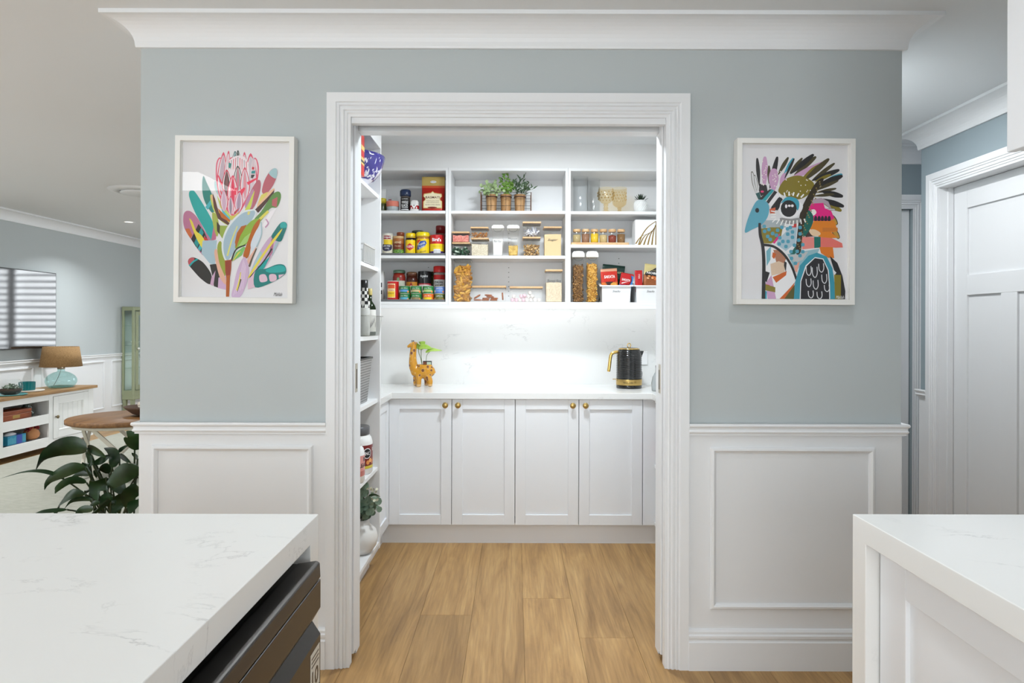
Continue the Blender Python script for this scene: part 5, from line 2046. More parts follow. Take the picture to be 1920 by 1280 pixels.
b.text('SAKATA', flatf(-.0158, -wd * .12, h * .76), wd * 1.3, h * .08, .1, .02)
shape(b, flatf(-.0158), [(-wd * .7, h * .64), (wd * .3, h * .72), (-wd * .7, h * .60)], 1)
b.col(40, 118, 190)
shape(b, flatf(-.0152), [(wd * .55, h * .95), (wd * .95, h * .9), (wd * .95, h * .5), (wd * .5, h * .5), (wd * .8, h * .78)], 1)
b.build('printed_front', M_FOIL, t)
t, wd, h = packet('narrow red sweet packet beside the nut packet', 1191, 1205, 540, 506, 4.225, z0 + .06, [(2, (186, 30, 32))], -.03, .014, 5)
b = MB().col(240, 226, 220)
b.text('ROLLS', lambda a, c_: (c_ * -1, -.0155, h * .72 + a), h * .2, wd * .5)
b.build('printed_front', M_FOIL, t)
t, wd, h = packet('gold and black packet of nuts in the second tub', 1203, 1243, 540, 495, 4.24, z0 + .07, [(.55, (150, 84, 40)), (.62, (40, 36, 34)), (2, (206, 188, 130))], .12, .016, 6)
b = MB().col(40, 37, 36)
shape(b, flatf(-.0175), [(-wd * .95, h * .56), (wd * .9, h * .56), (wd * .9, h * .7), (wd * .1, h * .9), (-wd * .5, h * .72), (-wd * .9, h * .66)], 1)
b.col(246, 244, 240)
b.text("NOBBY'S", flatf(-.0186, -.002, h * .655), wd * 1.5, h * .085, .05, .02)
b.col(206, 190, 140)
b.text('Premium', flatf(-.0186, 0, h * .76), wd * .6, h * .03)
rnd = random.Random(8)
for q in range(16):
    b.cur = C(*rnd.choice([(206, 110, 50), (226, 150, 90), (176, 84, 34), (236, 180, 130)]))
    shape(b, flatf(-.0182 - q * .00005), oval(rnd.uniform(-.75, .75) * wd, h * rnd.uniform(.42, .55), wd * .13, h * .035, 8), 1)
b.build('printed_front', M_FOIL, t)

# ================================================================== TALL UNIT CONTENTS
z = TS[0]
t = thing('enamel_bowl', 'big blue and white splatter bowl high on the tall shelf unit', 'bowl', (-0.835, 3.32, z))
MB_OWL = mat('blue_splatter_enamel', C(60, 54, 140), .12, coat=.5)
nt, N, L, b_ = nodes_of(MB_OWL)
tc = N.new('ShaderNodeTexCoord')
mp = N.new('ShaderNodeMapping')
mp.inputs['Scale'].default_value = (1, 1, .6)
L.new(tc.outputs['Object'], mp.inputs['Vector'])
no = N.new('ShaderNodeTexNoise')
no.inputs['Scale'].default_value = 34
no.inputs['Detail'].default_value = 3
no.inputs['Distortion'].default_value = 1.0
L.new(mp.outputs[0], no.inputs['Vector'])
se = N.new('ShaderNodeSeparateXYZ')
L.new(tc.outputs['Object'], se.inputs[0])
mr = N.new('ShaderNodeMapRange')
mr.inputs[1].default_value = 0.0
mr.inputs[2].default_value = .16
mr.inputs[3].default_value = .09
mr.inputs[4].default_value = -.08
L.new(se.outputs[2], mr.inputs[0])
ad = N.new('ShaderNodeMath')
ad.operation = 'ADD'
L.new(no.outputs['Fac'], ad.inputs[0])
L.new(mr.outputs[0], ad.inputs[1])
rp = ramp(N, [(.50, C(54, 48, 132)), (.53, C(70, 62, 150)), (.56, C(216, 216, 226))])
L.new(ad.outputs[0], rp.inputs['Fac'])
L.new(rp.outputs['Color'], b_.inputs['Base Color'])
MB().lathe([(.075, 0), (.085, .002), (.085, .010), (.115, .030), (.15, .075), (.168, .13), (.172, .15), (.167, .15), (.145, .08), (.10, .03), (.0001, .016)], 48).build('bowl', MB_OWL, t)
o = MB()
o.col(200, 40, 30).box(-.06, .06, -.03, .03, 0, .19)
o.col(232, 196, 110).box(-.0605, .0605, -.031, .031, .05, .085).box(-.0605, .0605, -.031, .031, .118, .14)
o.col(40, 40, 30).box(-.061, .061, -.0315, .0315, .06, .07)
o = o.build('snack_carton', M_GLOSS)
o.location = (-0.777, 3.08, z)
tag(o, 'tall red and yellow carton beside the blue bowl', 'carton')

z = TS[1]
t = thing('wire_tray', 'clear slotted plastic basket on the third shelf of the tall unit', 'basket', (-0.86, 3.30, z))
b = MB()
hx, hy, hz = .125, .12, .085
b.box(-hx, hx, -hy, hy, .001, .004)
for q in range(13):
    x = -hx + 2 * hx * q / 12
    for sy in (-1, 1):
        b.box(x - .003, x + .003, sy * hy - .0015, sy * hy + .0015, .004, hz)
for q in range(13):
    y = -hy + 2 * hy * q / 12
    for sx in (-1, 1):
        b.box(sx * hx - .0015, sx * hx + .0015, y - .003, y + .003, .004, hz)
M_FROSTP = mat('milky_clear_plastic', C(214, 214, 212), .25)
b.build('slotted_wall', M_FROSTP, t)
MB().sweep([(-hx, -hy), (-hx, hy), (hx, hy), (hx, -hy)], [(-.005, hz), (.004, hz), (.004, hz + .006), (-.005, hz + .006)], None, True).build('rim', M_FROSTP, t)

z = TS[2]
t = thing('bottle_tub', 'clear plastic tub holding oil bottles in the tall unit', 'tub', (-0.836, 3.34, z))
b = MB()
hx, hy = .125, .17
b.frustum(-hx + .012, hx - .012, -hy + .012, hy - .012, .001, -hx, hx, -hy, hy, .102)
b.f.pop(1)
b.c.pop()
b.sm.pop()
b.build('tub_body', G_FROST, t, .004)
MB().sweep([(-hx, -hy), (-hx, hy), (hx, hy), (hx, -hy)], [(-.005, .100), (.002, .100), (.002, .105), (-.005, .105)], None, True).build('rim', G_FROST, t)


def bottle(label, x, y, z0, r, h, glass, cap, lab, neck=.35, sh=.62, name='bottle'):
    t = thing(name, label, 'bottle', (x, y, z0), 0, 'bottles in the clear tub')
    MB().lathe([(r * .9, 0), (r, .004), (r, h * sh), (r * .85, h * (sh + .06)), (r * neck, h * (sh + .16)), (r * neck, h * .97)], 24).build('bottle_body', glass, t)
    MB().col(*cap).lathe([(r * neck * 1.15, h * .86), (r * neck * 1.2, h * .87), (r * neck * 1.2, h), (r * neck, h * 1.004)], 20).build('cap', M_GLOSS, t)
    b = MB().col(*lab[0])
    patch(b, wrapf(r), -r * 2.2, r * 2.2, h * lab[1], h * lab[2], 14)
    return t, b, wrapf(r, .001)


M_DKBOT = mat('dark_bottle', C(26, 24, 22), .12)
t, b, w2_ = bottle('tall black bottle with chequered neck sleeve and black cap', -0.779, 3.385, z + .003, .029, .285, mat('pale_oil_bottle', C(206, 206, 200), .15), (24, 23, 22), ((200, 200, 196), .05, .45), .55, .56)
b.build('paper_label', M_INK, t)
b = MB()
for q in range(6):
    for i in range(10):
        b.cur = C(28, 27, 26) if (q + i) % 2 else C(226, 224, 218)
        r0 = .0305 if q < 2 else .0255 - .002 * (q - 2)
        zz = .285 * (.5 + .06 * q)
        a0, a1 = 2 * PI * i / 10, 2 * PI * (i + 1) / 10
        r1 = .0305 if q < 1 else .0255 - .002 * (q - 1)
        pts = []
        for (rr, zq) in ((r0, zz), (r1 if q else .0305, zz + .285 * .06)):
            pass
        v = [(r0 * math.cos(a0), r0 * math.sin(a0), zz), (r0 * math.cos(a1), r0 * math.sin(a1), zz), (r0 * .97 * math.cos(a1), r0 * .97 * math.sin(a1), zz + .285 * .06), (r0 * .97 * math.cos(a0), r0 * .97 * math.sin(a0), zz + .285 * .06)]
        b.add(v, [(0, 1, 2, 3)], False)
b.build('neck_sleeve', M_GLOSS, t, recalc=False)
t, b, w2_ = bottle('green wine vinegar bottle with gold cap and white label', -0.764, 3.455, z + .003, .030, .245, G_GREENBOTTLE, (196, 178, 110), ((228, 226, 220), .08, .55), .32, .58)
b.col(60, 50, 60)
for q in range(9):
    shape(b, w2_, [(-.02 + q * .007, .245 * (.15 + .04 * (q % 4))), (-.015 + q * .007, .245 * (.2 + .04 * (q % 4))), (-.018 + q * .007, .245 * (.3 + .04 * (q % 4)))], 1)
b.build('paper_label', M_INK, t)
t, b, w2_ = bottle('slim black oil bottle behind the chequered one', -0.822, 3.455, z + .003, .028, .25, M_DKBOT, (30, 28, 28), ((120, 110, 100), .1, .4), .4, .6)
b.build('paper_label', M_INK, t)

z = TS[3]
M_PERF = mat('perforated_grey_metal', C(150, 150, 150), .4, .5)
nt, N, L, b_ = nodes_of(M_PERF)
tc = N.new('ShaderNodeTexCoord')
vo = N.new('ShaderNodeTexVoronoi')
vo.inputs['Scale'].default_value = 75
vo.inputs['Randomness'].default_value = 0
se = N.new('ShaderNodeSeparateXYZ')
L.new(tc.outputs['Object'], se.inputs[0])
ad = N.new('ShaderNodeMath')
ad.operation = 'ADD'
L.new(se.outputs[0], ad.inputs[0])
L.new(se.outputs[1], ad.inputs[1])
cb_ = N.new('ShaderNodeCombineXYZ')
L.new(ad.outputs[0], cb_.inputs[0])
L.new(se.outputs[2], cb_.inputs[2])
L.new(cb_.outputs[0], vo.inputs['Vector'])
rp = ramp(N, [(.30, C(70, 70, 70)), (.42, C(176, 176, 176))])
L.new(vo.outputs['Distance'], rp.inputs['Fac'])
L.new(rp.outputs['Color'], b_.inputs['Base Color'])
t = thing('perforated_basket', 'grey perforated metal basket on the worktop level shelf', 'basket', (-0.86, 3.29, z))
b = MB()
b.frustum(-.095, .095, -.11, .11, 0, -.115, .115, -.13, .13, .225)
b.f.pop(1)
b.c.pop()
b.sm.pop()
b.build('basket_wall', M_PERF, t, .004)
MB().sweep([(-.115, -.13), (-.115, .13), (.115, .13), (.115, -.13)], [(-.004, .222), (.003, .222), (.003, .231), (-.004, .231)], None, True).build('rim', mat('dark_rim', C(60, 60, 60), .4, .6), t)

z = TS[4]
for k, (lb, x, y, r, h, lid, lab) in enumerate((('white supplement tub with grey lid and dark red label', -0.818, 3.39, .082, .243, (92, 92, 94), (122, 34, 30)),
                                              ('white supplement tub with pale pink label', -0.809, 3.19, .078, .215, (226, 226, 224), (222, 150, 140)))):
    t = thing('supplement_tub', lb, 'jar', (x, y, z))
    MB().col(238, 238, 236).lathe([(r * .92, 0), (r, .008), (r, h * .66), (r * .92, h * .76), (r * .76, h * .82), (r * .74, h * .84)], 36).build('jar_body', M_GLOSS, t)
    MB().col(*lid).lathe([(r * .80, h * .82), (r * .82, h * .83), (r * .82, h * .98), (r * .76, h)], 36).build('lid', M_GLOSS, t)
    b = MB().col(*lab)
    # label faces the opening, towards +x and the door
    fn = lambda a, zz, o_=.0006, r=r: ((r + o_) * math.sin(a / r + 1.3), -(r + o_) * math.cos(a / r + 1.3), zz)
    patch(b, fn, -r * 1.5, r * 1.5, h * .16, h * .62, 16)
    if k == 0:
        b.col(206, 190, 60)
        patch(b, lambda a, zz: fn(a, zz, .001), -r * 1.5, r * 1.5, h * .13, h * .19, 16)
        b.col(236, 236, 236)
        shape(b, lambda a, zz: fn(a, zz, .0012), oval(-r * .35, h * .45, r * .33, r * .33, 20), 1)
        b.col(24, 24, 26)
        shape(b, lambda a, zz: fn(a, zz, .0016), oval(-r * .35, h * .45, r * .28, r * .28, 20), 1)
        b.col(244, 244, 244)
        b.text('INC', lambda a, c_: fn(a - r * .35, c_ + h * .45, .002), r * .38, h * .07, 0, .02)
        b.text('100% WPI', lambda a, c_: fn(a + r * .5, c_ + h * .52, .0016), r * .75, h * .08, 0, .02)
        for q in range(6):
            b.cur = C(*[(224, 150, 80), (236, 170, 100), (206, 120, 60)][q % 3])
            shape(b, lambda a, zz: fn(a, zz, .0014), oval(-r * .3 + q * r * .22, h * (.26 + .04 * (q % 2)), r * .14, r * .14, 12), 1)
    else:
        b.col(30, 30, 30)
        b.text('LEAN', lambda a, c_: fn(a + r * .1, c_ + h * .40, .0014), r * 1.0, h * .09, 0, .02)
        b.text('B', lambda a, c_: fn(a + r * .2, c_ + h * .53, .0014), r * .25, h * .09, 0, .02)
        b.col(190, 110, 100)
        patch(b, lambda a, zz: fn(a, zz, .001), -r * 1.5, r * 1.5, h * .17, h * .28, 16)
    b.build('printed_label', M_GLOSS, t)

z = TS[5]
t = thing('vase_plant', 'round white vase of grey green eucalyptus on the lowest shelf', 'plant', (-0.79, 3.36, z))
MB().col(226, 224, 220).lathe([(.045, 0), (.055, .002), (.082, .04), (.090, .078), (.080, .115), (.052, .142), (.046, .150), (.046, .172), (.041, .172), (.041, .15), (.0001, .14)], 40).build('vase', mat('matte_white_vase', C(226, 224, 220), .55), t)
rnd = random.Random(12)
st = MB()
lf = MB()
for q, tp in enumerate([(.05, -.03, .36), (.07, -.05, .33), (.03, -.06, .31), (.08, .01, .29), (.0, -.05, .38), (-.05, -.04, .35), (.055, .04, .30), (.02, -.01, .40), (.09, -.02, .245), (-.03, -.07, .29), (.06, -.07, .26), (.01, -.08, .27)]):
    tp = Vector((tp[0], tp[1], .15 + (tp[2] - .15) * .78))
    b0 = Vector((tp.x * .2, tp.y * .2, .15))
    sp2 = crv([b0, b0.lerp(tp, .6) + Vector((0, 0, .02)), tp], 6, False)
    st.tube(sp2, .0015, 5)
    for k in range(9):
        p = sp2[min(len(sp2) - 1, 3 + int(k * 1.15))]
        sd = Vector((rnd.uniform(-1, 1), rnd.uniform(-1, .5), rnd.uniform(-.5, .7))).normalized()
        disc_leaf(lf, p + sd * .018, rnd.uniform(.013, .021), sd + Vector((.3, -.8, .3)))
st.build('stems', M_STEM, t)
tag(lf.build('foliage', M_EUC4, t, recalc=False), kind='stuff')
fl_ = MB()
for q in range(14):
    p = Vector((.07 + rnd.uniform(-.03, .03), -.03 + rnd.uniform(-.02, .02), rnd.choice([.335, .27]) + rnd.uniform(-.015, .015)))
    disc_leaf(fl_, p, .008, Vector((rnd.uniform(-1, 1), -1, rnd.uniform(-1, 1))), 6)
tag(fl_.build('pale_blossom', mat('cream_blossom', C(214, 212, 186), .7), t, recalc=False), kind='stuff')
st = MB()
for a_ in ((.0, .0, .38), (.02, -.02, .40)):
    pass
lb = MB()
leaf_blade(lb, [(.05, -.04, .30), (.085, -.055, .31), (.115, -.06, .30)], .012, (0, 0, 1), 4)
lb.build('narrow_leaf', M_EUC3, t, recalc=False)

# small things in the right-hand return
o = MB().col(150, 20, 34).lathe([(.03, 0), (.032, .004), (.032, .10), (.028, .12), (.02, .16), (.02, .19)], 20).build('sauce_bottle', M_GLOSS)
o.location = (0.868, 3.80, 0.479)
tag(o, 'dark red sauce bottle in the open bay beside the doorway', 'bottle')
cruet = thing('glass_cruet', 'clear ribbed glass cruet on the worktop behind the door jamb', 'bottle', (0.872, 4.02, Zt))
MB().lathe([(.030, 0), (.036, .004), (.037, .05), (.030, .085), (.014, .115), (.012, .14), (.014, .142)], 20, caps=False).build('glass_body', mat('grey_cut_glass', C(170, 174, 174), .08, .2), cruet)
MB().col(30, 30, 30).lathe([(.012, .14), (.013, .155), (.006, .16)], 14).build('stopper', M_GLOSS, cruet)

# ================================================================== WORKTOP
# giraffe planter, one continuous body grown over a skeleton
gk = 4.26 / F / 11.63            # metres per pixel of the zoomed view the skeleton was measured in
gx = lambda c_: (755 + c_ / 11.63 - 966) * 4.26 / F
gcx = gx(440)
g0z = Zt
gv = lambda cx_, cy_, dy=0.0: (gx(cx_) - gcx, dy, max(0.001, (1112 - cy_) * gk))
gt = thing('giraffe_planter', 'yellow spotted ceramic giraffe planter with a pothos cutting', 'planter', (gcx, 4.26, Zt))
gb = MB()


def gtube(pts, rad):
    sp_ = crv([Vector(p) for p in pts], 5, False)
    n_ = len(sp_)
    k_ = len(rad) - 1
    rr_ = []
    for i in range(n_):
        f_ = i / (n_ - 1) * k_
        j = min(int(f_), k_ - 1)
        rr_.append((rad[j] + (rad[j + 1] - rad[j]) * (f_ - j)) * gk)
    gb.tube(sp_, rr_, 16)
    gb.ball(sp_[0], rr_[0], 16, 10)
    gb.ball(sp_[-1], rr_[-1], 16, 10)


gtube([gv(300, 790), gv(400, 800), gv(520, 795), gv(590, 780)], [120, 140, 145, 125])
gb.lathe([(165 * gk, 0), (185 * gk, 90 * gk), (165 * gk, 170 * gk)], 28, (gv(480, 0)[0], 0, gv(480, 805)[2]), True, 1.0, .80)
gtube([gv(290, 770), gv(235, 650), gv(225, 450), gv(245, 215)], [118, 98, 78, 62])
gtube([gv(250, 190), gv(190, 205), gv(125, 240)], [62, 48, 30])
for (cx_, dy_, b0_) in ((368, -.024, 1108), (275, .024, 1098), (612, -.024, 1100), (515, .024, 1094)):
    gtube([gv(cx_ * .5 + 230 if cx_ > 450 else cx_ * .7 + 100, 850, dy_ * .7), gv(cx_, 970, dy_), gv(cx_, b0_ - 40, dy_)], [75, 56, 50])
    gb.cyl(gv(cx_, b0_ - 45, dy_), gv(cx_, b0_, dy_), 50 * gk, 16)
gtube([gv(680, 760), gv(720, 800)], [16, 12])
body = gb.build('body', mat('giraffe_glaze', C(206, 142, 20), .18, coat=.4), gt)
me = body.data
me.materials.clear()
rm = body.modifiers.new('one_skin', 'REMESH')
rm.mode = 'VOXEL'
rm.voxel_size = .0030
rm.use_smooth_shade = True
sm_ = body.modifiers.new('soften', 'SMOOTH')
sm_.factor = .6
sm_.iterations = 6
MG = mat('giraffe_glaze', C(206, 142, 20), .18, coat=.4)
nt, N, L, b_ = nodes_of(MG)
tc = N.new('ShaderNodeTexCoord')
vo = N.new('ShaderNodeTexVoronoi')
vo.inputs['Scale'].default_value = 34
vo.inputs['Randomness'].default_value = .75
L.new(tc.outputs['Object'], vo.inputs['Vector'])
rp = ramp(N, [(.30, C(122, 72, 34)), (.36, C(128, 76, 34)), (.38, C(226, 178, 90)), (.45, C(206, 142, 20))])
L.new(vo.outputs['Distance'], rp.inputs['Fac'])
se = N.new('ShaderNodeSeparateXYZ')
L.new(tc.outputs['Object'], se.inputs[0])
hz = ramp(N, [(.0, (1, 1, 1)), (.017, (1, 1, 1)), (.019, (0, 0, 0))])
L.new(se.outputs[2], hz.inputs['Fac'])
mx = N.new('ShaderNodeMix')
mx.data_type = 'RGBA'
L.new(hz.outputs['Color'], mx.inputs[0])
L.new(rp.outputs['Color'], mx.inputs[6])
mx.inputs[7].default_value = (*C(222, 180, 120), 1)
L.new(mx.outputs[2], b_.inputs['Base Color'])
me.materials.append(MG)
b = MB().col(60, 40, 30)
for dx_ in (195, 232):
    p = Vector(gv(dx_ + 12, 170, -.006 if dx_ > 200 else .006))
    b.cyl(p, p + Vector((-.001, 0, .014)), .0022, 8)
    b.ball(p + Vector((-.001, 0, .016)), .004, 8, 6)
b.build('ossicones', M_CERAMIC, gt)
b = MB().col(196, 140, 70)
leaf_blade(b, [gv(270, 180, -.012), gv(300, 165, -.018), gv(318, 160, -.02)], .014, (0, 0, 1), 3)
leaf_blade(b, [gv(270, 180, .012), gv(300, 165, .018), gv(318, 160, .02)], .014, (0, 0, 1), 3)
b.build('ears', M_CERAMIC, gt, recalc=False, solid=.002)
b = MB().col(30, 22, 16)
for sy in (-1, 1):
    b.ball(gv(205, 185, sy * .0135), .0026, 8, 6)
b.build('eyes', M_CERAMIC, gt)
b = MB().col(236, 206, 176)
b.ball(gv(128, 238), .0085, 12, 8, 1.25, .9, .7)
b.build('muzzle', M_CERAMIC, gt)
zt_ = gv(480, 640)[2]
b = MB().col(200, 136, 20)
pr = [(.042, -.010), (.047, -.003), (.0465, .003), (.043, .003), (.041, -.004), (.0001, -.004)]
b.lathe(pr, 32, (gv(480, 0)[0], 0, zt_), False, 1.0, .72)
b.build('planter_rim', mat('giraffe_rim_glaze', C(206, 142, 20), .18, coat=.4), gt)
MB().lathe([(.0001, 0), (.042, 0)], 24, (gv(480, 0)[0], 0, zt_ - .0005), False, 1.0, .72).build('soil', M_SOIL, gt, recalc=False)
b = MB().col(30, 28, 26)
b.box(gv(450, 0)[0], gv(635, 0)[0], -.012, .004, zt_ - .002, zt_ + .026)
b.col(120, 70, 50).box(gv(455, 0)[0], gv(525, 0)[0], -.0125, -.012, zt_ + .004, zt_ + .020)
b.col(190, 210, 190).box(gv(535, 0)[0], gv(625, 0)[0], -.0125, -.012, zt_ + .002, zt_ + .020)
b.build('plant_tag', M_INK, gt)
b = MB()
b.tube(crv([gv(425, 640), gv(395, 500), gv(345, 330), gv(380, 210)], 5, False), .0022, 6)
b.tube(crv([gv(425, 640, .004), gv(405, 450, .004), gv(410, 300, .004), gv(460, 240, .004)], 5, False), .0022, 6)
b.tube(crv([gv(510, 560, .003), gv(525, 440, .003), gv(570, 370, .003), gv(640, 320, .003)], 5, False), .0018, 6)
b.build('stems', M_STEM, gt)
for k, (pts, wd, sd) in enumerate((([gv(330, 300, .012), gv(380, 220, .010), gv(490, 130, .01)], .062, (1, 0, 1)),
                                   ([gv(360, 300, -.006), gv(450, 240, -.01), gv(570, 262, -.012), gv(650, 275, -.012)], .034, (0, .5, 1)),
                                   ([gv(500, 370, -.004), gv(620, 310, -.006), gv(740, 315, -.006), gv(870, 325, -.006)], .024, (0, .4, 1)))):
    b = MB()
    leaf_blade(b, pts, wd, sd, 5, .2)
    b.build('leaf', M_POTHOS, gt, recalc=False, solid=.0012)

# kettle
kk = 4.20 / F
kx = PX(1180.2, 4.20)
ket = thing('kettle', 'black ribbed electric kettle with gold handle and base band', 'kettle', (kx, 4.21, Zt))
r = 24.2 * kk
zz = lambda cy_: (1135 - cy_) / 11.63 * kk
pr = []
nz = 17
ztop, zbot = zz(285), zz(935)
for q in range(nz * 3 + 1):
    f_ = q / (nz * 3)
    ph = (q % 3)
    zc = zbot + (ztop - zbot) * f_
    env = 1.0 - .025 * f_ - (.17 * max(0, (f_ - .72) / .28) ** 2.2)
    pr.append((r * env * (1.0 if ph in (1, 2) else .945), zc))
MB().lathe(pr, 48).build('ribbed_body', M_BLACKGLOSS, ket)
MB().lathe([(r * .985, zz(1062)), (r * 1.0, zz(1058)), (r * 1.0, zz(942)), (r * .98, zz(936))], 48).build('gold_band', M_BRASS, ket)
MB().lathe([(r * .95, 0), (r * .99, .004), (r * .99, zz(1072)), (r * .96, zz(1063))], 48).build('base', M_BLACKGLOSS, ket)
MB().lathe([(r * .80, zz(292)), (r * .81, zz(276)), (r * .74, zz(268))], 40).build('lid_ring', M_GOLD, ket)
MB().lathe([(r * .72, zz(272)), (r * .70, zz(262)), (r * .4, zz(255)), (.0001, zz(253))], 40).build('lid', M_BLACKGLOSS, ket)
b = MB()
b.tube([(.0105 * math.cos(a), 0, zz(258) + .015 + .014 * math.sin(a)) for a in [2 * PI * i / 16 for i in range(16)]], .0028, 8, closed=True)
b.build('lid_loop', M_GOLD, ket)
hx_ = lambda cx_: (1130 + cx_ / 11.63 - 1180.2) * kk
b = MB()
b.tube(crv([(hx_(400), 0, zz(352)), (hx_(300), 0, zz(352)), (hx_(210), 0, zz(385)), (hx_(178), 0, zz(460)), (hx_(158), 0, zz(620)), (hx_(138), 0, zz(780))], 6, False), [.0105] * 30 + [.009], 14)
b.build('handle', M_GOLD, ket)
b = MB()
sp = [(hx_(770), zz(470), .018), (hx_(770), zz(318), .032), (hx_(905), zz(326), .006), (hx_(850), zz(480), .004)]
v = []
for (x, z_, hw) in sp:
    v += [(x, -hw, z_), (x, hw, z_)]
b.add(v, [(0, 2, 4, 6), (1, 7, 5, 3), (2, 3, 5, 4), (4, 5, 7, 6), (6, 7, 1, 0), (0, 1, 3, 2)], False)
b.build('spout', M_BLACKGLOSS, ket, .002)
MB().box(hx_(225), hx_(320), -.008, .008, zz(950), zz(935)).build('switch_lever', M_GOLD, ket, .001)
b = MB().col(40, 34, 26)
b.text('Russell Hobbs', lambda a, c_: wrapf(r, .0008)(a - .018, c_ + zz(1000)), .062, .011)
b.build('lettering', M_INK, ket)
b = MB()
b.tube(crv([(r * .9, .03, zz(1090)), (hx_(880), .05, zz(960)), (hx_(925), .09, zz(820)), (hx_(905), .16, zz(700)), (hx_(885), .235, zz(600))], 6, False), .0032, 8)
b.build('power_cord', M_BLACKGLOSS, ket)
so = thing('power_outlet', 'white double power outlet on the splashback behind the kettle', 'outlet', (PX(1207, 4.456), 4.4575, PZ(670, 4.456)))
MB().box(-.038, .026, -.010, 0, -.046, .046).build('face_plate', mat('outlet_plastic', C(242, 242, 242), .3), so, .003)
b = MB().col(90, 90, 90)
for (x, z_) in ((-.024, .01), (-.014, .01), (-.019, -.005)):
    b.box(x, x + .002, -.0106, -.010, z_, z_ + .008)
b.build('socket_slots', M_INK, so)

# ================================================================== FRAMED PRINTS
AS = 2.455 / F / 3.765        # metres per pixel of the enlarged view the prints were measured in


class Art:
    def __init__(s, cx, cy):
        s.mb = MB()
        s.cx, s.cy = cx, cy
        s.k = 0

    def fn(s, a, b):
        return ((a - s.cx) * AS, -s.k * 0.000008, (s.cy - b) * AS)

    def poly(s, colr, pts, smooth=True, k=4):
        s.k += 1
        if smooth:
            pts = [(p.x, p.y) for p in crv(pts, k)]
        s.mb.cur = C(*colr)
        s.mb.add([s.fn(x, y) for x, y in pts], [list(range(len(pts)))], False)

    def sharp(s, colr, pts):
        s.poly(colr, pts, False)

    def stroke(s, colr, pts, w0, w1=None, k=5):
        s.k += 1
        w1 = w0 if w1 is None else w1
        sp = crv(pts, k, False)
        n = len(sp)
        v = []
        for i, p in enumerate(sp):
            d = sp[min(i + 1, n - 1)] - sp[max(i - 1, 0)]
            d = d.normalized() if d.length > 1e-6 else Vector((1, 0))
            wv = (w0 + (w1 - w0) * i / (n - 1)) / 2
            v += [s.fn(p.x - d.y * wv, p.y + d.x * wv), s.fn(p.x + d.y * wv, p.y - d.x * wv)]
        s.mb.cur = C(*colr)
        s.mb.add(v, [(2 * i, 2 * i + 1, 2 * i + 3, 2 * i + 2) for i in range(n - 1)], False)

    def feather(s, colr, b, t, w, out=None):
        b, t = Vector(b), Vector(t)
        d = t - b
        n = Vector((-d.y, d.x)).normalized() * w / 2
        if out:
            s.poly(out, [b - n * .3, b + d * .5 - n * 1.15, t - d * .06 - n * .7, t + d * .02, t - d * .06 + n * .7, b + d * .5 + n * 1.15, b + n * .3])
        q = .82 if out else 1
        s.poly(colr, [b - n * .3 * q, b + d * .5 - n * q, b + d * .9 - n * .6 * q, b + d * .98, b + d * .9 + n * .6 * q, b + d * .5 + n * q, b + n * .3 * q])

    def oval(s, colr, cx, cy, rx, ry):
        s.poly(colr, oval(cx, cy, rx, ry, 18), False)


def framed(label, u, v, rot, art, wd, hg):
    t = thing('framed_print', label, 'picture', (PX(u, 2.455), 2.498, PZ(v, 2.455)))
    t.rotation_euler = (0, rot, 0)
    fd = .043
    prof = [(0, 0), (0, fd), (.019, fd), (.019, fd - .014), (.021, fd - .014), (.021, 0)]
    hw, hh = wd / 2, hg / 2
    MB().sweep([(-hw, -hh), (-hw, hh), (hw, hh), (hw, -hh)], prof, lambda a, b, h: (a, -h, b), True).build('frame', mat('frame_white', C(230, 229, 225), .5), t, .0008)
    MB().col(228, 227, 229).box(-hw + .015, hw - .015, -.024, -.020, -hh + .015, hh - .015).build('paper', M_INK, t)
    a = art.mb.build('printed_artwork', M_INK, t, recalc=False)
    a.location = (0, -.0243, 0)
    MB().face([(-hw + .018, -.0325, -hh + .018), (hw - .018, -.0325, -hh + .018), (hw - .018, -.0325, hh - .018), (-hw + .018, -.0325, hh - .018)]).build('glass', G_PICTURE, t, recalc=False)
    return t


A = Art(480, 649.5)
# stems and leaves around the flower
A.poly((34, 128, 120), [(245, 338), (272, 390), (310, 470), (335, 540), (318, 600), (285, 570), (250, 500), (238, 420)])
A.sharp((70, 176, 186), [(262, 560), (318, 480), (330, 500), (280, 580)])
A.poly((30, 166, 162), [(146, 455), (165, 443), (190, 455), (250, 545), (310, 650), (332, 730), (322, 790), (302, 800), (262, 725), (190, 600), (150, 500)])
A.sharp((190, 110, 140), [(322, 700), (345, 740), (340, 790), (306, 800)])
A.poly((188, 120, 150), [(106, 630), (122, 592), (160, 592), (210, 640), (262, 730), (306, 800), (300, 900), (245, 900), (170, 800), (115, 710)])
A.sharp((206, 110, 60), [(120, 716), (150, 712), (172, 760), (160, 786), (138, 752)])
A.sharp((40, 38, 38), [(164, 788), (215, 680), (255, 730), (285, 800), (245, 890), (195, 838)])
A.sharp((34, 150, 150), [(186, 815), (235, 705), (252, 742), (208, 850)])
A.sharp((60, 180, 190), [(212, 855), (262, 760), (272, 790), (228, 875)])
A.sharp((206, 56, 44), [(258, 765), (288, 795), (248, 800)])
A.poly((228, 212, 74), [(150, 645), (172, 665), (200, 730), (245, 770), (292, 872), (276, 888), (228, 830), (185, 745)])
A.sharp((166, 192, 204), [(246, 798), (348, 794), (336, 968), (300, 962), (238, 888)])
A.poly((42, 40, 38), [(145, 938), (172, 918), (215, 930), (262, 965), (312, 1042), (302, 1108), (240, 1072), (182, 1012), (150, 972)])
A.poly((190, 84, 92), [(145, 938), (165, 920), (188, 925), (180, 950), (152, 972)])
A.stroke((36, 168, 170), [(212, 930), (180, 950), (154, 980)], 12)
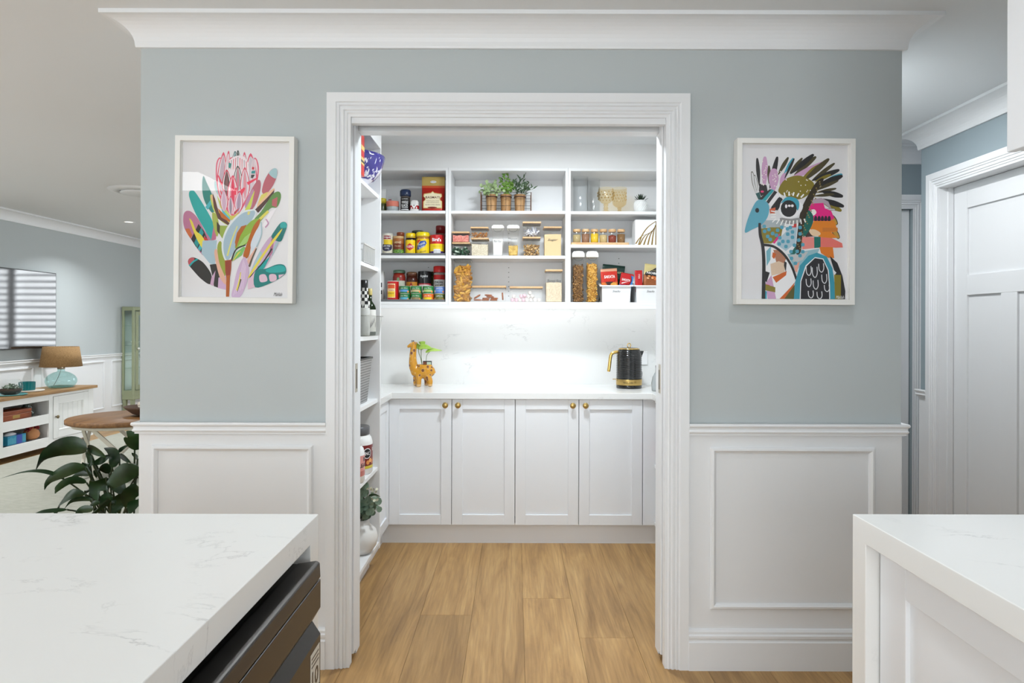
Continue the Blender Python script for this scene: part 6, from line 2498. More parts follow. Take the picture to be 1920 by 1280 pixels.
A.sharp((46, 44, 42), [(298, 968), (345, 962), (372, 1050), (360, 1132), (330, 1122), (318, 1050)])
A.sharp((206, 168, 196), [(312, 1060), (340, 1010), (326, 1120), (303, 1110)])
A.sharp((208, 172, 206), [(362, 1060), (416, 1050), (416, 1146), (358, 1134)])
A.poly((150, 164, 62), [(350, 850), (372, 800), (398, 860), (412, 960), (408, 1050), (372, 980)])
A.poly((228, 178, 154), [(330, 890), (348, 860), (368, 960), (410, 1060), (414, 1110), (368, 1050)])
A.poly((196, 206, 96), [(296, 480), (320, 480), (345, 570), (432, 662), (430, 690), (366, 650), (316, 570)])
A.poly((226, 176, 140), [(302, 475), (330, 495), (345, 560), (320, 540)])
A.poly((166, 178, 80), [(312, 600), (345, 620), (362, 700), (348, 770), (320, 690)])
A.sharp((92, 54, 46), [(312, 455), (330, 500), (360, 600), (436, 672), (430, 690), (352, 640), (322, 560)])
A.sharp((190, 102, 30), [(350, 565), (440, 650), (440, 666), (376, 632)])
A.sharp((76, 184, 200), [(372, 556), (446, 640), (446, 656), (386, 600)])
A.sharp((196, 208, 96), [(342, 470), (380, 540), (450, 630), (446, 642), (368, 560)])
A.sharp((152, 172, 74), [(368, 690), (432, 690), (404, 760), (386, 782), (366, 752)])
A.sharp((62, 52, 42), [(345, 660), (368, 690), (366, 752), (348, 730)])
A.poly((168, 204, 206), [(330, 370), (345, 400), (352, 470), (334, 440), (324, 400)])
# flower head
A.poly((226, 96, 122), [(334, 290), (340, 235), (362, 205), (400, 232), (440, 205), (490, 195), (535, 210), (572, 236), (612, 204), (634, 240), (640, 300), (626, 385), (570, 490), (505, 600), (466, 626), (414, 580), (360, 480), (338, 370)])
A.poly((232, 214, 220), [(342, 295), (348, 240), (366, 214), (402, 240), (442, 213), (490, 203), (533, 218), (572, 246), (610, 214), (626, 244), (631, 300), (616, 380), (560, 482), (498, 586), (466, 610), (422, 566), (372, 470), (348, 366)])


def petal(b, t, w, out, fill, core=None):
    b, t = Vector(b), Vector(t)
    d = t - b
    n = Vector((-d.y, d.x)).normalized() * w / 2
    L_ = lambda q: [b, b + d * .3 - n * q, b + d * .65 - n * .85 * q, b + d * (1 if q > .95 else .93), b + d * .65 + n * .85 * q, b + d * .3 + n * q]
    A.poly(out, L_(1.0))
    A.poly((240, 234, 236), L_(.80))
    A.poly(fill, L_(.58))
    if core:
        A.poly(core, L_(.30))


petal((372, 480), (388, 166), 66, (222, 84, 110), (196, 176, 188))
petal((590, 480), (580, 172), 84, (222, 84, 110), (206, 196, 204))
petal((408, 440), (424, 155), 44, (222, 84, 110), (222, 200, 208))
petal((545, 440), (536, 163), 48, (222, 84, 110), (214, 196, 206))
petal((468, 300), (470, 158), 46, (60, 100, 104), (120, 160, 164))
petal((490, 290), (490, 152), 40, (40, 54, 52), (52, 72, 66))
A.poly((238, 226, 230), [(412, 280), (440, 215), (500, 190), (550, 215), (572, 300), (545, 380), (430, 380)])
for q in range(9):
    A.stroke([(206, 80, 100), (150, 140, 150), (230, 60, 90)][q % 3], [(430 + q * 15, 200 + abs(q - 4) * 8), (425 + q * 16, 290)], 5, 3)
A.sharp((50, 140, 130), [(425, 240), (446, 250), (436, 285), (424, 275)])
petal((415, 480), (412, 290), 66, (206, 70, 90), (86, 66, 64), (130, 90, 92))
petal((494, 440), (490, 262), 62, (52, 62, 56), (150, 164, 158), (206, 130, 146))
petal((545, 500), (540, 272), 66, (222, 84, 110), (212, 198, 210), (226, 150, 160))
petal((458, 560), (456, 330), 76, (226, 80, 108), (226, 166, 178), (228, 60, 92))
petal((598, 420), (600, 200), 40, (206, 190, 200), (216, 196, 204))
A.sharp((206, 46, 60), [(592, 270), (608, 272), (608, 290), (590, 288)])
A.sharp((40, 140, 140), [(588, 300), (616, 296), (614, 318), (586, 318)])
A.sharp((52, 48, 50), [(586, 326), (614, 326), (596, 352), (584, 348)])
for a_, b_, w_ in (((560, 390), (630, 350), 22), ((505, 470), (540, 420), 34), ((380, 400), (350, 330), 14), ((470, 470), (480, 420), 26), ((400, 520), (365, 430), 12)):
    A.stroke((236, 66, 92), [a_, b_], w_, w_ * .4)
petal((398, 590), (392, 430), 50, (214, 96, 120), (206, 172, 194))
petal((444, 612), (442, 478), 44, (222, 84, 110), (206, 166, 190), (150, 140, 150))
petal((496, 596), (506, 440), 58, (222, 84, 110), (204, 166, 194), (170, 150, 170))
A.sharp((196, 60, 70), [(470, 590), (508, 560), (480, 606), (464, 610)])
A.sharp((206, 196, 90), [(436, 620), (466, 618), (506, 590), (470, 650), (440, 650)])
# leaves on the right
A.poly((186, 104, 118), [(638, 362), (656, 392), (640, 484), (602, 566), (572, 574), (556, 520), (596, 420)])
A.poly((188, 140, 172), [(548, 520), (600, 428), (604, 480), (590, 560), (552, 574)])
A.poly((204, 216, 84), [(612, 440), (600, 500), (580, 570), (545, 580), (570, 530), (596, 470)])
A.poly((188, 100, 112), [(768, 284), (772, 325), (742, 402), (694, 462), (664, 446), (680, 370), (716, 304), (744, 280)])
A.poly((164, 198, 204), [(768, 284), (772, 320), (758, 352), (712, 316), (744, 280)])
A.poly((236, 190, 152), [(660, 470), (700, 455), (748, 422), (744, 452), (652, 556), (630, 550)])
A.sharp((226, 214, 112), [(660, 468), (706, 446), (700, 470), (640, 530)])
A.sharp((78, 50, 46), [(752, 432), (748, 462), (640, 596), (612, 578), (700, 490)])
A.poly((96, 142, 72), [(796, 455), (798, 496), (772, 556), (722, 566), (652, 662), (612, 645), (662, 584), (732, 474), (772, 444)])
A.sharp((186, 96, 102), [(738, 502), (776, 482), (770, 556), (736, 544)])
A.sharp((224, 214, 92), [(706, 576), (716, 592), (652, 654), (640, 640)])
A.sharp((240, 236, 240), [(772, 558), (690, 708), (668, 690), (722, 586)])
A.stroke((196, 150, 180), [(694, 640), (712, 670), (690, 700)], 10)
A.poly((222, 228, 230), [(622, 578), (590, 572), (515, 594), (432, 680), (388, 780), (384, 870), (412, 944), (450, 936), (490, 862), (530, 762), (600, 664), (628, 604)])
A.poly((164, 188, 202), [(612, 582), (585, 584), (520, 606), (442, 690), (400, 785), (396, 865), (416, 930), (442, 922), (480, 855), (520, 758), (588, 660), (616, 606)])
A.stroke((226, 220, 120), [(492, 692), (455, 790), (424, 905)], 6, 12)
A.sharp((226, 214, 120), [(566, 586), (584, 588), (576, 612), (562, 610)])
A.poly((142, 178, 62), [(655, 640), (602, 648), (548, 700), (492, 790), (480, 852), (542, 832), (602, 764), (644, 690)])
A.sharp((178, 98, 32), [(520, 694), (560, 682), (515, 760), (486, 850), (476, 808), (490, 740)])
A.sharp((166, 206, 116), [(545, 770), (600, 730), (585, 790), (530, 830), (500, 838)])
A.poly((184, 98, 24), [(652, 640), (644, 690), (600, 800), (572, 912), (536, 906), (560, 822), (608, 690)])
A.sharp((122, 190, 102), [(540, 836), (552, 846), (526, 900), (458, 944), (484, 880)])
A.stroke((48, 48, 40), [(552, 826), (486, 858), (452, 940)], 8, 12)
A.sharp((226, 206, 80), [(522, 868), (470, 935), (458, 945), (500, 880)])
A.poly((212, 222, 232), [(652, 690), (662, 740), (634, 832), (604, 872), (588, 822), (618, 740)])
A.stroke((170, 196, 204), [(660, 660), (664, 750), (630, 840)], 8)
A.poly((228, 180, 160), [(628, 836), (618, 870), (580, 960), (566, 930), (600, 880)])
A.stroke((100, 84, 66), [(630, 850), (600, 920), (580, 980)], 8, 14)
A.poly((178, 94, 34), [(406, 938), (454, 930), (452, 1000), (444, 1060), (440, 1195), (417, 1195), (418, 1060), (410, 1010)], False)
A.sharp((150, 60, 40), [(410, 944), (450, 936), (446, 1040), (414, 1046)])
A.poly((206, 178, 208), [(536, 916), (562, 930), (578, 1000), (570, 1075), (520, 1194), (458, 1194), (472, 1110), (494, 1010)])
for q in range(5):
    A.stroke((232, 216, 232), [(540 + q * 4, 930 + q * 12), (510 + q * 9, 1060), (470 + q * 16, 1186 - q * 12)], 2.4)
A.stroke((232, 216, 96), [(520, 1020), (510, 1085), (494, 1150)], 6, 14)
A.stroke((44, 42, 36), [(522, 1070), (512, 1110), (498, 1160)], 9, 3)
A.poly((202, 172, 200), [(576, 1090), (606, 970), (660, 860), (722, 770), (772, 742), (786, 810), (742, 900), (690, 990), (624, 1080)])
A.sharp((164, 202, 208), [(600, 990), (656, 868), (672, 880), (630, 980), (602, 1016)])
A.sharp((166, 192, 200), [(770, 800), (792, 796), (745, 900), (735, 880)])
A.sharp((176, 110, 140), [(736, 780), (756, 766), (745, 880), (716, 920)])
A.poly((20, 118, 114), [(800, 666), (832, 660), (846, 686), (826, 748), (798, 800), (736, 770), (762, 716)])
A.poly((36, 168, 166), [(802, 668), (832, 662), (844, 686), (838, 700), (800, 700)])
A.sharp((20, 160, 156), [(690, 938), (732, 900), (690, 985), (628, 1048), (640, 980)])
A.stroke((40, 38, 34), [(740, 850), (680, 945), (584, 1056)], 12, 6)
A.poly((232, 214, 80), [(812, 706), (784, 762), (704, 872), (594, 1040), (574, 1052), (646, 930), (742, 790)])
A.sharp((222, 190, 206), [(572, 1082), (624, 1010), (628, 1122), (572, 1142)])
A.poly((18, 126, 122), [(624, 1010), (700, 992), (776, 962), (828, 966), (844, 1008), (822, 1042), (740, 1092), (624, 1126)])
A.poly((36, 168, 164), [(700, 1000), (776, 970), (826, 974), (838, 1004), (800, 1018), (720, 1020)])
A.poly((222, 190, 206), [(654, 1042), (694, 1034), (710, 1078), (662, 1088)])
A.poly((222, 190, 206), [(724, 1036), (768, 1034), (774, 1072), (732, 1084)])
A.sharp((222, 190, 206), [(790, 1036), (832, 1030), (792, 1060)])
A.k += 1
A.mb.col(60, 58, 60)
A.mb.text('Mahlah', lambda a, b: ((787 - 480) * AS + a, -A.k * .000008, (649.5 - 1174) * AS + b), 62 * AS, 26 * AS, .4)
framed('white framed print of a pink protea with teal leaves', 437.5, 412.5, .0085, A, .446, .624)

A = Art(498, 652)
BLK, OLV, MAU, TEA, BRN = (36, 34, 36), (132, 118, 34), (204, 160, 196), (60, 160, 184), (74, 66, 38)
fe = [(BLK, (248, 385), (232, 193), 28), (MAU, (285, 400), (288, 182), 44), (BRN, (318, 375), (317, 248), 24), (BLK, (326, 402), (378, 182), 36),
      (MAU, (350, 425), (352, 268), 72), (MAU, (400, 400), (432, 300), 40), (BRN, (385, 310), (456, 188), 28), (TEA, (430, 300), (492, 194), 24),
      (BLK, (432, 335), (498, 196), 20), (BRN, (468, 300), (556, 193), 26), (BRN, (505, 310), (655, 182), 36), (BLK, (478, 302), (638, 166), 38),
      (MAU, (460, 350), (720, 220), 40), (OLV, (560, 340), (700, 235), 44), (BRN, (575, 350), (748, 196), 40), (BRN, (630, 350), (788, 228), 28),
      (BLK, (636, 352), (822, 276), 38), (OLV, (650, 360), (760, 310), 24), (TEA, (712, 365), (842, 308), 34), (BLK, (660, 395), (845, 318), 44),
      (BRN, (650, 425), (815, 352), 24), (BRN, (660, 440), (800, 410), 22), (BLK, (700, 435), (848, 468), 40), (BRN, (640, 465), (785, 452), 22), (OLV, (690, 500), (838, 572), 40), (BLK, (690, 488), (856, 540), 40)]
for q in ((225, 445), (196, 296), 30), ((235, 430), (216, 320), 24):
    A.feather((220, 220, 222), q[0], q[1], q[2] * .8, BRN)
for (cc, b_, t_, w_) in fe:
    A.feather(cc, b_, t_, w_)
for q in ((720, 560), (790, 560), 16), ((740, 585), (802, 668), 40), ((760, 680), (818, 765), 34):
    A.feather((206, 206, 206) if q[2] < 20 else (196, 150, 60), q[0], q[1], q[2], BLK)
A.sharp((40, 90, 90), [(222, 450), (250, 440), (262, 480), (244, 495)])
A.sharp(BLK, [(250, 380), (300, 390), (310, 440), (262, 470), (246, 430)])
A.oval((230, 60, 120), 270, 436, 12, 8)
A.poly(OLV, [(385, 420), (430, 350), (520, 320), (600, 345), (640, 385), (605, 450), (530, 490), (440, 470), (398, 450)])
rnd = random.Random(5)
for q in range(46):
    x, y = rnd.choice([(rnd.uniform(410, 620), rnd.uniform(350, 460)), (rnd.uniform(260, 300), rnd.uniform(220, 390)), (rnd.uniform(340, 400), rnd.uniform(290, 400))])
    A.oval((240, 232, 226), x, y, 4, 4)
# body blocks
A.sharp((232, 232, 234), [(262, 650), (560, 620), (640, 700), (690, 870), (520, 1000), (300, 830)])
A.sharp((138, 124, 34), [(260, 700), (420, 676), (405, 760), (335, 806), (274, 804)])
A.sharp((170, 180, 184), [(270, 640), (420, 640), (440, 690), (300, 690), (262, 700)])
A.sharp((226, 40, 130), [(345, 800), (398, 730), (396, 760), (360, 806)])
A.sharp((176, 200, 212), [(380, 780), (470, 690), (520, 680), (510, 800), (440, 858), (372, 812)])
A.sharp((206, 60, 60), [(500, 640), (520, 660), (512, 690), (480, 690)])
A.sharp((150, 190, 200), [(450, 880), (680, 838), (668, 868), (560, 940), (510, 1010), (476, 930)])
A.sharp((196, 196, 196), [(470, 890), (600, 860), (560, 920), (500, 940)])
A.sharp((236, 170, 150), [(500, 960), (540, 930), (520, 1010), (505, 1000)])
A.sharp((20, 100, 90), [(470, 880), (510, 820), (540, 850), (500, 880)])
A.sharp((226, 132, 32), [(612, 700), (640, 636), (784, 640), (808, 714), (764, 724), (808, 762), (690, 768)])
A.sharp((206, 120, 40), [(700, 690), (808, 690), (808, 714), (700, 720)])
A.sharp((232, 140, 132), [(552, 755), (642, 758), (642, 836), (556, 846)])
A.sharp((232, 118, 108), [(686, 758), (766, 764), (840, 800), (845, 830), (796, 832), (686, 828)])
A.sharp((22, 112, 102), [(640, 755), (687, 755), (687, 832), (642, 836)])
A.sharp((222, 122, 30), [(678, 828), (774, 828), (784, 906), (740, 904), (690, 870)])
A.sharp((70, 50, 46), [(570, 720), (640, 700), (660, 750), (580, 758)])
A.poly((236, 206, 170), [(604, 712), (640, 702), (684, 726), (676, 746), (630, 748)])
A.sharp((176, 160, 172), [(606, 492), (690, 478), (740, 504), (764, 560), (712, 520), (618, 524)])
A.sharp((230, 30, 132), [(592, 566), (622, 520), (704, 514), (716, 552), (760, 570), (784, 622), (752, 642), (632, 642), (622, 604)])
for q in range(5):
    A.poly((40, 34, 50), [(640 + q * 24, 640), (642 + q * 24, 614), (652 + q * 24, 606), (660 + q * 24, 616), (660 + q * 24, 640)])
A.poly((240, 236, 232), [(612, 572), (640, 560), (656, 584), (630, 606)])
A.poly((16, 100, 90), [(596, 566), (636, 620), (612, 700), (562, 758), (556, 660)])
A.poly((52, 42, 26), [(706, 350), (640, 470), (580, 620), (556, 760), (546, 862), (512, 870), (524, 700), (548, 560), (618, 420), (670, 350)])
for q in range(34):
    t_ = q / 33
    A.oval((150, 130, 70), 690 - 165 * t_ ** .8 + (q % 3 - 1) * 12, 365 + 490 * t_, 5, 5)
# face
A.poly((150, 150, 150), [(400, 622), (470, 630), (536, 622), (545, 650), (480, 668), (410, 654)])
A.sharp(BLK, [(350, 500), (400, 470), (420, 500), (380, 570), (330, 560)])
A.sharp((240, 238, 240), [(318, 520), (372, 440), (392, 468), (332, 548)])
A.sharp(BLK, [(298, 510), (356, 428), (376, 440), (316, 522)])
A.sharp((36, 158, 166), [(268, 492), (334, 418), (354, 428), (294, 502)])
A.sharp(BLK, [(244, 492), (320, 420), (336, 420), (268, 496)])
A.sharp((206, 96, 60), [(322, 560), (365, 548), (360, 590), (326, 592)])
A.poly((240, 240, 242), [(392, 560), (410, 500), (460, 480), (520, 500), (560, 540), (520, 610), (450, 626), (404, 606)])
A.poly(TEA, [(404, 520), (430, 482), (470, 472), (520, 490), (534, 530), (520, 570), (500, 520), (450, 498)])
A.oval(BLK, 458, 556, 57, 60)
for q in ((440, 540, 8, 14), (462, 536, 10, 8), (484, 536, 10, 10)):
    A.oval((244, 240, 244), *q)
for q in range(6):
    x = 404 + q * 28
    A.stroke((246, 246, 244), [(x, 470 - abs(q - 2.5) * -6 - 8), (x - 14 + q * 7, 434 + abs(q - 2.2) * 7)], 11, 9)
for q in range(9):
    x = 356 + q * 25
    A.stroke((246, 246, 244), [(x + 12, 628 + 14 * math.sin(q / 8 * PI)), (x - 14 + q * 4.5, 654 + 30 * math.sin(q / 8 * PI))], 9, 7)
for q in range(3):
    A.stroke((246, 246, 244), [(368, 580 + q * 18), (332, 574 + q * 22)], 9, 7)
A.poly((92, 168, 190), [(228, 505), (268, 494), (304, 512), (320, 552), (308, 618), (266, 672), (200, 706), (148, 728), (162, 650), (192, 570)])
A.oval(BLK, 234, 570, 14, 17)
sq = [(285, 684), (288, 718), (318, 706), (380, 710), (345, 734), (310, 755), (372, 746), (396, 764), (328, 776), (418, 790), (392, 808), (440, 826), (450, 700), (452, 738), (486, 722), (486, 760), (455, 790), (500, 816), (530, 780), (540, 735), (540, 690), (560, 812), (520, 860), (476, 862), (480, 910), (508, 945), (540, 890), (560, 862), (470, 690), (410, 690)]
for (x, y) in sq:
    A.poly((84, 160, 184), [(x - 11, y - 10), (x + 10, y - 11), (x + 11, y + 10), (x - 10, y + 11)], True, 2)
# left wing
A.poly((240, 240, 242), [(288, 826), (350, 830), (420, 880), (480, 970), (510, 1060), (480, 1150), (430, 1198), (292, 1198), (280, 1000)], False)
A.sharp((120, 180, 196), [(300, 860), (334, 824), (330, 920), (304, 966)])
A.sharp((178, 122, 94), [(350, 850), (400, 850), (442, 910), (420, 966), (372, 940)])
A.sharp((206, 96, 32), [(346, 866), (372, 880), (356, 916), (342, 900)])
A.sharp((222, 196, 170), [(330, 950), (390, 930), (440, 950), (430, 1012), (338, 1034)])
A.sharp((206, 98, 32), [(346, 1044), (446, 1000), (442, 1030), (372, 1084)])
A.sharp(BLK, [(430, 930), (446, 940), (440, 1010), (426, 960)])
A.sharp(BLK, [(288, 1000), (326, 1012), (304, 1082), (284, 1060)])
A.sharp(MAU, [(296, 1090), (338, 1030), (372, 1198), (312, 1198)])
A.sharp((230, 60, 90), [(298, 1094), (326, 1100), (316, 1130), (294, 1120)])
A.sharp((138, 124, 34), [(282, 1090), (366, 1116), (366, 1152), (284, 1136)])
A.sharp(TEA, [(278, 1140), (306, 1144), (306, 1198), (278, 1198)])
A.sharp((206, 98, 32), [(396, 1198), (470, 1120), (504, 1080), (470, 1198)])
A.sharp((92, 90, 40), [(430, 1198), (504, 1096), (500, 1198)])
A.stroke(BLK, [(252, 660), (256, 740), (276, 830), (284, 960), (282, 1198)], 18, 26)
A.stroke(BLK, [(280, 815), (350, 826), (420, 876), (478, 960), (516, 1060)], 18, 16)
A.sharp(BLK, [(752, 892), (806, 940), (842, 1030), (864, 1140), (862, 1198), (790, 1198), (792, 1020)])
A.sharp((240, 240, 240), [(770, 980), (800, 1010), (790, 1022), (772, 1016)])
A.sharp((138, 124, 34), [(784, 1024), (832, 1026), (832, 1198), (790, 1198)])
A.poly((56, 152, 174), [(498, 1198), (506, 1080), (540, 960), (600, 890), (660, 868), (730, 896), (772, 980), (786, 1080), (790, 1198)], False)
A.poly((238, 238, 240), [(540, 1198), (544, 1070), (580, 960), (646, 900), (706, 910), (744, 990), (754, 1100), (756, 1198)], False)
A.poly((36, 34, 40), [(546, 1198), (550, 1072), (586, 966), (646, 907), (702, 916), (738, 992), (748, 1100), (750, 1198)], False)
for (x, y, s_) in ((602, 1000, 1), (645, 1010, 1.15), (691, 978, .95), (602, 1084, .9), (652, 1098, 1), (713, 1056, 1), (732, 1122, .75), (618, 1166, .8), (680, 1172, .8)):
    A.stroke((222, 224, 226), [(x - 18, y - 32 * s_), (x - 14, y + 12 * s_), (x + 4, y + 30 * s_), (x + 18, y + 6 * s_), (x + 16, y - 36 * s_)], 6)
A.k += 1
A.mb.col(236, 236, 236)
A.mb.text('Mahlah', lambda a, b: ((826 - 498) * AS + a, -A.k * .000008, (652 - 1184) * AS + b), 58 * AS, 24 * AS, .4)
framed('white framed print of a colourful big-eyed cockatoo', 1492.3, 413.3, .003, A, .443, .622)

# ================================================================== LIVING ROOM
# rug
rg = MB()
rg.box(-4.70, -1.9, 3.9, 8.3, 0.0, 0.012)
tag(rg.build('area_rug', M_RUG, None, .004), 'pale grey green woven rug on the living room floor', 'rug')

# television on the side wall
tv = thing('television', 'wall mounted flat television mirroring a shuttered window', 'television', (-5.10, 6.56, 1.452))
MB().box(-.045, .0, -.735, .735, -.412, .412).build('casing', mat('television_black', C(26, 27, 30), .4), tv, .003)
MB().box(.0, .0012, -.727, .727, -.404, .404).build('screen', M_TV, tv)
MB().box(-.07, -.045, -.2, .2, -.2, .2).build('wall_bracket', M_BLACKMETAL, tv)

# media unit
MU = (-4.95, 6.40, 0)
mu_ = thing('media_unit', 'white painted media unit with oak top below the television', 'cabinet', MU)
ox, oy, oz = MU
M_LIV = add_bump(mat('aged_white_paint', C(232, 232, 230), .5), 60, .03)
sbox('oak_top', -5.155, -4.715, 5.38, 7.42, .585, .615, mu_, M_OAKTOP, .004)
xf = -4.74
ya, yb = 5.42, 7.38
# open carcass with two shelves in the middle
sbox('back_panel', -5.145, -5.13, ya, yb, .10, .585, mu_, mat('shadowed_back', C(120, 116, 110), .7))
for y in (ya, 6.10 - .02 - .02, 6.70, yb - .02):
    sbox('side_panel', -5.13, xf - .02, y, y + .02, .06, .585, mu_, M_LIV)
sbox('bottom_board', -5.13, xf - .02, ya, yb, .118, .138, mu_, M_LIV)
sbox('shelf_board', -5.13, xf - .02, 6.06, 6.72, .355, .375, mu_, M_LIV)
# face frame
for (y0, y1) in ((ya, ya + .06), (6.02, 6.08), (6.68, 6.735), (7.295, yb)):
    sbox('frame_stile', xf - .02, xf, y0, y1, .058, .585, mu_, M_LIV)
sbox('frame_rail', xf - .02, xf - .0012, ya + .06, 7.295, .558, .585, mu_, M_LIV)
sbox('frame_rail', xf - .02, xf - .0012, ya + .06, 7.295, .058, .118, mu_, M_LIV)
sbox('frame_rail', xf - .02, xf - .0012, 6.08, 6.68, .118, .150, mu_, M_LIV)
sbox('frame_rail', xf - .02, xf - .0012, 6.08, 6.68, .292, .386, mu_, M_LIV)
sbox('frame_rail', xf - .02, xf - .0012, 6.08, 6.68, .525, .558, mu_, M_LIV)
for (x, y) in ((xf - .05, ya + .05), (xf - .05, yb - .05), (-5.1, ya + .05), (-5.1, yb - .05)):
    sbox('foot', x - .025, x + .025, y - .025, y + .025, 0, .06, mu_, M_LIV)
for (y0, y1) in ((6.742, 7.29), (5.486, 6.015)):
    d = thing_d = MB()
    y0 -= oy
    y1 -= oy
    X = xf - ox
    b = MB()
    b.box(X - .02, X + .003, y0, y0 + .075, .122, .555)
    b.box(X - .02, X + .003, y1 - .075, y1, .122, .555)
    b.box(X - .02, X + .003, y0 + .075, y1 - .075, .122, .20)
    b.box(X - .02, X + .003, y0 + .075, y1 - .075, .48, .555)
    n = 5
    wdt = (y1 - y0 - .15) / n
    for q in range(n):
        b.box(X - .018, X - .010, y0 + .075 + q * wdt + .0015, y0 + .075 + (q + 1) * wdt - .0015, .2, .48)
    b.box(X - .02, X - .013, y0 + .07, y1 - .07, .19, .49)
    d = b.build('door', M_LIV, mu_, .0015)
    MB().sweep([(y0 + .075, .2), (y0 + .075, .48), (y1 - .075, .48), (y1 - .075, .2)], [(0, -.012), (0, .005), (.006, .005), (.012, -.006), (.012, -.012)], lambda a, c_, h: (X + h, a, c_), True).build('door_bead', M_LIV, d)
    kn = MB()
    yk = y0 + .03 if y0 + oy > 6.5 else y1 - .03
    kn.lathe([(.006, 0), (.006, .014), (.017, .02), (.018, .028), (.010, .034), (.0001, .035)], 18)
    kn.v = [(X + .003 + p[2], yk + p[0], .345 + p[1]) for p in kn.v]
    kn.build('knob', mat('antique_brass', C(120, 108, 84), .35, .9), d)

# lamp
lx, ly = -4.93, 7.13
la = thing('table_lamp', 'table lamp with pebble shaped pale teal glass base and burlap shade', 'lamp', (lx, ly, .615))
MB().lathe([(p.x, p.y) for p in crv([(.085, 0), (.12, .01), (.144, .05), (.146, .085), (.125, .125), (.08, .158), (.04, .172), (.034, .185), (.034, .20)], 4, False)], 64, caps=False).build('glass_base', G_TEAL, la)
MB().lathe([(.0001, .004), (.08, .004), (.115, .014), (.0001, .016)], 32).build('glass_foot', G_TEAL, la)
MB().lathe([(.036, .196), (.036, .215), (.012, .22), (.012, .25)], 24).build('lamp_holder', M_NICKEL, la)
MB().lathe([(.196, .225), (.166, .44)], 48, caps=False).build('lamp_shade', M_SHADE, la, recalc=False, solid=.003)
MB().tube(crv([(.0, 0, .2), (-.02, -.01, .12), (-.06, -.02, .03), (-.09, -.01, .006), (-.14, .05, .004)], 6, False), .0025, 6).build('flex', mat('clear_flex', C(150, 150, 145), .4), la)

# ornaments on the media unit
tx, ty = -4.85, 6.31
o = MB().lathe([(.0001, 0), (.11, 0), (.138, .010), (.134, .012), (.10, .005), (.0001, .005)], 36).build('serving_plate', mat('aqua_glaze', C(96, 166, 166), .25), None)
o.location = (tx, ty, .615)
tag(o, 'aqua glazed plate under the round terrarium', 'plate')
t = thing('terrarium', 'round glass terrarium of small succulents and dark soil', 'terrarium', (tx, ty, .621))
pr = [(.055, 0), (.08, .012), (.098, .05), (.099, .085), (.088, .125), (.070, .148)]
MB().lathe(pr, 36, caps=False).build('glass_bowl', G_CLEAR, t)
MB().lathe([(.05, .003), (.076, .014), (.092, .045), (.08, .058), (.0001, .060)], 28).build('soil', M_SOIL, t)
rnd = random.Random(3)
lf = MB()
for q in range(120):
    a, rr = rnd.uniform(0, 6.28), rnd.uniform(0, .075)
    p = Vector((rr * math.cos(a), rr * math.sin(a), .06 + rnd.uniform(0, .055) * (1 - rr / .11)))
    disc_leaf(lf, p, rnd.uniform(.006, .011), Vector((rnd.uniform(-1, 1), rnd.uniform(-1, 1), rnd.uniform(.0, 1))), 6)
tag(lf.build('succulents', M_EUC4, t, recalc=False), kind='stuff')
o = MB().lathe([(.0001, 0), (.12, 0), (.135, .006), (.135, .014), (.0001, .014)], 36).build('stone_coaster', mat('cream_stone', C(206, 200, 188), .6), None)
o.location = (-4.95, 6.68, .615)
tag(o, 'flat cream stone disc under the teal candle glass', 'coaster')
t = thing('candle_glass', 'ribbed deep teal candle glass beside the terrarium', 'candle holder', (-4.95, 6.66, .629))
vv = MB()
n = 48
prof = [(.062, 0), (.068, .004), (.070, .085), (.066, .085), (.064, .01)]
for k, (a_, z_) in enumerate(prof):
    for i in range(n):
        tt = 2 * PI * i / n
        rr = a_ * (1 + (.018 if i % 2 else -.018))
        vv.v.append((rr * math.cos(tt), rr * math.sin(tt), z_))
for k in range(len(prof) - 1):
    for i in range(n):
        vv.f.append([k * n + i, k * n + (i + 1) % n, (k + 1) * n + (i + 1) % n, (k + 1) * n + i])
        vv.c.append(vv.cur)
        vv.sm.append(False)
vv.build('ribbed_glass', mat('deep_teal_ribbed', C(16, 110, 114), .12, coat=.4), t)
MB().lathe([(.0001, .002), (.062, .002), (.062, .06), (.0001, .058)], 28).build('candle_wax', mat('teal_wax', C(60, 150, 150), .6), t)

t = thing('wooden_box', 'red brown wooden box with brass plaque on the upper shelf', 'box', (-4.85, 6.287, .376))
MB().box(-.09, .075, -.2, .2, 0, .062).build('box_base', M_REDWOOD, t, .003)
l = MB().box(-.09, .075, -.2, .2, .0635, .098).build('lid', M_REDWOOD, t, .003)
MB().box(.075, .0765, -.045, .045, .022, .052).build('brass_plaque', M_BRASS, t, .001)
t = thing('glass_ornament', 'smoky green glass ornament of stacked bulbs on the upper shelf', 'ornament', (-4.87, 6.55, .376))
MB().lathe([(.045, 0), (.062, .02), (.062, .045), (.035, .066), (.045, .078), (.048, .095), (.03, .112), (.038, .122), (.036, .135), (.0001, .14)], 28).build('glass_body', mat('smoky_glass_solid', C(58, 68, 62), .08, .1), t)
t = thing('tissue_box', 'blue and aqua box of tissues on the lower shelf', 'box', (-4.83, 6.29, .152))
b = MB().col(40, 140, 176)
b.box(-.06, .06, -.115, .115, 0, .085)
b.col(54, 78, 170).box(-.061, .061, -.005, .065, -.0002, .0855)
b.col(110, 190, 206)
for q in range(7):
    b.box(.0605, .0612, .072 + q * .006, .075 + q * .006, .012 + .004 * (q % 3), .07)
    b.box(.0605, .0612, -.11 + q * .014, -.105 + q * .014, .01, .06 + .004 * (q % 4))
b.build('carton', M_GLOSS, t, .001)
lf = MB()
lf.lathe([(.05, 0), (.045, .012), (.03, .02), (.012, .026), (.0001, .027)], 14, (0, -.01, .084), True, .6, 1.5)
lf.build('tissue', mat('tissue_paper', C(236, 236, 238), .9), t)
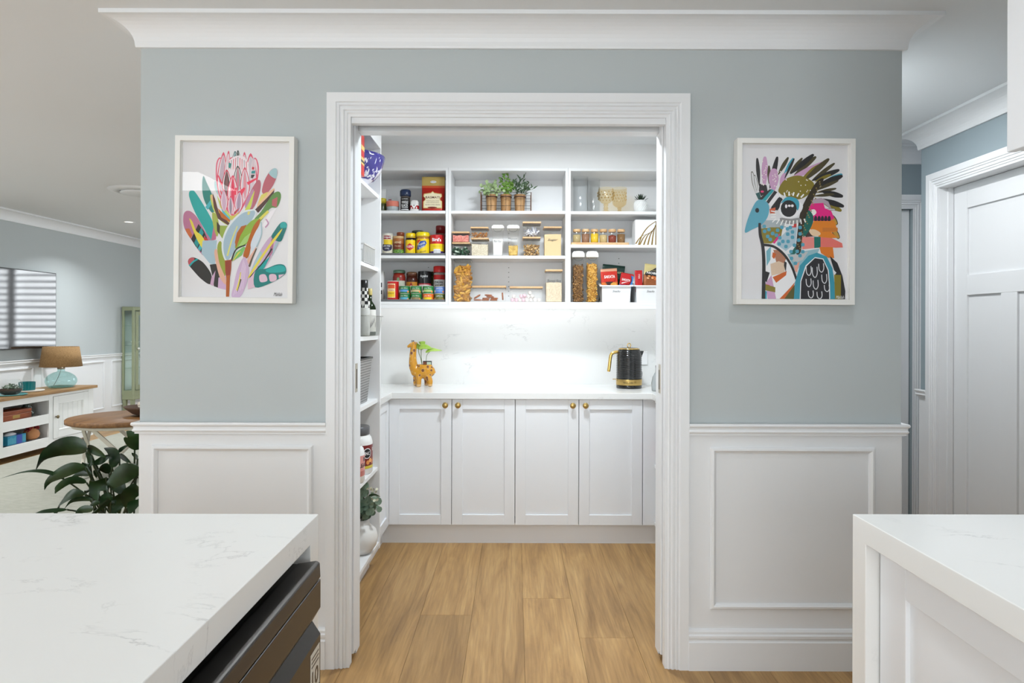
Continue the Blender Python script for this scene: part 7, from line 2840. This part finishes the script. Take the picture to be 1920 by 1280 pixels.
t = thing('hen_ornament', 'tan pottery hen with red frilled tail on the lower shelf', 'ornament', (-4.83, 6.555, .151))
MB().lathe([(.04, 0), (.066, .02), (.074, .05), (.062, .085), (.035, .105), (.022, .118), (.02, .13), (.0001, .135)], 28).build('body', mat('terracotta_tan', C(190, 130, 84), .7), t)
fr_ = MB()
for q in range(30):
    a = rnd.uniform(0, 6.28)
    sd = 1 if q % 2 else -1
    fr_.ball((rnd.uniform(-.02, .03), sd * rnd.uniform(.025, .062), .10 + rnd.uniform(-.012, .035)), rnd.uniform(.010, .017), 6, 4)
tag(fr_.build('red_frill', mat('red_frill', C(130, 26, 24), .8), t), kind='stuff')
bk = MB()
bk.tube([(.03, 0, .112), (.045, 0, .108)], [.008, .001], 8)
bk.build('beak', mat('beak_brown', C(120, 70, 40), .6), t)

# side table with crossed legs
st_ = thing('side_table', 'round oak topped side table with crossed cream legs', 'table', (-3.37, 5.70, .012))
MB().lathe([(.43, .452), (.45, .458), (.45, .487), (.445, .492), (.0001, .492)], 64).build('table_top', M_OAKTABLE, st_, recalc=True)
M_CREAM = add_bump(mat('cream_paint', C(206, 200, 184), .55), 50, .04)
for k in range(4):
    a0 = k * PI / 2 + .35
    for s_ in (1, -1):
        aT, aB = a0 - s_ * .62, a0 + s_ * .62
        p1 = Vector((.36 * math.cos(aT), .36 * math.sin(aT), .452))
        p0 = Vector((.36 * math.cos(aB), .36 * math.sin(aB), .0))
        rad = Vector((math.cos(a0), math.sin(a0), 0)) * (.012 * s_)
        tn = (p1 - p0).normalized()
        wd_ = tn.cross(Vector((math.cos(a0), math.sin(a0), 0))).normalized() * .027
        th_ = Vector((math.cos(a0), math.sin(a0), 0)) * .011
        v = []
        for p in (p0, p1):
            for (i, j) in ((-1, -1), (1, -1), (1, 1), (-1, 1)):
                q_ = p + rad + wd_ * i + th_ * j
                q_.z = p.z
                v.append(q_)
        MB().add(v, [(0, 1, 2, 3), (7, 6, 5, 4), (0, 4, 5, 1), (1, 5, 6, 2), (2, 6, 7, 3), (3, 7, 4, 0)]).build('leg', M_CREAM, st_)
MB().lathe([(.34, .425), (.40, .425), (.40, .452), (.34, .452), (.34, .425)], 48, caps=False).build('apron_ring', M_CREAM, st_)
t = thing('driftwood_bowl', 'dark driftwood bowl holding pale shells on the side table', 'bowl', (-3.19, 5.74, .504))
MB().lathe([(.08, 0), (.14, .02), (.20, .065), (.215, .085), (.20, .085), (.13, .04), (.0001, .03)], 24, (0, 0, 0), True, 1, .8).build('wooden_bowl', mat('dark_driftwood', C(84, 62, 46), .8), t)
b = MB()
for q in range(9):
    a = q * .7
    b.ball((-.08 + .03 * (q % 4), .05 * math.cos(a * 2.2), .085 + .008 * (q % 3)), .042, 10, 6, 1.4, .9, .45)
tag(b.build('shells', mat('pale_shell', C(206, 196, 180), .5), t), kind='stuff')

# display cabinet
M_SAGE = add_bump(mat('sage_green_enamel', C(150, 158, 128), .45), 50, .02)
gc = thing('display_cabinet', 'sage green metal display cabinet with glass sides', 'cabinet', (-5.07, 9.0, 0))
X0, X1, Y0_, Y1_ = -.085, .075, -.40, .40
zb_, zt_ = .37, 1.53
b = MB()
for (x, y) in ((X0, Y0_), (X1, Y0_), (X0, Y1_), (X1, Y1_)):
    sx = 1 if x < 0 else -1
    sy = 1 if y < 0 else -1
    b.box(min(x, x + sx * .03), max(x, x + sx * .03), min(y, y + sy * .03), max(y, y + sy * .03), zb_, zt_)
b.box(X0 + .0015, X1 - .0015, Y0_ + .0015, Y1_ - .0015, zt_ - .05, zt_ + .0015)
b.box(X0 + .0015, X1 - .0015, Y0_ + .0015, Y1_ - .0015, zb_ - .06, zb_ + .06)
b.build('metal_frame', M_SAGE, gc, .006)
b = MB()
b.box(X1 - .002, X1 + .014, Y0_ + .035, Y0_ + .085, zb_ + .07, zt_ - .06)
b.box(X1 - .002, X1 + .014, .0, .05, zb_ + .07, zt_ - .06)
b.box(X1 - .002, X1 + .014, Y0_ + .085, .0, zt_ - .11, zt_ - .06)
b.box(X1 - .002, X1 + .014, Y0_ + .085, .0, zb_ + .07, zb_ + .13)
d = b.build('door', M_SAGE, gc, .003)
MB().box(X1 + .004, X1 + .008, Y0_ + .08, .005, zb_ + .1, zt_ - .08).build('door_glass', G_CABINET, d)
MB().col(220, 220, 214).ball((X1 + .03, Y0_ + .06, .98), .016, 12, 8).build('door_knob', M_GLOSS, d)
MB().box(X0 + .03, X1 - .03, Y0_ + .008, Y0_ + .012, zb_ + .05, zt_ - .05).build('side_glass', G_CABINET, gc)
for z_ in (.72, 1.02, 1.28):
    MB().box(X0 + .01, X1 - .01, Y0_ + .02, Y1_ - .02, z_, z_ + .006).build('glass_shelf', G_CABINET, gc)
for (x, y) in ((X0 + .03, Y0_ + .03), (X1 - .03, Y0_ + .03), (X0 + .03, Y1_ - .03), (X1 - .03, Y1_ - .03)):
    MB().frustum(x - .012, x + .012, y - .012, y + .012, 0, x - .022, x + .022, y - .022, y + .022, zb_ - .06).build('leg', M_SAGE, gc)
t = thing('white_bowl', 'small white bowl on a glass shelf of the green cabinet', 'bowl', (-5.06, 8.74, 1.026))
MB().lathe([(.025, 0), (.03, .004), (.055, .05), (.05, .05), (.0001, .012)], 24).build('bowl', mat('white_china', C(232, 232, 228), .3), t)

# ================================================================== PEACE LILY
LX, LY = -1.75, 2.90
pt = thing('peace_lily', 'dark leafy peace lily in a black pot behind the island', 'plant', (LX, LY, 0))
MB().lathe([(.12, 0), (.125, .003), (.165, .30), (.172, .30), (.172, .335), (.158, .335), (.15, .30), (.0001, .29)], 36).build('pot', mat('black_planter', C(26, 26, 27), .45), pt)
MB().lathe([(.0001, .298), (.152, .298)], 28, caps=False).build('soil', M_SOIL, pt, recalc=False)
lp = lambda cx_, cy_, Y: Vector((PX(cx_ / 7.111, Y) - LX, Y - LY, PZ(800 + cy_ / 7.111, Y)))
kl = 2.75 / F / 7.111
# spine in the enlarged view, blade width, depth, sideways direction, material
LV = [([(1165, 300), (1000, 272), (800, 310), (600, 420), (480, 606)], 250, 2.72, (.35, -.2, 1), 0),
      ([(880, 725), (720, 640), (520, 600), (300, 620), (0, 712)], 60, 2.70, (.1, .8, .5), 0),
      ([(1150, 560), (980, 570), (800, 640), (660, 730), (600, 862)], 150, 2.68, (.3, -.2, 1), 0),
      ([(1215, 640), (1100, 630), (950, 690)], 90, 2.74, (.2, .2, 1), 0),
      ([(1160, 760), (1020, 730), (880, 760), (740, 870), (757, 902)], 100, 2.66, (.2, -.1, 1), 0),
      ([(1140, 915), (980, 905), (840, 990), (760, 1120), (750, 1210)], 120, 2.64, (.5, 0, .8), 0),
      ([(1240, 990), (1100, 975), (960, 1010), (860, 1120)], 60, 2.62, (.3, 0, 1), 0),
      ([(1175, 300), (1260, 320), (1360, 370), (1420, 430)], 130, 2.72, (.1, -.3, 1), 0),
      ([(1495, 560), (1520, 430), (1480, 330), (1390, 296)], 150, 2.76, (.9, 0, .35), 0),
      ([(1240, 500), (1340, 470), (1440, 420), (1500, 395)], 90, 2.70, (.2, .1, 1), 0),
      ([(1160, 340), (1190, 400), (1215, 490), (1180, 540)], 60, 2.74, (1, 0, .1), 0),
      ([(1165, 350), (1215, 420), (1265, 490)], 75, 2.78, (1, 0, .5), 1),
      ([(1250, 520), (1180, 500), (1140, 560), (1230, 640)], 110, 2.72, (1, 0, .3), 0),
      ([(1460, 640), (1380, 560), (1300, 600), (1290, 700)], 150, 2.80, (.8, 0, .6), 0),
      ([(1880, 600), (1700, 620), (1560, 690), (1460, 800), (1440, 920)], 230, 2.58, (.5, -.3, 1), 0),
      ([(1420, 690), (1340, 760), (1290, 880), (1310, 1000)], 220, 2.62, (1, 0, .3), 0),
      ([(1300, 760), (1240, 880), (1200, 960)], 90, 2.66, (1, 0, .4), 0),
      ([(1500, 940), (1420, 1010), (1320, 1100), (1240, 1200)], 230, 2.56, (.8, 0, .6), 0),
      ([(1240, 830), (1170, 860), (1140, 930)], 70, 2.70, (1, 0, .5), 0),
      ([(1800, 330), (1790, 230), (1770, 150), (1690, 70)], 240, 2.66, (1, 0, .15), 0),
      ([(1870, 590), (1780, 600), (1700, 560), (1690, 480)], 170, 2.70, (.3, 0, 1), 0),
      ([(1540, 400), (1600, 330), (1680, 280), (1740, 262)], 50, 2.74, (.3, 0, 1), 0),
      ([(1600, 380), (1680, 440), (1760, 500)], 70, 2.78, (.4, 0, 1), 0),
      ([(1560, 620), (1640, 600), (1760, 640), (1850, 700)], 140, 2.74, (.2, 0, 1), 0),
      ([(1250, 1110), (1100, 1120), (1010, 1180)], 90, 2.56, (.2, 0, 1), 0),
      ([(900, 1120), (740, 1130), (560, 1150), (470, 1175)], 50, 2.60, (.2, .5, 1), 0),
      ([(1860, 820), (1780, 860), (1700, 960), (1680, 1100)], 200, 2.60, (1, 0, .3), 0),
      ([(1640, 900), (1600, 1000), (1560, 1120), (1500, 1220)], 170, 2.62, (1, 0, .3), 0),
      ([(1860, 980), (1800, 1060), (1740, 1180)], 200, 2.58, (1, 0, .3), 0),
      ([(1340, 1020), (1240, 1040), (1190, 1080)], 60, 2.60, (.3, 0, 1), 0),
      ([(1840, 440), (1800, 400), (1760, 360)], 60, 2.82, (.5, 0, 1), 0),
      ([(1480, 700), (1560, 760), (1640, 860), (1700, 980)], 180, 2.72, (1, 0, .3), 0),
      ([(1400, 900), (1460, 980), (1560, 1060), (1600, 1180)], 200, 2.70, (1, 0, .3), 0)]
stm = [(1500, 640), (1320, 720), (1260, 680), (1280, 700), (1230, 860), (1240, 960), (1300, 1000), (1240, 560), (1500, 640), (1260, 560), (1200, 560), (1270, 520), (1260, 660), (1470, 660)]
for i, (pts, wd_, Yd, sd, ml) in enumerate(LV):
    b = MB()
    P = [lp(p[0], p[1], Yd + .03 * math.sin(i * 2.1 + j)) for j, p in enumerate(pts)]
    leaf_blade(b, P, wd_ * kl * 1.05, sd, 5, .22)
    lfo = b.build('leaf', M_LILY2 if ml else M_LILY, pt, recalc=False)
    root = Vector((.06 * math.sin(i * 1.7), .06 * math.cos(i * 2.3) - .02, .30))
    midp = root.lerp(P[0], .55) + Vector((.0, 0, .05))
    b = MB()
    b.tube(crv([root, midp, P[0]], 6, False), .0034, 6)
    b.build('petiole', M_LILYSTEM, lfo)
